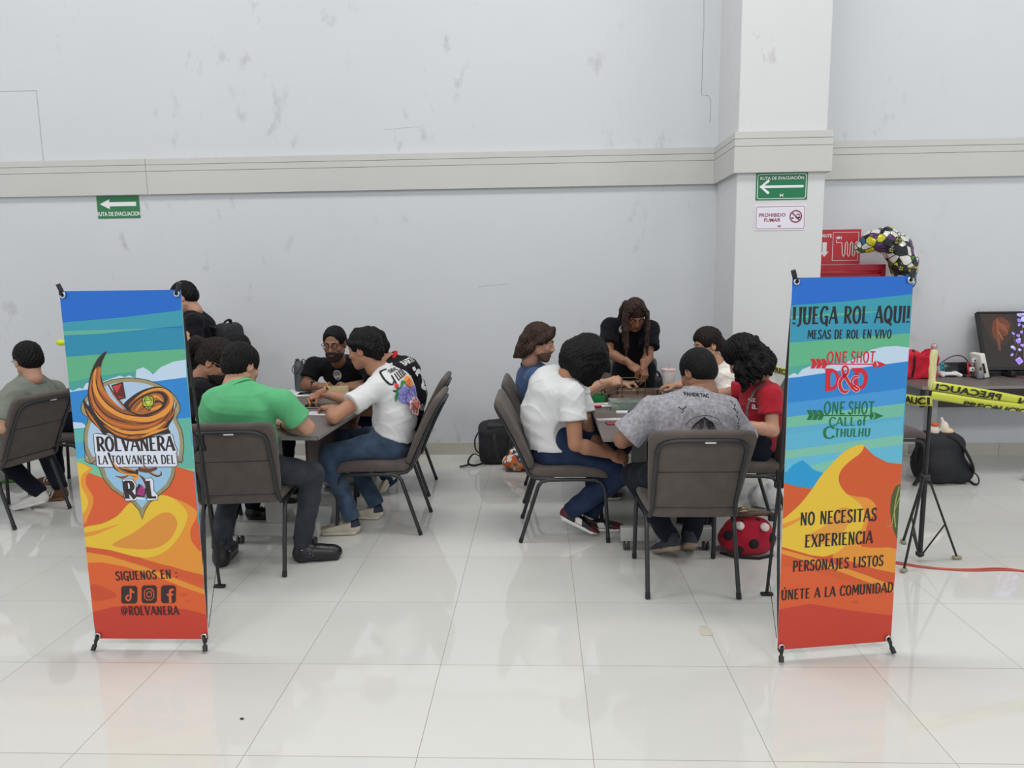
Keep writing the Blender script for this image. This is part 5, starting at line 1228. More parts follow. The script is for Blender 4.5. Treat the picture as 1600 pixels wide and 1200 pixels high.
# ---- bearded, glasses, facing us at the far end of the left table
p = Person('', (-1.5, 6.02), 'brown'); p.eyes = True; p.root['label'] = 'bearded person with glasses in a black T-shirt facing us behind the paper booklet'
p.pose(A((-1.50, 6.02, .575)), at(529, 568, 5.66), at(523, 537, 5.52), (-.06, -.97, -.20), (0, -.2, 1), 1.04, R(271),
       sh=(at(573, 570, 5.70), at(490, 572, 5.72)), el=(at(590, 606, 5.50), at(478, 602, 5.62)), wr=(at(548, 607, 5.34), at(499, 603, 5.40)),
       hands=(('grip', (-.85, -.35, .25), (.3, -.6, .6)), ('grip', (.85, -.4, .1), (-.2, -.3, .9))),
       kn=(A((-1.36, 5.62, .53)), A((-1.66, 5.62, .53))), an=(A((-1.36, 5.70, .11)), A((-1.66, 5.70, .11))), toe=((.1, -1, 0), (-.1, -1, 0)), bulk=1.08, hunch=.04)
p.make_body(); p.shirt(BLACK_T, sleeve=.68, sw=.074, hem=.04, collar=(BLACK_T, .009), seed=4.2); p.pants(DENIM, seed=3.3); p.shoes('sneaker', [M_WSHOE, M_WSOLE, M_NAVYT, M_LACE])
p.hair(lambda S, g: (hair_short(S, g, .985, -.05, .04), face_open(S, .102)), H_BLACK, strand=.0012, freq=40); p.brows(H_BLACK, .0055); p.beard(M_BEARD); p.glasses(M_GLASS_F, r=.0022); p.band(1, M_WATCH, .35, .03, .033, dial=(.1, -.6, .8))
logo = [P1(ellipse2(0, 0, .034, .036, 24), 0), P1(ellipse2(0, .003, .028, .028, 24), 1), stroke2([(-.026, .012), (-.01, -.006), (.012, .0), (.027, .016)], [.004, .018, .018, .006], 2), P1([(-.030, -.004), (.030, -.004), (.024, -.018), (-.024, -.018)], 0), P1([(-.014, -.022), (.014, -.022), (0, -.046)], 1)]
LOGO_M = [mat('logo_white', (205, 208, 212), .8), mat('logo_slate', (120, 138, 160), .8), mat('logo_orange', (186, 108, 60), .8)]
p.decal('chest_logo', at(521, 583, 5.50), (.05, -1, .25), (0, -.2, 1), logo, LOGO_M, label='small orange and white chest emblem')

# ---- ponytail, left side of the left table
p = Person('', (-2.33, 4.58), 'tan'); p.root['label'] = 'person in black with glasses, beard and a ponytail, right of the whirlwind banner'
p.pose(A((-2.31, 4.58, .57)), at(313, 588, 4.47), at(337, 564, 4.42), (.86, .05, -.50), (.5, 0, 1), 1.06, R(0),
       sh=(at(332, 604, 4.66), at(314, 614, 4.27)), el=(A((-2.14, 4.84, .80)), at(324, 662, 4.24)), wr=(A((-1.97, 4.66, .79)), A((-1.78, 4.36, .785))),
       hands=(('relaxed', (1, -.1, 0), (0, 0, 1)), ('relaxed', (1, .2, 0), (0, 0, 1))),
       kn=(A((-1.90, 4.72, .535)), A((-1.90, 4.44, .535))), an=(A((-1.98, 4.74, .11)), A((-2.02, 4.44, .11))), toe=((1, 0, 0), (1, 0, 0)), bulk=1.08, hunch=.07)
p.make_body(); p.shirt(BLACK_T, sleeve=.7, hem=.04, collar=(BLACK_T, .011), seed=5.5); p.pants(NAVY, seed=4); p.shoes('sneaker', [M_LEATH, M_SOLEB, M_LEATH, M_SOLEB])
def hair_pony(S, g):
    hair_short(S, g, 1.03, -.03, .012)
    S.ell((0, .01, .055), (.086, .095, .086), k=.02); face_open(S, .066)
    S.cap((0, -.10, .06), (0, -.125, .058), .026, .022, k=.012)
    S.chain([(0, -.122, .058), (0, -.150, .045), (0, -.160, .0), (0, -.150, -.05), (0, -.135, -.085)], [.026, .034, .032, .024, .010], k=.02)
p.hair(hair_pony, H_DARK, lo=(-.14, -.21, -.16), freq=34); p.brows(H_DARK); p.beard(M_BEARD); p.glasses(M_GLASS_M)
# ---- dark head behind the ponytail
p = Person('', (-2.35, 5.22), 'tan'); p.root['label'] = 'person with short black hair bent down behind the ponytailed person'
p.pose(A((-2.33, 5.24, .57)), at(352, 578, 5.1), at(369, 549, 5.05), (.62, -.40, -.68), (.5, -.2, 1), .98, R(0),
       sh=(A((-2.30, 5.40, .93)), A((-2.26, 5.03, .93))), el=(A((-2.34, 5.50, .80)), A((-2.24, 4.96, .80))), wr=(A((-2.12, 5.36, .80)), A((-2.05, 5.06, .80))),
       hands=(('relaxed', (1, -.1, 0), (0, 0, 1)), ('relaxed', (1, .2, 0), (0, 0, 1))),
       kn=(A((-1.92, 5.36, .535)), A((-1.92, 5.12, .535))), an=(A((-1.98, 5.36, .11)), A((-2.0, 5.12, .11))), toe=((1, 0, 0), (1, 0, 0)), hunch=.06)
p.make_body(); p.shirt(BLACK_T, sleeve=.7, hem=.04, seed=6.5); p.pants(NAVY, seed=5); p.shoes('sneaker', [M_LEATH, M_SOLEB, M_LEATH, M_SOLEB]); p.hair(lambda S, g: hair_short(S, g, 1.03, -.06), H_BLACK)

# ---- standing with a backpack
p = Person('', (-2.80, 5.86), 'light'); p.root['label'] = 'standing person in black wearing a backpack, half hidden behind the whirlwind banner'
p.pose(A((-2.80, 5.86, .88)), at(301, 487, 5.8), at(288, 465, 5.76), (-.86, -.10, -.38), (-.3, 0, 1), .98, R(186),
       sh=(at(303, 505, 5.62), at(312, 501, 5.98)), el=(at(306, 553, 5.52), A((-2.72, 6.1, 1.0))), wr=(at(293, 532, 5.42), A((-2.98, 5.95, 1.05))),
       hands=(('grip', (-.8, .2, .4), (0, -.8, .5)), ('grip', (-.8, -.2, .4), (0, .8, .5))),
       kn=(A((-2.82, 5.77, .47)), A((-2.78, 5.96, .47))), an=(A((-2.80, 5.77, .11)), A((-2.76, 5.96, .11))), toe=((-1, 0, 0), (-1, .1, 0)), bulk=.98)
p.make_body(); p.shirt(BLACK_T, sleeve=.72, hem=.06, collar=(BLACK_T, .010), seed=7.1); p.pants(BLACKP, seed=6); p.shoes('sneaker', [M_LEATH, M_SOLEB, M_LEATH, M_SOLEB])
p.hair(lambda S, g: hair_short(S, g, 1.02, -.06), H_BLACK, strand=.0015); p.brows(H_BLACK); p.glasses(M_GLASS_M)

# ---- sage shirt at the left edge
p = Person('', (-3.60, 4.77), 'light'); p.root['label'] = 'person in a grey-green collared shirt seated at the left edge, facing away'
p.pose(A((-3.69, 4.785, .57)), at(50, 592, 4.80), at(44, 563, 4.80), (-.80, .52, -.22), (0, 0, 1), .98, R(166),
       sh=(at(22, 619, 4.62), at(84, 610, 5.0)), el=(at(4, 668, 4.52), A((-3.78, 5.12, .83))), wr=(A((-4.15, 4.62, .79)), A((-4.16, 5.02, .79))),
       hands=(('relaxed', (-1, .1, 0), (0, 0, 1)), ('relaxed', (-1, -.1, 0), (0, 0, 1))),
       kn=(A((-4.02, 4.72, .53)), A((-4.0, 4.95, .50))), an=(A((-4.02, 4.70, .11)), atz(60, 768, .13)), toe=((-1, .1, 0), (-.95, -.15, -.20)), bulk=1.03, hunch=.04)
p.make_body(); p.shirt(SAGE_T, sleeve=.80, sw=.076, hem=.06, collar=(SAGE_T, .016), seed=8.1, fold=.0045); p.pants(NAVY, seed=7); p.shoes('sneaker', [M_WSHOE, M_WSOLE, M_WSHOE, M_LACE], sock=M_SOCK)
p.hair(lambda S, g: hair_short(S, g, 1.03, -.06), H_BLACK, strand=.0018); p.brows(H_BLACK); p.glasses(M_GLASS_F)
# ---- someone behind the left banner: trousers and a brown striped shoe show
p = Person('', (-3.55, 5.52), 'tan'); p.root['label'] = 'person hidden behind the whirlwind banner, dark trousers and brown striped shoe showing'
p.pose(A((-3.50, 5.53, .57)), A((-3.40, 5.53, 1.04)), A((-3.37, 5.53, 1.21)), (-1, 0, -.2), (0, 0, 1), .96, R(178),
       el=(A((-3.46, 5.28, .80)), A((-3.48, 5.76, .80))), wr=(A((-3.62, 5.40, .66)), A((-3.62, 5.66, .66))), hands=(('relaxed', (-1, .1, 0), (0, 0, 1)), ('relaxed', (-1, -.1, 0), (0, 0, 1))),
       kn=(A((-3.98, 5.42, .54)), A((-3.98, 5.64, .54))), an=(atz(93, 758, .115), A((-3.95, 5.62, .11))), toe=((-1, -.12, 0), (-1, .1, 0)))
p.make_body(); p.shirt(BLACK_T, sleeve=.72, hem=.05, seed=9.1); p.pants(NAVY, seed=8); p.shoes('striped', [M_BROWNS, M_GUM, M_LACE, M_LACE]); p.hair(lambda S, g: hair_short(S, g), H_BLACK)

# ---- blue shirt, right table
p = Person('', (.06, 5.3), 'light'); p.root['label'] = 'person in a blue T-shirt with shoulder-length brown hair, smiling in profile'
p.pose(A((.095, 5.30, .57)), at(829, 570, 5.16), at(842, 535, 5.10), (.94, -.12, -.24), (.15, 0, 1), 1.04, R(0),
       sh=(at(848, 588, 5.42), at(836, 592, 5.0)), el=(A((.42, 5.52, .80)), at(893, 624, 4.98)), wr=(A((.63, 5.42, .82)), at(950, 597, 4.98)),
       hands=(('pinch', (.9, -.2, .1), (0, .1, 1)), ('grip', (.96, .05, .12), (.05, -.75, .65))),
       kn=(A((.48, 5.42, .545)), A((.48, 5.18, .545))), an=(A((.40, 5.42, .11)), A((.38, 5.18, .11))), toe=((1, .1, 0), (1, -.05, 0)), bulk=1.03, hunch=.02)
p.make_body(); p.shirt(BLUE_T, sleeve=.68, hem=.05, collar=(BLUE_T, .009), seed=10.1); p.pants(DENIM_D, seed=9); p.shoes('sneaker', [M_LEATH, M_WSOLE, M_LEATH, M_LACE])
def hair_bob(S, g):
    S.ell((0, -.014, .046), (.088, .106, .094), k=0); S.ell((0, -.062, -.02), (.082, .066, .085), k=.03)
    S.ell((0, .128, -.03), (.10, .070, .105), k=.008, op='s')
    for q in (1, -1):
        S.chain([(q*.03, .070, .108), (q*.07, .062, .065), (q*.086, .02, .02), (q*.088, -.04, -.05), (q*.07, -.085, -.105)], [.020, .024, .022, .028, .024], k=.02)
    for q in (-.06, -.03, 0, .03, .06): S.chain([(q, -.098, .0), (q*1.1, -.105, -.06), (q*1.1, -.110, -.10), (q*1.1, -.130, -.128)], [.034, .030, .024, .012], k=.018)
    S.ell((0, .138, -.045), (.14, .085, .095), k=.008, op='s')
    for q in (1, -1): S.ell((q*.095, .040, -.055), (.045, .056, .062), k=.01, op='s')
p.hair(hair_bob, H_BROWN, lo=(-.14, -.21, -.18), freq=28); p.brows(H_BROWN); p.beard(M_STUB)

# ---- plain white shirt, mop of black hair
p = Person('', (.03, 4.5), 'tan'); p.root['label'] = 'heavyset person in a plain white T-shirt with a mop of black hair, bent forward'
p.pose(A((.095, 4.51, .575)), at(890, 583, 4.48), at(915, 562, 4.42), (.72, .22, -.66), (.6, .2, 1), 1.06, R(0),
       sh=(at(902, 606, 4.70), at(893, 617, 4.28)), el=(at(921, 684, 4.62), at(899, 694, 4.24)), wr=(at(950, 703, 4.50), at(957, 711, 4.30)),
       hands=(('relaxed', (.75, -.1, -.5), (.5, .2, .8)), ('relaxed', (.80, .25, -.35), (.1, -.75, .6))),
       kn=(A((.53, 4.66, .535)), at(971, 741, 4.36)), an=(atz(922, 801, .12), atz(894, 797, .17)), toe=((1, 0, 0), (.86, -.05, -.42)), bulk=1.20, hunch=.09)
p.make_body(); p.shirt(WHITE_T, sleeve=.52, sw=.080, hem=.045, tilt=.22, collar=(WHITE_T, .009), seed=11.1, fold=.0045); p.pants(DENIM_D, seed=10, wide=1.04)
p.shoes('lowtop', [M_LEATH, M_WSOLE, M_BURG, M_WSHOE], sock=M_SOCK, lift=(0, .015)); p.band(0, M_WATCH, .3, .026, .034)
def hair_mop(S, g):
    S.ell((0, -.010, .050), (.103, .120, .106), k=0); S.ell((0, -.05, -.01), (.102, .094, .09), k=.03); S.ell((0, -.07, -.055), (.08, .065, .06), k=.03)
    rnd = random.Random(4)
    for k in range(46):
        a = rnd.uniform(0, 2*PI); z = rnd.uniform(-.07, .10); r = .098*math.sqrt(max(.05, 1-(z-.03)**2/.016))
        c = np.array((r*math.sin(a), r*1.12*math.cos(a)-.015, z))
        if c[1] > .06 and z < .02: continue
        d = nrm(np.array((c[0], c[1], c[2]*.3))*6+g+np.array((rnd.uniform(-.3, .3), 0, 0))); S.chain([c, c+d*.018+g*.012, c+d*.022+g*.035], [.028, .026, .014], k=.035)
    S.ell((0, .135, -.045), (.085, .066, .085), k=.008, op='s')
p.hair(hair_mop, H_BLACK, lo=(-.17, -.18, -.17), hi=(.17, .16, .19), strand=.0012, freq=30, tuft=.0018)

# ---- standing, long hair, bending over the right table
p = Person('', (.77, 5.84), 'brown'); p.root['label'] = 'long-haired person in a black T-shirt standing and bending over the right table'
p.pose(A((.765, 5.87, .88)), at(984, 503, 5.66), at(992, 491, 5.52), (.10, -.74, -.66), (0, -.4, 1), .95, R(272),
       sh=(at(1016, 515, 5.66), at(953, 511, 5.68)), el=(at(1013, 556, 5.55), at(951, 551, 5.55)), wr=(at(1006, 572, 5.40), at(984, 568, 5.36)),
       hands=(('reach', (.05, -.35, -.9), (.55, -.75, .25)), ('reach', (.72, -.25, -.62), (.25, -.75, .65))),
       kn=(A((.87, 5.79, .48)), A((.66, 5.79, .48))), an=(A((.89, 5.84, .11)), A((.65, 5.84, .11))), toe=((.1, -1, 0), (-.1, -1, 0)), bulk=.95, hunch=.03, kind='woman')
p.make_body(); p.shirt(BLACK_T, sleeve=.70, sw=.078, hem=.08, collar=(BLACK_T, .008), seed=12.1); p.pants(BLACKP, seed=11); p.shoes('sneaker', [M_LEATH, M_SOLEB, M_LEATH, M_SOLEB])
def hair_long(S, g):
    S.ell((0, -.012, .042), (.083, .102, .094), k=0); S.ell((0, -.05, -.02), (.078, .07, .08), k=.03)
    S.ell((0, .122, -.040), (.064, .062, .098), k=.008, op='s')
    for q in (1, -1):
        for j, (x, y, L) in enumerate([(.078, .070, .30), (.088, .045, .27), (.094, .015, .22)]):
            a = np.array((q*.012, .065-.02*j, .132)); b = np.array((q*x, y, .03)); c = b+g*.10+np.array((q*.004, 0, 0)); d = b+g*L*.75; e = b+g*L+np.array((q*.008, 0, 0))
            S.chain([a, (a+b)/2+np.array((q*.010, .0, .012)), b, c, d, e], [.004, .006, .013, .017, .014, .006], k=.014)
    for x in (-.06, -.02, .02, .06): S.chain([(x, -.09, .03), (x*1.1, -.115, -.06), (x*1.2, -.12, -.15), (x*1.2, -.11, -.21)], [.03, .03, .024, .010], k=.02)
p.hair(lambda S, g: (hair_long(S, g), S.ell((0, .130, -.026), (.056, .066, .092), k=.008, op='s')), H_LONG, lo=(-.17, -.18, -.36), hi=(.17, .30, .19), freq=30); p.brows(H_DARK)
p.band(1, M_CARDB, .35, .010, .030, name='bracelet'); p.decal('chest_logo', at(972, 524, 5.5), (-.15, -.85, -.3), (0, -.5, 1), [([(x*.9, y*.9) for x, y in v], f, m) for v, f, m in logo], LOGO_M, label='small round chest emblem')

# ---- grey washed shirt, back to us
p = Person('', (.77, 3.7), 'brown'); p.root['label'] = 'person in a grey washed T-shirt with black line print, seated with back to us'
p.pose(A((.775, 3.71, .575)), at(1086, 617, 3.74), at(1090, 583, 3.83), (-.50, .72, -.48), (-.1, .35, 1), .98, R(93),
       sh=(at(1020, 641, 3.72), at(1133, 641, 3.72)), el=(at(972, 688, 3.72), at(1163, 694, 3.80)), wr=(A((.62, 3.92, .785)), A((.93, 4.02, .785))),
       hands=(('relaxed', (.2, 1, 0), (-.1, 0, 1)), ('relaxed', (-.5, .9, 0), (0, 0, 1))),
       kn=(at(990, 742, 4.05), A((.95, 4.14, .52))), an=(at(1047, 840, 3.98), at(1078, 838, 4.02)), toe=((-.30, .86, -.40), (.12, .88, -.42)), bulk=1.12, hunch=.05)
p.make_body(); p.shirt(GREY_T, sleeve=.86, sw=.084, flare=.016, hem=.10, collar=(GREY_T, .010), seed=13.1, fold=.004); p.pants(NAVY, seed=12); p.shoes('sneaker', [mat('dark_canvas', (50, 52, 62), .8), mat('tan_sole', (150, 132, 112), .7), mat('dark_canvas', (50, 52, 62)), M_LACE])
p.hair(lambda S, g: hair_short(S, g, 1.03, -.07), H_BLACK, strand=.0006, freq=40, tuft=.0012); p.beard(M_BEARD)
rnd = random.Random(11); line = []
line.append(txt2('PANDE TAC', .020, -.005, .075, 0, .001, 1.0, -.09))
for k in range(30):
    a = R(20+140*k/29); r1 = rnd.uniform(.05, .085); a2 = a+rnd.uniform(-.12, .12); q = math.cos(a)
    line.append(stroke2([(.012+.012*q, -.012-.012*abs(q)), (.012+.045*q, -.022-.02*abs(q)-.01*rnd.random()), (.012+r1*q+rnd.uniform(-.008, .008), -.05-.05*rnd.random())], [.0016, .0030, .0014], 0))
for k in range(16): x = rnd.uniform(-.15, .14); line.append(stroke2([(x, -.095+rnd.uniform(-.01, .01)), (x+rnd.uniform(.02, .05), -.085+rnd.uniform(-.014, .014)), (x+rnd.uniform(.05, .08), -.092+rnd.uniform(-.01, .012))], [.0014, .0030, .0014], 0))
line.append(stroke2([(-.07, -.05), (-.045, -.02), (.012, -.006), (.065, -.02), (.085, -.05)], .0024, 0)); line += [stroke2([(.0, -.02), (-.004, -.06), (-.02, -.10)], .004, 0), stroke2([(.02, -.02), (.03, -.06), (.045, -.10)], .004, 0)]
line += [stroke2([(-.185, -.085), (-.14, -.098), (-.10, -.088), (-.06, -.092)], .0022, 0), stroke2([(-.185, -.10), (-.14, -.086), (-.10, -.094)], .0022, 0)]
for k in range(9): y = .045-.016*k; s = 1 if k % 2 else -1; line.append(stroke2([(.155+.004*k, y), (.155+.004*k+s*.012, y+.010)], [.007, .002], 0, smooth=False)); line.append(stroke2([(.155+.004*k, y), (.159+.004*k, y-.016)], .002, 0, smooth=False))
for s in (1, -1): line.append(stroke2([(-.085, .02), (-.085+s*.016, .032)], [.003, .005], 0, smooth=False))
line += [stroke2([(-.085, .03), (-.083, .012), (-.09, .006)], .003, 0), stroke2([(.155, -.065), (.17, -.055), (.185, -.07), (.175, -.088), (.158, -.085), (.155, -.065)], .0022, 0)]
p.decal('shirt_print', at(1090, 645, 3.62), (0, -1, .12), (0, 0, 1), [([(x*1.12, y*1.12) for x, y in v], f, m) for v, f, m in line], [M_INK], label='black line drawing and lettering')

# ---- white satin blouse
p = Person('', (1.44, 5.26), 'light'); p.root['label'] = 'person in a white satin blouse with tied dark hair, in profile by the pillar'
p.pose(A((1.44, 5.27, .57)), at(1126, 572, 5.24), at(1106, 540, 5.20), (-.92, -.22, -.20), (-.3, 0, 1), .97, R(180),
       sh=(at(1133, 590, 5.06), at(1122, 584, 5.42)), el=(at(1143, 640, 4.96), A((1.22, 5.55, .82))), wr=(A((1.10, 5.02, .80)), A((1.02, 5.45, .80))),
       hands=(('relaxed', (-1, .1, 0), (0, 0, 1)), ('relaxed', (-1, -.1, 0), (0, 0, 1))),
       kn=(A((1.00, 5.14, .54)), A((1.0, 5.38, .54))), an=(A((1.08, 5.14, .11)), A((1.08, 5.38, .11))), toe=((-1, 0, 0), (-1, 0, 0)), bulk=.92, hunch=.03, kind='woman')
p.make_body(); p.shirt(SATIN, sleeve=.95, sw=.098, flare=.0, hem=.04, seed=14.1, fold=.006, name='blouse', collar=(SATIN, .012)); p.pants(BLACKP, seed=13); p.shoes('sneaker', [M_LEATH, M_SOLEB, M_LEATH, M_SOLEB])
def hair_tied(S, g):
    hair_short(S, g, 1.02, -.04, .01); S.ell((0, .0, .058), (.085, .095, .085), k=.02); face_open(S, .074)
    S.chain([(0, -.09, .0), (0, -.125, -.03), (0, -.13, -.09), (0, -.12, -.15), (0, -.11, -.19)], [.04, .036, .034, .026, .010], k=.02)
p.hair(hair_tied, H_DARK, lo=(-.14, -.20, -.24), freq=34); p.brows(H_DARK)

# ---- red shirt with wavy black hair
p = Person('', (1.36, 4.56), 'light'); p.root['label'] = 'person in a red T-shirt with wavy black hair beside the yellow dune banner'
p.pose(A((1.35, 4.56, .57)), at(1184, 600, 4.55), at(1163, 559, 4.48), (-.64, .46, -.60), (-.3, .1, 1), 1.04, R(180),
       sh=(at(1203, 617, 4.36), at(1184, 608, 4.74)), el=(at(1207, 673, 4.28), A((1.18, 4.86, .82))), wr=(at(1151, 662, 4.22), A((1.02, 4.72, .79))),
       hands=(('relaxed', (-.9, .35, .05), (-.1, -.3, .9)), ('relaxed', (-1, -.1, 0), (0, 0, 1))),
       kn=(A((.93, 4.43, .54)), A((.93, 4.67, .54))), an=(A((1.04, 4.43, .11)), A((1.04, 4.67, .11))), toe=((-1, 0, 0), (-1, 0, 0)), bulk=.98, hunch=.03, kind='woman')
p.make_body(); p.shirt(RED_T, sleeve=.56, sw=.074, hem=.06, collar=(RED_T, .008), seed=15.1); p.pants(NAVY, seed=14); p.shoes('sneaker', [M_LEATH, M_SOLEB, M_LEATH, M_SOLEB])
def hair_wavy(S, g):
    S.ell((0, -.012, .048), (.096, .112, .098), k=0); S.ell((0, -.055, -.03), (.096, .085, .095), k=.03)
    rnd = random.Random(9)
    for k in range(44):
        a = rnd.uniform(.6, 2*PI-.6); z = rnd.uniform(-.10, .06); c = np.array((.092*math.sin(a), .105*math.cos(a)-.02, z)); o = nrm((c[0], c[1], 0))
        w1 = np.array((rnd.uniform(-.4, .4), rnd.uniform(-.4, .4), 0)); pts = [c, c+g*.03+o*.016, c+g*.06+o*.004+w1*.02, c+g*.09+o*.018]; S.chain(pts, [.022, .020, .017, .006], k=.012)
    S.ell((0, .130, -.05), (.07, .060, .095), k=.008, op='s')
p.hair(hair_wavy, H_BLACK, lo=(-.18, -.20, -.22), hi=(.18, .16, .19), strand=.003, freq=20, tuft=.003)
p.decal('shirt_print', at(1176, 634, 4.35), (-.45, -.88, .05), (0, 0, 1), [txt2('oz', .046, -.02, .015, 0, .001, 1.2, .1), txt2('a.', .06, .0, -.028, 0, .001, 1.1)], [mat('white_print', (222, 222, 222), .8)], label='white script lettering')
lan = MB()
for pts in ([at(1190, 598, 4.42), at(1178, 612, 4.36), at(1168, 634, 4.31), at(1166, 652, 4.29)],): lan.tube([p.w(q) for q in pts], .008, 0, 8, flat=(1, .4))
lan.build('lanyard', [mat('patterned_lanyard', (70, 72, 76), .7, var=(60, .6))], p.root)
# ================================================================== signs on the walls
def flat_sign(name, label, cat, X0, X1, Z0, Z1, Y, face, edge=.004, group=None):
    """A thin board on a wall facing -y; returns (root, add) where add draws layers in board coordinates (metres from its centre)."""
    cx, cz = (X0+X1)/2, (Z0+Z1)/2; t = thing(name, label, cat, (cx, Y, cz), 0, group)
    b = MB(); b.box((0, -edge/2, 0), (X1-X0, edge, Z1-Z0), bevel=.001, seg=1, smooth=False); board = b.build('board', [face], t); lay = [0]
    def add(nm, polys, mats):
        m = MB()
        for v, f, mi in polys:
            lay[0] += 1; m.add([(x, -edge-.00025*lay[0], z) for x, z in v], f, mi)
        return m.build(nm, mats, t)
    return t, add, (X1-X0)/2, (Z1-Z0)/2
M_GRN1 = mat('sign_green_dull', (46, 118, 74), .45); M_GRN2 = mat('sign_green', (10, 116, 72), .4); M_SW = mat('sign_white', (228, 230, 232), .45); M_SWP = mat('sign_paper_white', (226, 222, 234), .5)
M_MAR = mat('sign_maroon', (136, 30, 62), .5); M_SRED = mat('sign_red', (190, 48, 56), .45); M_PRED = mat('hydrant_red_paint', (166, 20, 42), .35, spec=.5); M_BLK = mat('plain_black', (24, 24, 26), .5)
p0 = at(150, 306, 6.576); p1 = at(219.5, 340.5, 6.576)
t, add, hw, hh = flat_sign('evacuation_sign', 'dull green evacuation route sign under the band on the left wall', 'sign', p0[0], p1[0], p1[2], p0[2]-.004, WALL_Y, M_GRN1)
add('arrow', [P1([(-hw*.85, hh*.28), (-hw*.40, hh*.72), (-hw*.40, hh*.45), (hw*.85, hh*.45), (hw*.85, hh*.08), (-hw*.40, hh*.08), (-hw*.40, -hh*.18)], 0)], [M_SW])
add('lettering', [txt2('RUTA DE EVACUACION', hh*.52, 0, -hh*.78, 0, .0012, .74)], [M_SW])
p0 = at(1182, 270.5, 5.925); p1 = at(1261, 311.5, 5.925)
t, add, hw, hh = flat_sign('evacuation_sign', 'bright green evacuation route sign on the pillar', 'sign', p0[0], p1[0], p1[2], p0[2], 5.93, M_GRN2)
def frame_poly(hw, hh, w, r, mi):
    o = []
    for s_ in (0, w):
        q = []
        for cx, cy, a0 in ((hw-r, hh-r, 0), (-hw+r, hh-r, 90), (-hw+r, -hh+r, 180), (hw-r, -hh+r, 270)):
            for k in range(5): a = R(a0+22.5*k); q.append((cx+(r-s_)*math.cos(a), cy+(r-s_)*math.sin(a)))
        o.append(q)
    n = len(o[0]); return (o[0]+o[1], [(i, (i+1) % n, n+(i+1) % n, n+i) for i in range(n)], mi)
add('border', [frame_poly(hw*.95, hh*.92, .005, .018, 0)], [M_SW])
aw = hh*.085
add('arrow', [stroke2([(-hw*.78, -hh*.02), (hw*.80, -hh*.02)], aw*2.2, 0, smooth=False), P1(ellipse2(hw*.80, -hh*.02, aw*1.1, aw*1.1, 14), 0), stroke2([(-hw*.53, hh*.40), (-hw*.80, -hh*.02), (-hw*.53, -hh*.46)], aw*2.4, 0, smooth=False), P1(ellipse2(-hw*.53, hh*.40, aw*1.2, aw*1.2, 14), 0), P1(ellipse2(-hw*.53, -hh*.46, aw*1.2, aw*1.2, 14), 0), P1(ellipse2(-hw*.80, -hh*.02, aw*1.2, aw*1.2, 14), 0)], [M_SW])
add('lettering', [txt2('RUTA DE EVACUACIÓN', hh*.31, 0, hh*.50, 0, .0007, .98)], [M_SW])
def xmark(s_, cx, cz, mi): return [stroke2([(cx-s_, cz-s_*.7), (cx-s_*.3, cz), (cx-s_, cz+s_*.7)], s_*.55, mi, smooth=False), stroke2([(cx+s_, cz-s_*.7), (cx+s_*.3, cz), (cx+s_, cz+s_*.7)], s_*.55, mi, smooth=False), P1(ellipse2(cx, cz, s_*.4, s_*.4, 8), mi)]
add('emblem', xmark(hh*.13, 0, -hh*.66, 0), [M_SW])
p0 = at(1180, 321, 5.925); p1 = at(1258.5, 359, 5.925)
t, add, hw, hh = flat_sign('no_smoking_sign', 'white and maroon no smoking sign below the green one on the pillar', 'sign', p0[0], p1[0], p1[2], p0[2], 5.93, M_SWP)
add('border', [frame_poly(hw*.95, hh*.90, .004, .014, 0)], [M_MAR]); add('lettering', [txt2('PROHIBIDO', hh*.40, -hw*.32, hh*.08, 0, .0008, 1.02)], [M_MAR]); add('lettering', [txt2('FUMAR', hh*.40, -hw*.32, -hh*.32, 0, .0008, 1.02)], [M_MAR]); add('emblem', xmark(hh*.11, -hw*.03, -hh*.68, 0), [M_MAR])
r = hh*.50; ring = (ellipse2(hw*.60, hh*.08, r, r, 32)+ellipse2(hw*.60, hh*.08, r*.83, r*.83, 32), [(i, (i+1) % 32, 32+(i+1) % 32, 32+i) for i in range(32)], 0)
add('pictogram', [P1([(hw*.43, hh*.0), (hw*.52, hh*.0), (hw*.52, -hh*.10), (hw*.43, -hh*.10)], 1), stroke2([(hw*.60, -hh*.02), (hw*.78, hh*.0)], hh*.12, 1, smooth=False), stroke2([(hw*.62, hh*.18), (hw*.70, hh*.26), (hw*.76, hh*.14)], hh*.06, 1), ring, stroke2([(hw*.60-r*.66, hh*.08+r*.66), (hw*.60+r*.66, hh*.08-r*.66)], r*.18, 0, smooth=False)], [M_MAR, M_BLK])
p0 = at(1346, 358, 6.426); p1 = at(1346, 412, 6.426); xr = p0[0]; hz0, hz1 = p1[2], p0[2]; xl = xr-.52
t, add, hw, hh = flat_sign('hydrant_sign', 'red hydrant sign with hose pictogram partly behind the pillar', 'sign', xl, xr, hz0, hz1, RWALL_Y, M_SRED)
def S_(x, y): return (x-(xl+xr)/2, y-(hz0+hz1)/2)
bx0, bx1 = xr-.235, xr-.02; bz0, bz1 = hz0+.03, hz1-.025
fr = [(bx0, bz0), (bx1, bz0), (bx1, bz1), (bx0, bz1), (bx0, bz0)]
hose = [(bx0+.03, bz1-.06), (bx0+.03, bz1-.085), (bx0+.075, bz1-.085)]
for k in range(3): x = bx0+.085+.042*k; hose += [(x, bz0+.05), (x+.010, bz0+.032), (x+.020, bz0+.05), (x+.021, bz1-.095), (x+.031, bz1-.078), (x+.041, bz1-.095)]
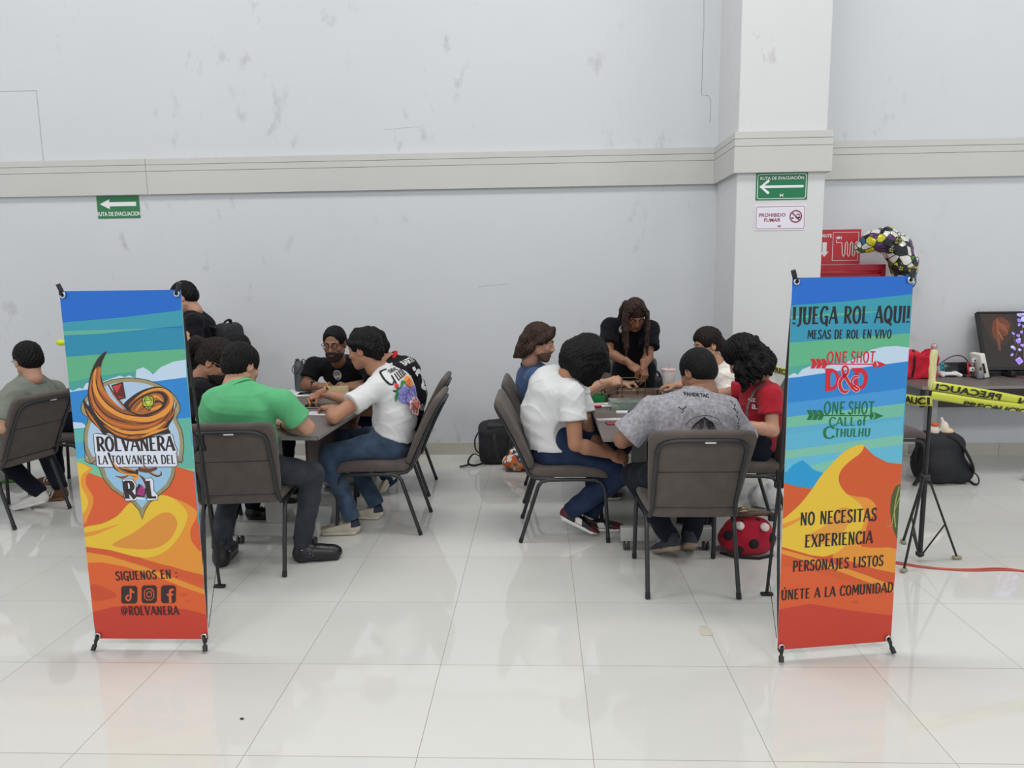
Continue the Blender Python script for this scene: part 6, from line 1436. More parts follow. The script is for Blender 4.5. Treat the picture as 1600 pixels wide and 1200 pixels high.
add('pictogram', [stroke2([S_(*q) for q in fr], .005, 0, smooth=False), stroke2([S_(*q) for q in hose], .007, 0, smooth=False), P1([(S_(bx0+.045, bz1-.045)[0]+.014*math.cos(2*PI*k/14), S_(bx0+.045, bz1-.045)[1]+.012*math.sin(2*PI*k/14)) for k in range(14)], 0), stroke2([S_(bx0+.02, bz1-.045), S_(bx0+.07, bz1-.045)], .007, 0, smooth=False), stroke2([S_(bx0+.068, bz1-.032), S_(bx0+.068, bz1-.058)], .006, 0, smooth=False)], [M_SW])
q = S_(xr-.305, 0)[0]
add('arrow', [P1([(q-.018, .04), (q+.018, .04), (q+.018, -.04), (q+.036, -.04), (q, -.085), (q-.036, -.04), (q-.018, -.04)], 0)], [M_SW]); add('lettering', [txt2('HIDRANTE', .040, S_(xr-.247, 0)[0], hh-.065, 0, .001, .85, align='RIGHT')], [M_SW])
# hydrant cabinet
cx1 = at(1383, 415, 6.33)[0]; cz1 = at(1340, 413.5, 6.33)[2]
t = thing('hydrant_cabinet', 'red fire hydrant cabinet on the wall behind the yellow dune banner', 'cabinet', (cx1-.35, RWALL_Y, cz1-.42))
m = MB(); m.box((0, -.06, 0), (.70, .12, .84), bevel=.004, seg=1, smooth=False); m.build('body', [M_PRED], t)
m = MB()
for (x, z, sx, sz) in ((0, .355, .62, .028), (0, -.355, .62, .028), (-.295, 0, .028, .71), (.295, 0, .028, .71)): m.box((x, -.124, z), (sx, .012, sz), bevel=.003, seg=1)
m.build('door_frame', [M_PRED], t); m = MB(); m.box((0, -.1215, 0), (.56, .004, .68)); m.build('door_panel', [mat('red_door_panel', (150, 26, 40), .25)], t)
# ---- foil balloon, game pad shape
def foil_mat():
    m = bpy.data.materials.new('printed_foil'); m.use_nodes = True; nt = m.node_tree; b = nt.nodes['Principled BSDF']; N = nt.nodes.new; K = nt.links.new
    tc = N('ShaderNodeTexCoord'); v = N('ShaderNodeTexVoronoi'); v.inputs['Scale'].default_value = 17; K(tc.outputs['Object'], v.inputs['Vector'])
    s_ = N('ShaderNodeSeparateColor'); K(v.outputs['Color'], s_.inputs[0]); cr = N('ShaderNodeValToRGB'); cr.color_ramp.interpolation = 'CONSTANT'
    stops = [(0, (225, 224, 215)), (.40, (206, 196, 40)), (.55, (40, 42, 48)), (.68, (224, 222, 214)), (.78, (40, 110, 150)), (.86, (96, 60, 110)), (.92, (80, 120, 60))]
    while len(cr.color_ramp.elements) < len(stops): cr.color_ramp.elements.new(.5)
    for e, (p_, c) in zip(cr.color_ramp.elements, stops): e.position = p_; e.color = rgb(*c)
    K(s_.outputs[0], cr.inputs[0])
    v2 = N('ShaderNodeTexVoronoi'); v2.feature = 'DISTANCE_TO_EDGE'; v2.inputs['Scale'].default_value = 17; K(tc.outputs['Object'], v2.inputs['Vector'])
    lt = N('ShaderNodeMath'); lt.operation = 'LESS_THAN'; lt.inputs[1].default_value = .055; K(v2.outputs[0], lt.inputs[0])
    mx = N('ShaderNodeMix'); mx.data_type = 'RGBA'; K(lt.outputs[0], mx.inputs[0]); K(cr.outputs[0], mx.inputs[6]); mx.inputs[7].default_value = rgb(40, 40, 44); K(mx.outputs[2], b.inputs['Base Color'])
    b.inputs['Roughness'].default_value = .18; b.inputs['Metallic'].default_value = .25; return m
bb = at(1395, 390, 6.22); t = thing('foil_balloon', 'colourful foil balloon shaped like a game controller beside the hydrant sign', 'balloon', bb)
W_ = lambda x, y, Y: at(x, y, Y)-bb
S = SDF(A((-.40, -.16, -.45)), A((.25, .16, .22)), .009)
arm = [W_(1345, 387, 6.25), W_(1362, 377, 6.23), W_(1384, 374, 6.21), W_(1402, 388, 6.2), W_(1412, 412, 6.2), W_(1413, 440, 6.22)]
S.chain(arm, [.050, .084, .100, .108, .104, .09], k=.03); S.cap(W_(1394, 368, 6.22), W_(1408, 374, 6.22), .03, .03, k=.02)
S.disp(lambda X, Y, Z: .0035*wob(X, Y, Z, 55, 1.0))
m = MB(); S.into(m); m.build('foil_body', [foil_mat()], t)
M_PADK = mat('balloon_black', (32, 34, 40), .2); M_PADY = mat('balloon_yellow', (216, 204, 40), .2)
fc = nrm(at(1395, 390, 0.001+1e-3)-at(1395, 390, 1.0)); 
for (x, y, r_) in ((1393.5, 378, .040), (1414, 421, .042), (1383, 392, .026), (1398, 420, .026)):
    c = W_(x, y, 6.2)+A((0, -.098, 0)); ax = Matrix(((1, 0, 0), (0, 0, -1), (0, 1, 0))); k = MB(); k.lathe([(0, .012), (r_*.7, .010), (r_, -.004), (r_, -.03)], c, 0, 20, axis=ax)
    for a in range(4): k.lathe([(r_*.12, .0135), (r_*.2, .0135), (r_*.2, .008)], c+A((r_*.45*math.cos(a*PI/2+.6), 0, r_*.45*math.sin(a*PI/2+.6))), 1, 10, axis=ax)
    k.build('printed_button', [M_PADK, M_PADY], t)
k = MB(); k.tube(catmull([W_(1420, 408, 6.2), W_(1427, 415, 6.2), W_(1428, 428, 6.2), W_(1426, 445, 6.22)], 5), .004, 0, 6); k.build('string', [M_BLK], t)
# small round sticker, far left
c = at(95, 535, 6.578); k = MB(); k.lathe([(0, .0015), (.044, .0015), (.044, 0)], (0, 0, 0), 0, 24, axis=Matrix(((1, 0, 0), (0, 0, -1), (0, .62, 0)))); o = k.build('wall_sticker', [mat('fluorescent_yellow', (222, 238, 30), .5)]); o.location = tuple(c); tag(o, 'small fluorescent yellow oval on the wall left of the whirlwind banner', 'sticker')

# ================================================================== things on the left table
TZ = .7505
M_BOT = mat('grey_bottle_coat', (84, 88, 92), .5, bump=(300, .06)); M_BOTL = mat('dark_grey_lid', (66, 68, 72), .45)
bp = (-1.915, 5.655, TZ); t = thing('water_bottle', 'tall grey insulated water bottle with a carry loop on the left table', 'bottle', bp)
k = MB(); k.lathe([(0, 0), (.034, 0), (.038, .004), (.0395, .03), (.0415, .20), (.041, .206), (.036, .210)], mi=0); k.build('flask', [M_BOT], t)
k = MB(); k.lathe([(.0395, .206), (.0395, .214), (.033, .217), (.033, .238), (.030, .241), (0, .241)], mi=0); k.box((-.010, 0, .250), (.028, .022, .020), bevel=.004); lid = k.build('lid', [M_BOTL], t)
k = MB(); k.tube(catmull([(.020, 0, .236), (.030, 0, .252), (.048, 0, .250), (.055, 0, .232), (.050, 0, .214), (.034, 0, .212)], 5), .0042, 0, 8); k.box((.018, 0, .228), (.03, .024, .03), bevel=.004); k.build('carry_loop', [M_BOTL], lid)
k = MB(); k.tube(catmull([(-.038, -.012, .208), (-.046, -.02, .190), (-.044, -.034, .165), (-.020, -.046, .148), (.005, -.044, .165), (.020, -.040, .195), (.022, -.034, .208)], 5), .0035, 0, 8); k.build('strap', [M_BOTL], t)
M_PAP = mat('white_paper', (226, 226, 228), .7); M_PARCH = mat('parchment_paper', (216, 200, 158), .8, var=(30, .12)); M_PRT = mat('printed_grey', (120, 122, 130), .8)
def sheet(name, label, x, y, z, w, d, rz, m=M_PAP, printing=None, group=None, th=.0012, cat='paper'):
    t = MB(); t.box((0, 0, th/2), (w, d, th), smooth=False); mats = [m]
    if printing: 
        mats.append(printing)
        for k in range(5): t.add([(-w*.38, d*(.34-.16*k), th+.0002), (w*(.30-.06*(k % 3)), d*(.34-.16*k), th+.0002), (w*(.30-.06*(k % 3)), d*(.29-.16*k), th+.0002), (-w*.38, d*(.29-.16*k), th+.0002)], [(0, 1, 2, 3)], 1)
    o = t.build(name, mats); o.location = (x, y, z); o.rotation_euler = (0, 0, R(rz)); return tag(o, label, cat, group)
sheet('paper_sheet', 'white paper lying under and left of the grey water bottle', -1.90, 5.60, TZ-.0003, .21, .30, 20)
sheet('paper_sheet', 'white printed sheet lying right of the grey water bottle', -1.74, 5.50, TZ-.0003, .28, .20, 8, M_PAP, M_PRT)
p_ = atz(441, 626, TZ); sheet('paper_sheet', 'white paper poking out behind the green sleeve', p_[0]+.01, p_[1], TZ-.0003, .13, .18, -20)
p_ = atz(497, 646, TZ); sheet('index_card', 'white card with a grey printed corner in front of the tablet', p_[0], p_[1], TZ-.0003, .155, .115, -12, M_PAP, M_PRT, cat='card')
p_ = atz(443, 668, TZ); sheet('index_card', 'small white card by the green-shirted elbow', p_[0]-.02, p_[1]+.02, TZ-.0003, .10, .07, 15, cat='card')
p_ = atz(496, 636, TZ); t = thing('tablet', 'dark tablet lying flat on the left table under the pointing hand', 'tablet', (p_[0], p_[1], TZ), R(3))
k = MB(); k.box((0, 0, .005), (.195, .135, .0096), bevel=.003); k.build('case', [mat('tablet_grey', (120, 122, 126), .35, .6)], t); k = MB(); k.box((0, 0, .0102), (.182, .122, .0012)); k.build('screen', [mat('dark_glass', (14, 15, 18), .12)], t)
# parchment booklet standing open before the bearded person
p_ = at(524, 609, 5.27); t = thing('booklet', 'cream parchment booklet standing open before the bearded person', 'booklet', (p_[0], 5.27, TZ), R(4))
k = MB()
for s_, x0 in ((-1, -.092), (1, .092)):
    k.add([(0, 0, 0), (x0, .035, 0), (x0, .022, .093), (0, -.004, .095)], [(0, 1, 2, 3)], 0); k.add([(0, .002, 0), (x0, .037, 0), (x0, .024, .093), (0, -.002, .095)], [(3, 2, 1, 0)], 0)
    k.add([(x0, .035, 0), (x0, .037, 0), (x0, .024, .093), (x0, .022, .093)], [(0, 1, 2, 3)], 0)
k.build('cover', [M_PARCH], t); k = MB(); k.add([(.055, .0165, .078), (.072, .0225, .078), (.072, .022, .084), (.055, .016, .084)], [(0, 1, 2, 3)], 0); k.add([(-.085, .0205, .083), (-.073, .0175, .083), (-.073, .017, .089), (-.085, .020, .089)], [(0, 1, 2, 3)], 0); k.build('printed_mark', [mat('grey_print_ink', (112, 100, 84), .8)], t)
M_PENW = mat('yellow_pencil', (214, 158, 60), .5); M_PENB = mat('blue_eraser', (36, 64, 120), .6); M_PENT = mat('pencil_wood', (200, 170, 120), .7)
def pencil(label, a, b, blue=False):
    a, b = np.array(a), np.array(b); d = nrm(b-a); t = thing('pencil', label, 'pencil', a, 0, 'yellow pencils on the left table'); L = np.linalg.norm(b-a)
    k = MB(); k.tube([a*0, d*L*.86], .0038, 0, 6); k.build('barrel', [M_PENW], t); k = MB(); k.tube([d*L*.86, d*L], [.0038, .0008], 0, 6); k.build('tip', [M_PENT], t); k = MB(); k.tube([-d*.012, d*0], .004, 0, 8); k.build('eraser', [M_PENB], t)
hp = at(486, 627, 4.98); pencil('yellow pencil held in the hand with the blue wristband', at(488, 638, 4.97), at(480, 621, 4.99))
pencil('yellow pencil leaning on the parchment booklet', at(517, 612, 5.2), at(508, 595, 5.24))
o = MB(); o.box((0, 0, .008), (.016, .016, .016), bevel=.002); o = o.build('game_die', [mat('pink_die', (200, 40, 110), .3)]); o.location = tuple(atz(501, 623, TZ)); tag(o, 'small pink game die behind the wristband on the left table', 'die')

# ================================================================== things on the right table
M_WOODR = mat('brown_hardboard', (104, 84, 72), .6, var=(12, .2, (1, 1, 6))); M_SLOT = mat('dark_slot', (30, 26, 24), .8); M_WIRE = mat('brass_wire', (150, 136, 110), .3, 1.0)
rc = atz(988, 624, TZ); t = thing('wooden_ring_tray', 'round brown wooden ring tray standing on the right table', 'tray', (rc[0], rc[1], TZ))
k = MB(); n = 48; rad = .205
for i in range(n):
    a0, a1 = 2*PI*i/n, 2*PI*(i+1)/n
    q = [(r_*math.cos(a), r_*math.sin(a)) for a in (a0, a1) for r_ in (rad, rad+.012)]
    k.add([(q[0][0], q[0][1], 0), (q[1][0], q[1][1], 0), (q[3][0], q[3][1], 0), (q[2][0], q[2][1], 0), (q[0][0], q[0][1], .052), (q[1][0], q[1][1], .052), (q[3][0], q[3][1], .052), (q[2][0], q[2][1], .052)], [(0, 1, 2, 3)[::-1], (4, 5, 6, 7), (1, 2, 6, 5), (3, 0, 4, 7)], 0)
k.build('rim', [M_WOODR], t)
k = MB(); k.lathe([(0, .004), (rad-.03, .004), (rad, .006)], mi=0, seg=48); k.build('base', [M_WOODR], t)
for a in (0.35, 1.25, 2.0, 2.85, 3.75, 4.25, 5.0, 5.75):
    k = MB(); k.box((0, 0, .028), (.030, .004, .058)); o = k.build('clip', [M_SLOT], t); o.location = ((rad+.006)*math.cos(a), (rad+.006)*math.sin(a), 0); o.rotation_euler = (0, 0, a)
fx, fy = rc[0]+.02, rc[1]+.06
t = thing('wire_frame', 'thin brass wire frame held over the wooden ring tray', 'frame', (fx, fy, TZ+.006))
k = MB(); w_, d_, z0, z1 = .13, .05, .055, .135
for (a, b) in (((-w_, -d_, 0), (-w_, -d_, z1)), ((w_*.55, -d_, 0), (w_*.55, -d_, z1)), ((w_*.2, d_, 0), (w_*.2, d_, z1)), ((-w_*.6, d_, 0), (-w_*.6, d_, z1)), ((-w_, -d_, z1-.01), (w_*.55, -d_, z1-.01)), ((-w_*.6, d_, z1), (w_*.2, d_, z1)), ((-w_, -d_, z0), (w_*.55, -d_, z0+.004)), ((w_*.55, -d_, z0), (w_*.2, d_, z0)), ((-w_, -d_, z1-.01), (-w_*.6, d_, z1)), ((w_*.55, -d_, z1-.01), (w_*.2, d_, z1))): k.tube([a, b], .0022, 0, 6)
k.build('wire', [M_WIRE], t)
cp = atz(1043, 608, TZ); t = thing('drink_cup', 'white foam drink cup with lid and straw on the right table', 'cup', (cp[0], cp[1]-.03, TZ))
k = MB(); k.lathe([(0, 0), (.036, 0), (.038, .003), (.052, .150), (.052, .154)], mi=0); k.build('cup_body', [mat('white_foam', (224, 224, 222), .7)], t); k = MB(); k.lathe([(.0535, .150), (.055, .153), (.055, .160), (.050, .163), (.046, .160), (0, .160)], mi=0); k.build('lid', [mat('pinkish_lid', (226, 196, 192), .35)], t)
k = MB(); k.tube([(0, 0, .02), (.002, 0, .16), (.004, 0, .205)], .0032, 0, 8); k.build('straw', [mat('pink_straw', (222, 150, 140), .4)], t)
# organiser box of clear plastic
b0 = atz(990, 640, TZ); M_CLR = mat('clear_plastic', (205, 222, 216), .12, trans=.75, alpha=.62); t = thing('organiser_box', 'clear plastic compartment box on the right table', 'box', (b0[0], b0[1]+.06, TZ), R(2)); bw, bd, bh = .30, .19, .052
k = MB()
for (x, y, sx, sy) in ((0, -bd/2, bw, .003), (0, bd/2, bw, .003), (-bw/2, 0, .003, bd), (bw/2, 0, .003, bd)): k.box((x, y, bh/2), (sx, sy, bh))
k.box((0, 0, .0015), (bw, bd, .003)); k.build('tray', [M_CLR], t)
k = MB(); k.box((0, 0, bh+.002), (bw+.006, bd+.006, .004), bevel=.001); k.build('lid', [M_CLR], t)
for i in range(4):
    k = MB(); k.box((-bw/2+.06*(i+1), 0, bh*.47), (.002, bd-.006, bh*.9)); k.build('divider', [M_CLR], t)
for i, c in enumerate([(190, 170, 110), (90, 94, 96), (60, 62, 66), (150, 150, 146)]):
    k = MB(); k.box((-bw/2+.03+.06*i, -.05, .014), (.036, .05, .022), bevel=.005); o = k.build('game_piece', [mat('piece_%d' % i, c, .5)]); o.location = t.location; o.rotation_euler = t.rotation_euler
    tag(o, ['tan', 'grey', 'near-black', 'pale grey'][i]+' game piece inside the clear compartment box', 'game piece', 'pieces in the clear box')
g0 = atz(936, 627, TZ); t = thing('card_box', 'small green open box with orange bits left of the ring tray', 'box', (g0[0]+.005, g0[1]+.03, TZ), R(8)); k = MB()
for (x, y, sx, sy) in ((0, -.045, .11, .003), (0, .045, .11, .003), (-.055, 0, .003, .09), (.055, 0, .003, .09)): k.box((x, y, .022), (sx, sy, .044))
k.box((0, 0, .0015), (.11, .09, .003)); k.build('carton', [mat('card_green', (40, 150, 80), .6)], t)
rnd = random.Random(3)
for i in range(5):
    k = MB(); k.box((0, 0, .012), (.022, .018, .012), bevel=.003); o = k.build('token', [mat('orange_token', (222, 138, 48), .5)]); o.location = (g0[0]-.03+.018*i, g0[1]+.03+rnd.uniform(-.02, .02), TZ+.004+.006*(i % 2)); o.rotation_euler = (0, 0, rnd.uniform(0, 3)); tag(o, 'orange token lying in the small green box', 'token', 'orange tokens in the green box')
p_ = atz(946, 631, TZ); sheet('play_mat', 'green mat edge under the printed sheet on the right table', p_[0]+.03, p_[1]+.02, TZ-.0003, .17, .07, 3, mat('mat_green', (30, 140, 80), .7), cat='mat')
sheet('paper_sheet', 'grey and white printed sheet beside the green box', p_[0]-.04, p_[1]-.005, TZ+.0012, .15, .09, 12, M_PAP, M_PRT)
p_ = atz(944, 637, TZ); t = thing('marker_pen', 'red-capped white marker pen on the right table', 'marker', (p_[0], p_[1], TZ), R(4)); k = MB(); k.tube([(-.02, 0, .009), (.072, 0, .009)], .0085, 0, 12); k.build('barrel', [M_SW], t); k = MB(); k.tube([(-.072, 0, .009), (-.066, 0, .009), (-.018, 0, .009)], [.006, .009, .0095], 0, 12); k.build('cap', [mat('marker_red', (196, 26, 46), .4)], t)
p_ = atz(973, 646, TZ); t = thing('dice_case', 'small white and black case behind the card strip', 'case', (p_[0], p_[1], TZ), R(-3)); k = MB(); k.box((0, 0, .008), (.085, .035, .016), bevel=.003); k.build('shell', [M_SW], t); k = MB(); k.box((.040, -.006, .008), (.02, .03, .017), bevel=.003); k.build('clasp', [M_BLK], t)
p_ = atz(956, 655, TZ); t = thing('card_strip', 'white printed card strip lying left of the grey-shirted person', 'card', (p_[0], p_[1], TZ-.0003), R(4)); k = MB(); k.box((0, 0, .0012), (.185, .06, .0024)); k.build('strip', [M_PAP], t); k = MB(); rnd = random.Random(8)
for i in range(16):
    for j in range(3):
        if rnd.random() < .75: x = -.085+.0108*i; y = -.02+.018*j; k.add([(x, y, .0027), (x+.007, y, .0027), (x+.007, y+.010, .0027), (x, y+.010, .0027)], [(0, 1, 2, 3)], rnd.choice((0, 0, 1)))
k.build('printing', [M_PRT, mat('pink_printing', (190, 150, 156), .8)], t)
p_ = atz(966, 662, TZ); t = thing('mobile_phone', 'phone with dark red case in front of the card strip', 'phone', (p_[0]+.005, p_[1], TZ), R(5)); k = MB(); k.box((0, 0, .005), (.155, .075, .010), bevel=.004); k.build('case', [mat('dark_red_case', (140, 40, 56), .4)], t); k = MB(); k.box((0, 0, .0104), (.145, .066, .0008)); k.build('back_glass', [mat('red_glass', (120, 46, 58), .15)], t)

# ================================================================== bags
M_BAG = mat('black_nylon', (27, 28, 33), .75, var=(20, .2), bump=(260, .2)); M_BAGD = mat('black_webbing', (20, 21, 24), .8, bump=(200, .3)); M_BAGB = mat('dark_brown_flap', (46, 42, 42), .7, bump=(120, .1))
def bag_sdf(fn, lo, hi, h, mats, parent, name='body', disp=.004, f=30, seed=1.0):
    S = SDF(lo, hi, h); fn(S)
    if disp: S.disp(lambda X, Y, Z: disp*wob(X, Y, Z, f, seed))
    S.cut((0, 0, .002), (0, 0, -1), k=.004); m = MB(); S.into(m); return m.build(name, mats, parent)
t = thing('backpack', 'black roll-top backpack with straps leaning on the wall between the tables', 'backpack', (-.36, 6.30, 0), R(6))
bag_sdf(lambda S: (S.rbox((0, 0, .17), (.185, .125, .175), frame((0, 1, .10)), r=.07), S.ell((0, .0, .32), (.17, .11, .065), k=.05), S.ell((-.03, -.10, .14), (.15, .05, .13), k=.04)), (-.25, -.2, 0), (.25, .2, .42), .008, [M_BAG], t)
k = MB(); k.box((.02, -.045, .345), (.27, .15, .055), Matrix.Rotation(R(12), 3, 'X'), bevel=.02, seg=3); k.build('top_flap', [M_BAGB], t)
for s_ in (-1, 1):
    k = MB(); k.tube(catmull([(.02+s_*.062, -.075, .31), (.02+s_*.075, -.135, .27), (.02+s_*.065, -.150, .17), (.02+s_*.04, -.142, .07), (.02+s_*.02, -.12, .03)], 5), .021, 0, 10, flat=(1, .42)); k.build('shoulder_strap', [M_BAGB], t)
k = MB(); k.tube(catmull([(-.17, -.06, .06), (-.23, -.10, .10), (-.27, -.13, .075), (-.285, -.15, .03), (-.24, -.16, .012), (-.18, -.15, .02), (-.13, -.13, .03)], 5), .013, 0, 8, flat=(1, .35)); k.tube([(-.28, -.155, .02), (-.33, -.175, .014), (-.36, -.18, .012)], .016, 0, 8, flat=(1, .4)); k.build('loose_strap', [M_BAGD], t)
k = MB(); k.tube(catmull([(-.185, -.02, .28), (-.22, -.04, .22), (-.22, -.04, .14), (-.19, -.03, .09)], 5), .010, 0, 8, flat=(1, .5)); k.build('side_strap', [M_BAGD], t)
def motley(name, cols, scale):
    m = bpy.data.materials.new(name); m.use_nodes = True; nt = m.node_tree; b = nt.nodes['Principled BSDF']; N = nt.nodes.new; K = nt.links.new
    tc = N('ShaderNodeTexCoord'); v = N('ShaderNodeTexVoronoi'); v.inputs['Scale'].default_value = scale; K(tc.outputs['Object'], v.inputs['Vector']); s_ = N('ShaderNodeSeparateColor'); K(v.outputs['Color'], s_.inputs[0])
    cr = N('ShaderNodeValToRGB'); cr.color_ramp.interpolation = 'CONSTANT'
    while len(cr.color_ramp.elements) < len(cols): cr.color_ramp.elements.new(.5)
    for i, (e, c) in enumerate(zip(cr.color_ramp.elements, cols)): e.position = i/len(cols); e.color = rgb(*c)
    K(s_.outputs[0], cr.inputs[0]); K(cr.outputs[0], b.inputs['Base Color']); b.inputs['Roughness'].default_value = .7; return m
t = thing('patterned_bag', 'small bag with orange white and navy pattern beside the black backpack', 'bag', (-.175, 6.03, 0), R(8))
bag_sdf(lambda S: (S.ell((0, 0, .07), (.155, .10, .09), k=0), S.ell((.02, 0, .15), (.09, .07, .085), k=.06)), (-.2, -.15, 0), (.2, .15, .27), .007, [motley('busy_print', [(222, 120, 56), (228, 222, 214), (60, 58, 84), (206, 92, 50), (232, 226, 220), (150, 60, 56), (214, 150, 90), (90, 100, 120)], 26)], t)
k = MB(); k.tube([(-.13, -.07, .006), (0, -.105, .006), (.13, -.07, .006)], .006, 0, 8); k.build('trim', [mat('maroon_trim', (110, 40, 42), .7)], t)
# red bag with black spots
lb = thing('spotted_bag', 'red ladybird-style bag with black felt spots on the floor by the yellow dune banner', 'bag', (1.205, 4.13, 0), R(-4)); M_LRED = cloth('ladybird_red', (166, 32, 52), .8, .10)
bag_sdf(lambda S: (S.ell((0, 0, .085), (.165, .115, .10), k=0), S.ell((.01, .0, .15), (.125, .085, .075), k=.05)), (-.2, -.15, 0), (.2, .15, .26), .007, [M_LRED], lb, disp=.003)
M_SPOT = mat('black_felt', (26, 26, 28), .95)
for (x, z) in ((-.11, .125), (.02, .095), (.125, .115), (-.035, .185), (.05, .19), (-.06, .06)):
    yy = -.115*math.sqrt(max(.02, 1-(x/.165)**2-((z-.085)/.12)**2)); k = MB(); k.lathe([(0, .012), (.022, .009), (.030, 0), (.028, -.03)], (x, yy+.004, z), 0, 18, axis=Matrix(((1, 0, 0), (0, .35, -.94), (0, .94, .35)))); k.build('felt_spot', [M_SPOT], lb)
for (x, z) in ((-.055, .19), (.085, .185)): k = MB(); k.lathe([(0, .006), (.024, .005), (.026, 0)], (x, -.085, z), 0, 18, axis=Matrix(((1, 0, 0), (0, .6, -.8), (0, .8, .6)))); k.build('button_badge', [mat('pale_badge', (206, 190, 186), .3, var=(60, .3))], lb)
k = MB(); k.tube(catmull([(-.06, -.02, .232), (.0, -.04, .245), (.08, -.03, .250), (.14, .0, .235)], 5), .016, 0, 10); k.build('rolled_strap', [mat('brown_leather', (84, 60, 46), .5, var=(40, .3))], lb)
k = MB(); k.tube([(-.15, -.04, .008), (-.08, -.10, .007), (.05, -.112, .007), (.14, -.06, .008)], .009, 0, 8); k.build('black_piping', [M_SPOT], lb)
k = MB(); k.box((.135, -.02, .225), (.035, .03, .05), bevel=.008); k.build('buckle', [M_BLK], lb)
t = thing('plastic_bag', 'crumpled white plastic bag on the floor behind the red spotted bag', 'bag', (1.64, 4.98, 0)); bag_sdf(lambda S: (S.ell((0, 0, .09), (.14, .11, .11), k=0), S.ell((-.08, .02, .06), (.10, .08, .07), k=.05)), (-.2, -.15, 0), (.2, .15, .24), .008, [mat('thin_white_plastic', (226, 227, 228), .3)], t, disp=.010, f=38)
wp = atz(1159, 800, 0.0); o = MB(); o.tube(catmull([(-.03, 0, .012), (.0, -.01, .03), (.03, 0, .026), (.05, .01, .012), (.10, .03, .008)], 4), [.014]*4+[.012]*4+[.009]*4+[.005]*5, 0, 10); o = o.build('key_charm', [mat('dull_gold', (160, 136, 80), .35, .7)]); o.location = tuple(wp); tag(o, 'dull gold charm on the floor left of the white plastic bag', 'charm')
# bag on the empty chair
t = thing('shoulder_bag', 'black bag sitting on the empty chair behind the white cup', 'bag', (.955, 6.09, .478), R(4)); bag_sdf(lambda S: (S.rbox((0, 0, .15), (.10, .075, .155), r=.04),), (-.16, -.12, 0), (.16, .12, .34), .007, [M_BAG], t)
k = MB(); k.tube(catmull([(-.07, 0, .28), (-.05, -.02, .34), (.03, -.02, .35), (.07, 0, .29)], 5), .009, 0, 8); k.build('handle', [M_BAGD], t)
# backpack worn by the standing person
t = thing('backpack', 'black backpack worn by the standing person at the whirlwind banner', 'backpack', (-2.585, 5.90, .93), 0)
S = SDF(A((-.16, -.2, -.06)), A((.22, .2, .42)), .008); S.rbox((.045, 0, .16), (.075, .145, .20), frame((.12, 1, 0), (-.25, 0, 1)), r=.06); S.ell((.10, 0, .10), (.06, .12, .13), k=.04); S.disp(lambda X, Y, Z: .004*wob(X, Y, Z, 30, 2.0)); k = MB(); S.into(k); k.build('body', [M_BAG], t)
k = MB(); k.tube(catmull([(-.01, -.06, .335), (.02, -.05, .375), (.03, .0, .38), (.02, .05, .345)], 5), .014, 0, 8, flat=(1, .6)); k.build('grab_handle', [M_BAGD], t)
k = MB(); k.tube(catmull([(.0, -.11, .30), (-.09, -.145, .345), (-.16, -.15, .32), (-.19, -.16, .22), (-.11, -.16, .06)], 5), .018, 0, 8, flat=(1, .5)); k.build('shoulder_strap', [M_BAGD], t)
# backpack by the gaming table with a toy on it
t = thing('backpack', 'large plain black backpack on the floor under the television table', 'backpack', (3.13, 5.60, 0), R(-3))
bag_sdf(lambda S: (S.ell((-.02, .02, .13), (.20, .13, .15), k=0), S.rbox((-.03, .02, .20), (.165, .11, .20), frame((0, 1, .12)), r=.09, k=.05), S.ell((.12, 0, .08), (.10, .09, .09), k=.05), S.ell((-.06, -.07, .14), (.12, .07, .12), k=.05)), (-.28, -.2, 0), (.28, .2, .44), .008, [M_BAG], t)
k = MB(); k.tube(catmull([(-.01, -.05, .385), (.06, -.09, .34), (.12, -.10, .25), (.17, -.09, .16), (.19, -.07, .11)], 5), .026, 0, 10, flat=(1, .4)); k.build('shoulder_strap', [M_BAGD], t)
k = MB(); k.tube(catmull([(.18, -.06, .11), (.22, -.08, .07), (.225, -.09, .02), (.19, -.10, .012), (.15, -.09, .04)], 5), .013, 0, 8, flat=(1, .4)); k.build('loose_strap', [M_BAGD], t); k = MB(); k.tube(catmull([(-.17, -.04, .20), (-.19, -.09, .12), (-.23, -.12, .06), (-.27, -.14, .012)], 5), .014, 0, 8, flat=(1, .4)); k.build('loose_strap', [M_BAGD], t)
k = MB(); k.tube(catmull([(-.19, .0, .30), (-.23, -.02, .22), (-.21, -.02, .13)], 5), .018, 0, 8, flat=(1, .5)); k.build('side_pocket', [M_BAGD], t)
tp = (3.075, 5.60, .375); t = thing('plush_toy', 'small white plush toy with an orange cap on the black backpack', 'toy', tp); k = MB(); S = SDF(A((-.12, -.08, -.02)), A((.14, .08, .20)), .006); S.ell((-.035, 0, .035), (.040, .04, .045), k=0); S.ell((.045, 0, .05), (.032, .03, .055), k=.02); S.cap((.035, 0, .08), (.02, 0, .13), .016, .010, k=.015); S.into(k); k.build('body', [cloth('plush_white', (222, 210, 196), .95)], t)
k = MB(); k.sphere((-.035, -.012, .085), (.028, .026, .016)); k.build('cap', [mat('plush_orange', (206, 92, 52), .9)], t); k = MB(); k.sphere((.070, -.01, .03), (.040, .03, .026)); k.build('paw', [mat('plush_tan', (224, 192, 150), .9)], t)

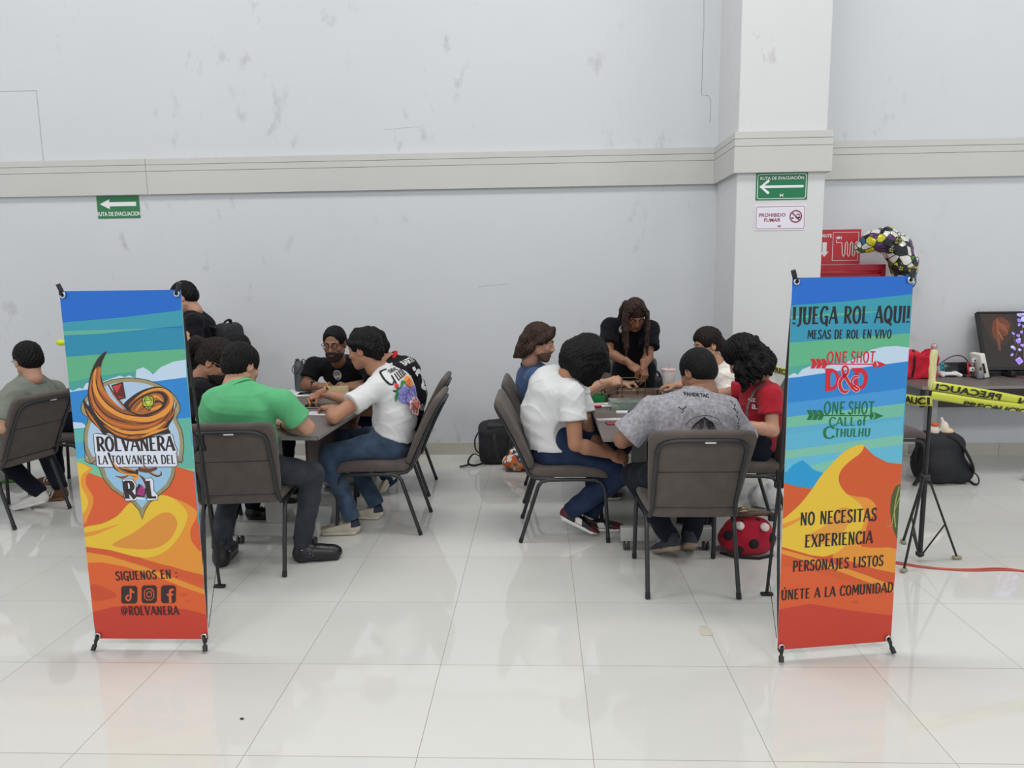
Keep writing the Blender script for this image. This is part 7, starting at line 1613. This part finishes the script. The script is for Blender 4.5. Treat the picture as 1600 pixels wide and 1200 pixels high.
# ================================================================== gaming table: television, console and wires
TB = at(1541, 579, 6.14); TT = at(1525.5, 487.5, 6.335); TVZ0, TVZ1 = TB[2], TT[2]; tvL = (TB[0]+TT[0])/2; TW = 1.02; TH = math.hypot(TVZ1-TVZ0, TT[1]-TB[1]); lean = math.atan2(TT[1]-TB[1], TVZ1-TVZ0)
t = thing('television', 'flat television leaning on the wall showing violet flowers and a leaf', 'television', (tvL+TW/2, TB[1], TVZ0)); ML = Matrix.Rotation(-lean, 3, 'X')
def TV(mb, c, size, bevel=.004): mb.box(tuple(ML @ Vector(c)), size, ML, bevel=bevel, seg=1, smooth=False)
k = MB(); TV(k, (0, .022, TH/2), (TW, .035, TH)); k.build('back_shell', [mat('tv_black', (16, 16, 18), .4)], t)
k = MB()
for c, s_ in (((0, -.002, TH-.008), (TW, .014, .016)), ((0, -.002, .014), (TW, .016, .028)), ((-TW/2+.007, -.002, TH/2), (.014, .014, TH)), ((TW/2-.007, -.002, TH/2), (.014, .014, TH))): TV(k, c, s_, .002)
k.build('bezel', [mat('tv_bezel', (20, 20, 22), .18, spec=.6)], t)
def glow(name, col, e=1.0):
    m = mat(name, col, .25, spec=.4); b = m.node_tree.nodes['Principled BSDF']; b.inputs['Base Color'].default_value = (.01, .01, .01, 1); b.inputs['Emission Color'].default_value = rgb(*col); b.inputs['Emission Strength'].default_value = e; return m
SM = [glow('screen_dark', (40, 33, 32)), glow('screen_leaf', (100, 56, 36)), glow('screen_leaf_vein', (146, 88, 56)), glow('screen_violet', (150, 130, 236)), glow('screen_lilac', (196, 160, 240)), glow('screen_pale', (186, 200, 250)), glow('screen_brown', (54, 40, 36)), glow('screen_text', (190, 190, 196)), glow('screen_stem', (120, 96, 80)), glow('screen_bar', (50, 60, 150))]
k = MB(); lay = [0]
k.box((0, 0, 0), (.0001, .0001, .0001))
def SC(poly, mi):           # screen coordinates: metres from the left edge and from the top
    v, f, _ = poly; lay[0] += 1; k.add([tuple(ML @ Vector((x-TW/2, -.0005-.00006*lay[0], TH-y))) for x, y in v], f, mi)
def px(x, y): return ((x-244)*.00100*.555, (y-150)*.00100*.545)
SC(P1([(.014, .016), (TW-.014, .016), (TW-.014, TH-.028), (.014, TH-.028)], 0), 0)
SC(P1([px(*q) for q in [(300, 180), (520, 190), (760, 220), (780, 480), (600, 700), (420, 660), (330, 420)]], 0), 6)
SC(P1([px(*q) for q in [(540, 250), (470, 300), (430, 420), (430, 560), (470, 620), (480, 780), (510, 790), (530, 650), (560, 560), (640, 540), (690, 440), (720, 370), (680, 290), (610, 240)]], 0), 1)
for a in range(9): SC(stroke2([px(525, 300+22*a), px(600+9*a, 360+24*a), px(700-14*a, 400+26*a)] if a < 6 else [px(520, 320+20*a), px(560, 450+20*a), px(580, 520+10*a)], [.004, .005, .001], 0), 2)
SC(stroke2([px(530, 270), px(510, 450), px(500, 700)], [.008, .006, .003], 0), 2)
rnd = random.Random(21)
for (x, y, r_) in [(880, 200, 40), (930, 180, 45), (980, 200, 50), (870, 300, 38), (930, 290, 50), (990, 280, 50), (850, 360, 28), (1040, 240, 60), (1100, 330, 60), (910, 390, 26), (970, 380, 40), (735, 510, 26), (860, 490, 26), (800, 550, 30), (950, 450, 34), (780, 640, 40), (810, 600, 26), (965, 560, 55), (940, 700, 36), (920, 760, 26), (700, 740, 38), (660, 850, 26), (830, 700, 30), (790, 770, 26), (1060, 620, 50), (1050, 480, 44)]:
    for q in range(3): SC(P1([px(*w) for w in ellipse2(x+rnd.uniform(-.4, .4)*r_, y+rnd.uniform(-.4, .4)*r_, r_*.62, r_*.8, 12, rnd.uniform(0, 3))], 0), rnd.choice((3, 3, 4, 5)))
for q in ([(735, 530), (725, 620), (740, 700)], [(780, 680), (745, 800), (700, 900)], [(960, 610), (980, 680), (1010, 720)], [(880, 400), (870, 540), (820, 900)]): SC(stroke2([px(*w) for w in q], .004, 0), 8)
SC(P1([px(*q) for q in [(690, 935), (765, 885), (808, 965), (735, 1015)]], 0), 4); SC(P1([px(*q) for q in [(705, 945), (760, 910), (790, 962), (738, 998)]], 0), 3)
v, f, _ = txt2('29', .040, 0, 0, 0, .0004, 1.0); x0, y0 = px(855, 962); SC(([(x0+x, y0-y) for x, y in v], f, 0), 7); SC(stroke2([px(825, 992), px(935, 990)], .006, 0, smooth=False), 9)
k.build('screen', SM, t)
k = MB()
for x in (-TW*.32, TW*.32): k.box((x, .0, (TZ-TVZ0)/2), (.04, .14, TVZ0-TZ-.002), bevel=.006)
k.build('foot', [mat('tv_black', (16, 16, 18))], t)
sw = atz(1495, 585, TZ); sx, sy = sw[0]-.01, 6.17; q0, q1 = at(1471, 570, sy), at(1519, 570, sy); cx, hwid = (q0[0]+q1[0])/2, (q1[0]-q0[0])/2
t = thing('handheld_console', 'handheld game console with teal and red grips standing on the television table', 'console', (cx, sy, TZ)); MS = Matrix.Rotation(R(-14), 3, 'X'); z0 = .012
def CB(mb, c, s_, bev=.004, mi=0): mb.box(tuple(MS @ Vector(c)+Vector((0, 0, z0))), s_, MS, mi=mi, bevel=bev, seg=2)
k = MB(); CB(k, (0, 0, .056), (hwid*2-.06, .014, .106)); k.build('screen_unit', [mat('console_black', (18, 20, 24), .2)], t)
for s_, c, nm in ((-1, (20, 140, 160), 'teal grip'), (1, (214, 46, 58), 'red grip')):
    k = MB(); CB(k, (s_*(hwid-.018), 0, .056), (.034, .020, .106), .009); j = k.build('grip', [mat(nm.replace(' ', '_'), c, .4)], t, nm); k = MB()
    for (dz, r_) in ((.078, .007), (.044, .004), (.052, .004), (.036, .004)): k.lathe([(0, .004), (r_, .003), (r_, -.004)], tuple(MS @ Vector((s_*(hwid-.018), -.011, dz))+Vector((0, 0, z0))), 0, 10, axis=Matrix(((1, 0, 0), (0, 0, -1), (0, 1, 0))))
    k.build('button', [M_BLK], j)
k = MB(); k.box((0, .01, .007), (.14, .09, .012), bevel=.003); k.build('stand', [M_BLK], t)
gp = atz(1480, 588, TZ); t = thing('game_controller', 'white game controller lying in front of the handheld console', 'controller', (gp[0], gp[1]-.02, TZ)); k = MB(); S = SDF(A((-.1, -.07, -.01)), A((.1, .06, .05)), .004); S.ecap((-.05, .01, .022), (.05, .01, .022), (0, 1, 0), (.032, .018), (.032, .018), k=.01)
for s_ in (-1, 1): S.cap((s_*.058, .005, .020), (s_*.072, -.045, .016), .024, .016, k=.02)
S.into(k); k.build('shell', [mat('controller_white', (224, 224, 222), .35)], t)
k = MB()
for s_ in (-1, 1): k.lathe([(0, .014), (.010, .013), (.008, 0)], (s_*.036, .012, .036), 0, 12)
k.build('thumb_stick', [mat('stick_grey', (120, 120, 124), .6)], t)
wc = at(1531, 588, 6.12); t = thing('white_console', 'white slab console leaning on the left edge of the television', 'console', (wc[0]-.005, 6.10, TZ)); k = MB(); MC = Matrix.Rotation(R(-16), 3, 'Y'); k.box((-.018, 0, .105), (.042, .15, .205), MC, bevel=.006); k.build('shell', [mat('console_white', (222, 222, 214), .35)], t); k = MB(); k.box((-.023, -.0755, .085), (.018, .004, .085), MC, bevel=.001); k.build('front_slot', [M_BLK], t)
for i, (x, y, lab) in enumerate([(1522.5, 563, 'upper of two white square plugs beside the red grip'), (1518.5, 577, 'lower of two white square plugs beside the red grip')]):
    c = at(x, y, 6.10); t = thing('video_plug', lab, 'plug', (c[0], 6.10, c[2]), 0, 'white plugs by the handheld console'); k = MB(); k.box((0, 0, 0), (.036, .02, .034), bevel=.003); k.build('housing', [M_SW], t); k = MB(); k.box((0, -.0105, 0), (.013, .002, .013)); k.build('socket', [M_BLK], t); k = MB(); k.tube(catmull([(.0, .01, -.008), (.02, .03, -.03), (.02, .02, TZ-c[2]+.006), (.06, 0, TZ-c[2]+.005)], 4), .004, 0, 6); k.build('lead', [M_BLK], t)
ad = at(1529, 583, 6.05); t = thing('power_adapter', 'small grey power adapter in front of the white slab console', 'adapter', (ad[0], 6.03, TZ)); k = MB(); k.box((0, 0, .034), (.042, .034, .066), bevel=.006); k.build('housing', [mat('adapter_grey', (136, 138, 140), .5)], t); k = MB(); k.tube([(0, 0, .066), (0, 0, .08), (.01, .01, .09)], .005, 0, 8); k.build('cable_boot', [M_BLK], t)
def cable(label, pts, r, m): k = MB(); b = np.array(pts[0]); k.tube(catmull([np.array(q)-b for q in pts], 6), r, 0, 6); o = k.build('cable', [m]); o.location = tuple(b); return tag(o, label, 'cable')
zc = TZ+.004
cable('black cable looping on the table under the television', [(*atz(1515, 588, zc)[:2], zc), (*atz(1530, 592, zc)[:2], zc), (*atz(1550, 588, zc)[:2], zc), (*atz(1545, 582, zc)[:2], zc), (*atz(1530, 584, zc)[:2], zc)], .0035, M_BLK)
cable('dark red cable arching behind the handheld console', [(3.30, 6.30, zc), (3.42, 6.33, .82), (3.55, 6.34, .90), (3.64, 6.33, .90), (3.70, 6.31, .82), (3.72, 6.28, zc)], .005, mat('dark_red_cable', (96, 40, 36), .5))
cable('thin red cable on the table before the television', [(*atz(1568, 584, zc)[:2], zc), (*atz(1585, 588, zc)[:2], zc), (*atz(1604, 592, zc)[:2], zc), (*atz(1620, 590, zc)[:2], zc)], .003, mat('thin_red_cable', (150, 60, 54), .5))
rb = atz(1440, 588, TZ); t = thing('tote_bag', 'bright red fabric bag on the left end of the television table', 'bag', (rb[0]-.085, 6.1, TZ-.002)); M_RB = cloth('red_bag_cloth', (196, 34, 56), .75, .12)
S = SDF(A((-.18, -.12, 0)), A((.18, .12, .28)), .007); S.rbox((0, 0, .10), (.13, .075, .11), r=.035); S.ell((-.07, 0, .19), (.07, .05, .05), k=.04); S.ell((.09, -.01, .17), (.06, .06, .07), k=.04); S.cut((0, 0, .003), (0, 0, -1)); S.disp(lambda X, Y, Z: .008*wob(X, Y, Z, 34, 1.0)); k = MB(); S.into(k); k.build('body', [M_RB], t)
k = MB(); k.tube(catmull([(-.08, -.07, .02), (-.075, -.085, .10), (-.07, -.07, .19), (-.06, -.02, .235)], 5), .012, 0, 8, flat=(1, .5)); k.build('black_strap', [M_BAGD], t); k = MB(); k.tube(catmull([(-.02, -.05, .20), (.02, -.07, .245), (.08, -.07, .24), (.12, -.05, .20)], 5), .014, 0, 8, flat=(1, .5)); k.build('handle', [M_RB], t)

# ================================================================== tripod stand with caution tape, cord
pb = atz(1437, 868, .035); PX, PY = pb[0], pb[1]; ptop = at(1465, 537, PY)[2]
t = thing('tripod_stand', 'black tripod stand carrying the yellow caution tape beside the yellow dune banner', 'stand', (PX, PY, 0))
k = MB(); k.tube([(0, 0, .03), (0, 0, .50)], .013, 0, 12); k.tube([(0, 0, .50), (0, 0, ptop)], .0105, 0, 12); k.build('pole', [M_POLE], t)
hz = at(1445, 746, PY)[2]; k = MB(); k.lathe([(.014, hz-.02), (.024, hz-.018), (.024, hz+.015), (.014, hz+.018)], mi=0, seg=16); k.lathe([(.012, .035), (.022, .037), (.022, .055), (.012, .057)], mi=0, seg=16); k.build('collar', [M_POLE], t)
fr = atz(1495, 874, 0)-pb; fl = atz(1411, 849, 0)-pb
for f_ in ((fr[0], fr[1]), (fl[0], fl[1]), (-.16, -.15)):
    f_ = np.array((f_[0], f_[1], .012)); d = nrm((f_[0], f_[1], 0)); a = d*.02+np.array((0, 0, hz)); k = MB(); k.tube([a, f_], .0085, 0, 8, flat=(1, .7)); lg = k.build('leg', [M_POLE], t); q = a*.42+f_*.58; k = MB(); k.tube([q, d*.018+np.array((0, 0, .046))], .0055, 0, 8, flat=(1, .6)); k.build('brace', [M_POLE], lg); k = MB(); k.box((0, 0, 0), (.05, .024, .018), Matrix.Rotation(math.atan2(d[1], d[0]), 3, 'Z'), bevel=.005); k.v[-1] += f_; k.build('rubber_foot', [mat('worn_foot', (150, 146, 120), .7)], lg)
k = MB(); z1, z2 = at(1458, 604, PY)[2], at(1463, 548, PY)[2]; k.lathe([(.0115, z1-.02)]+[(.018+.002*math.sin(i*2.1), z1+(z2-z1)*i/8) for i in range(9)]+[(.012, z2+.01)], mi=0, seg=16); k.build('tape_wrap', [mat('cream_tape_wrap', (214, 204, 150), .35, var=(40, .25, (1, 1, .5)))], t)
k = MB(); k.lathe([(.013, ptop-.03), (.016, ptop-.025), (.016, ptop-.004), (.010, ptop), (0, ptop)], mi=0, seg=14); k.build('end_cap', [mat('cap_silver', (180, 150, 150), .3, .6)], t)
M_TAPE = mat('caution_yellow', (198, 203, 70), .35, spec=.5); M_TAPEK = mat('caution_black', (30, 32, 24), .5)
def tape(label, pts, wid, text, mirror=False, tilt=0.0, s0=.1, group='yellow caution tape strips on the tripod stand', ts=None, drop=.0, flip=False):
    P = catmull(pts, 10); L = [0]
    for a, b in zip(P, P[1:]): L.append(L[-1]+np.linalg.norm(b-a))
    base = P[0]; t = thing('caution_tape', label, 'tape', base, 0, group)
    def fr_(s_):
        i = min(max(np.searchsorted(L, s_)-1, 0), len(P)-2); u = (s_-L[i])/(L[i+1]-L[i]+1e-9); p = P[i]+(P[i+1]-P[i])*u; d = nrm(P[i+1]-P[i]); n = nrm(np.cross(d, (0, 0, 1.0))); n = -n if n[1] > 0 else n; up = np.array((0, 0, 1.0)); up = nrm(up-d*(up@d)); a = tilt*math.sin(s_*2.0+.4)
        return p, d, nrm(up*math.cos(a)+n*math.sin(a)), nrm(n*math.cos(a)-up*math.sin(a))
    m = MB(); N = 60; vs = []
    for i in range(N+1):
        p, d, up, n = fr_(L[-1]*i/N)
        for h in (-.5, -.17, .17, .5): vs.append(p+up*h*wid+n*.003*math.cos(h*5)-base)
    m.add(vs, [(i*4+j, i*4+j+1, i*4+5+j, i*4+4+j) for i in range(N) for j in range(3)], 0, True); b = m.build('strip', [M_TAPE], t)
    sol = b.modifiers.new('thickness', 'SOLIDIFY'); sol.thickness = .0006; sol.offset = 0
    m = MB(); cs = s0
    while cs < L[-1]-.02:
        v, f = text_polys(text, ts or wid*.92, .0016, 1.65, 'LEFT'); wtx = v[:, 0].max()
        if mirror: v = np.stack([wtx-v[:, 0], v[:, 1]], 1)
        out = []
        for x, y in v:
            p, d, up, n = fr_(max(0, min(cs+x, L[-1]))); h = max(-.47*wid, min(.47*wid, (y-wid*.33)*(-1 if flip else 1)-drop)); out.append(p+up*h+n*(.0045+.003*math.cos(h/wid*5))-base)
        keep = [q for q in f if max(cs+v[i, 0] for i in q) < L[-1] and min(cs+v[i, 0] for i in q) > 0]
        if keep: m.add(out, keep, 0)
        cs += wtx+.10
    if m.n: m.build('lettering', [M_TAPEK], t)
tape('upper yellow caution tape running right from the tripod stand', [at(1457, 603, PY-.02), at(1490, 608, PY-.03), at(1540, 616, PY-.02), at(1600, 627, PY), at(1660, 636, PY+.02)], .052, 'PRECAUCION', True, .15, -.11)
tape('lower yellow caution tape running right from the tripod stand', [at(1455, 618, PY-.025), at(1490, 623, PY-.04), at(1540, 631, PY-.03), at(1600, 638, PY), at(1660, 645, PY+.02)], .046, 'PRECAUCION', False, .25, .17, drop=.016)
tape('yellow caution tape running left from the tripod stand behind the banner', [at(1457, 627, PY-.028), at(1440, 626, PY+.02), at(1424, 625, PY+.10), at(1320, 604, 4.9), A((1.90, 5.915, .86))], .056, 'PRECAUCI', True, .10, .012, ts=.056)
c0 = [(*atz(x, y, .004)[:2], .005) for x, y in ((1340, 870), (1405, 879), (1440, 885), (1480, 889), (1520, 889.5), (1560, 888), (1600, 892), (1660, 902))]
for i, (dy, lab) in enumerate(((0, 'orange extension cord on the floor, strand nearer the tripod'), (-.016, 'orange extension cord on the floor, strand nearer the camera'))):
    b = np.array(c0[0]); k = MB(); k.tube(catmull([np.array(q)+A((0, dy*(1+.6*math.sin(j*1.7)), 0))-b for j, q in enumerate(c0)], 6), .0045, 0, 8); o = k.build('extension_cord', [mat('orange_cord', (186, 78, 62), .5)]); o.location = tuple(b); tag(o, lab, 'cord', 'orange cords on the floor')
# ---- small things on the floor
p_ = atz(1103, 986, 0); k = MB(); rnd = random.Random(5)
k.add([(-.030, -.045, .001), (.012, -.050, .003), (.030, -.030, .001), (.026, .02, .004), (.006, .055, .001), (-.020, .045, .003), (-.034, .0, .001), (0, 0, .006)], [(0, 1, 7), (1, 2, 7), (2, 3, 7), (3, 4, 7), (4, 5, 7), (5, 6, 7), (6, 0, 7)], 0, False)
o = k.build('tape_scrap', [mat('crumpled_clear_tape', (214, 208, 192), .2, alpha=.75)]); o.location = (p_[0], p_[1], .0005); tag(o, 'crumpled scrap of clear tape on the floor', 'scrap')
p_ = atz(378, 1124, 0); k = MB(); k.sphere((0, 0, .003), (.008, .0045, .0035), 0, 10); o = k.build('crumb', [M_BLK]); o.location = tuple(p_); tag(o, 'tiny black crumb on the front floor tiles', 'crumb')
src = shoe_mesh('sneaker')
def lone_shoe(label, p, rz, mats): k = MB(); k.add(np.concatenate(src.v), src.f, src.m, True); k.s = list(src.s); o = k.build('sneaker', mats); o.location = tuple(p); o.rotation_euler = (0, 0, R(rz)); tag(o, label, 'shoe')
q = atz(1594, 752, 0); lone_shoe('white sneaker at the right edge of the photo', (q[0]+.02, q[1], .001), -82, [M_WSHOE, M_WSOLE, M_WSHOE, M_LACE])
q = atz(36, 752, 0); lone_shoe('black sneaker with green sole beyond the chair at the left edge', (q[0], q[1], .001), 95, [M_LEATH, mat('lime_sole', (110, 180, 70), .5), M_LEATH, M_LACE])
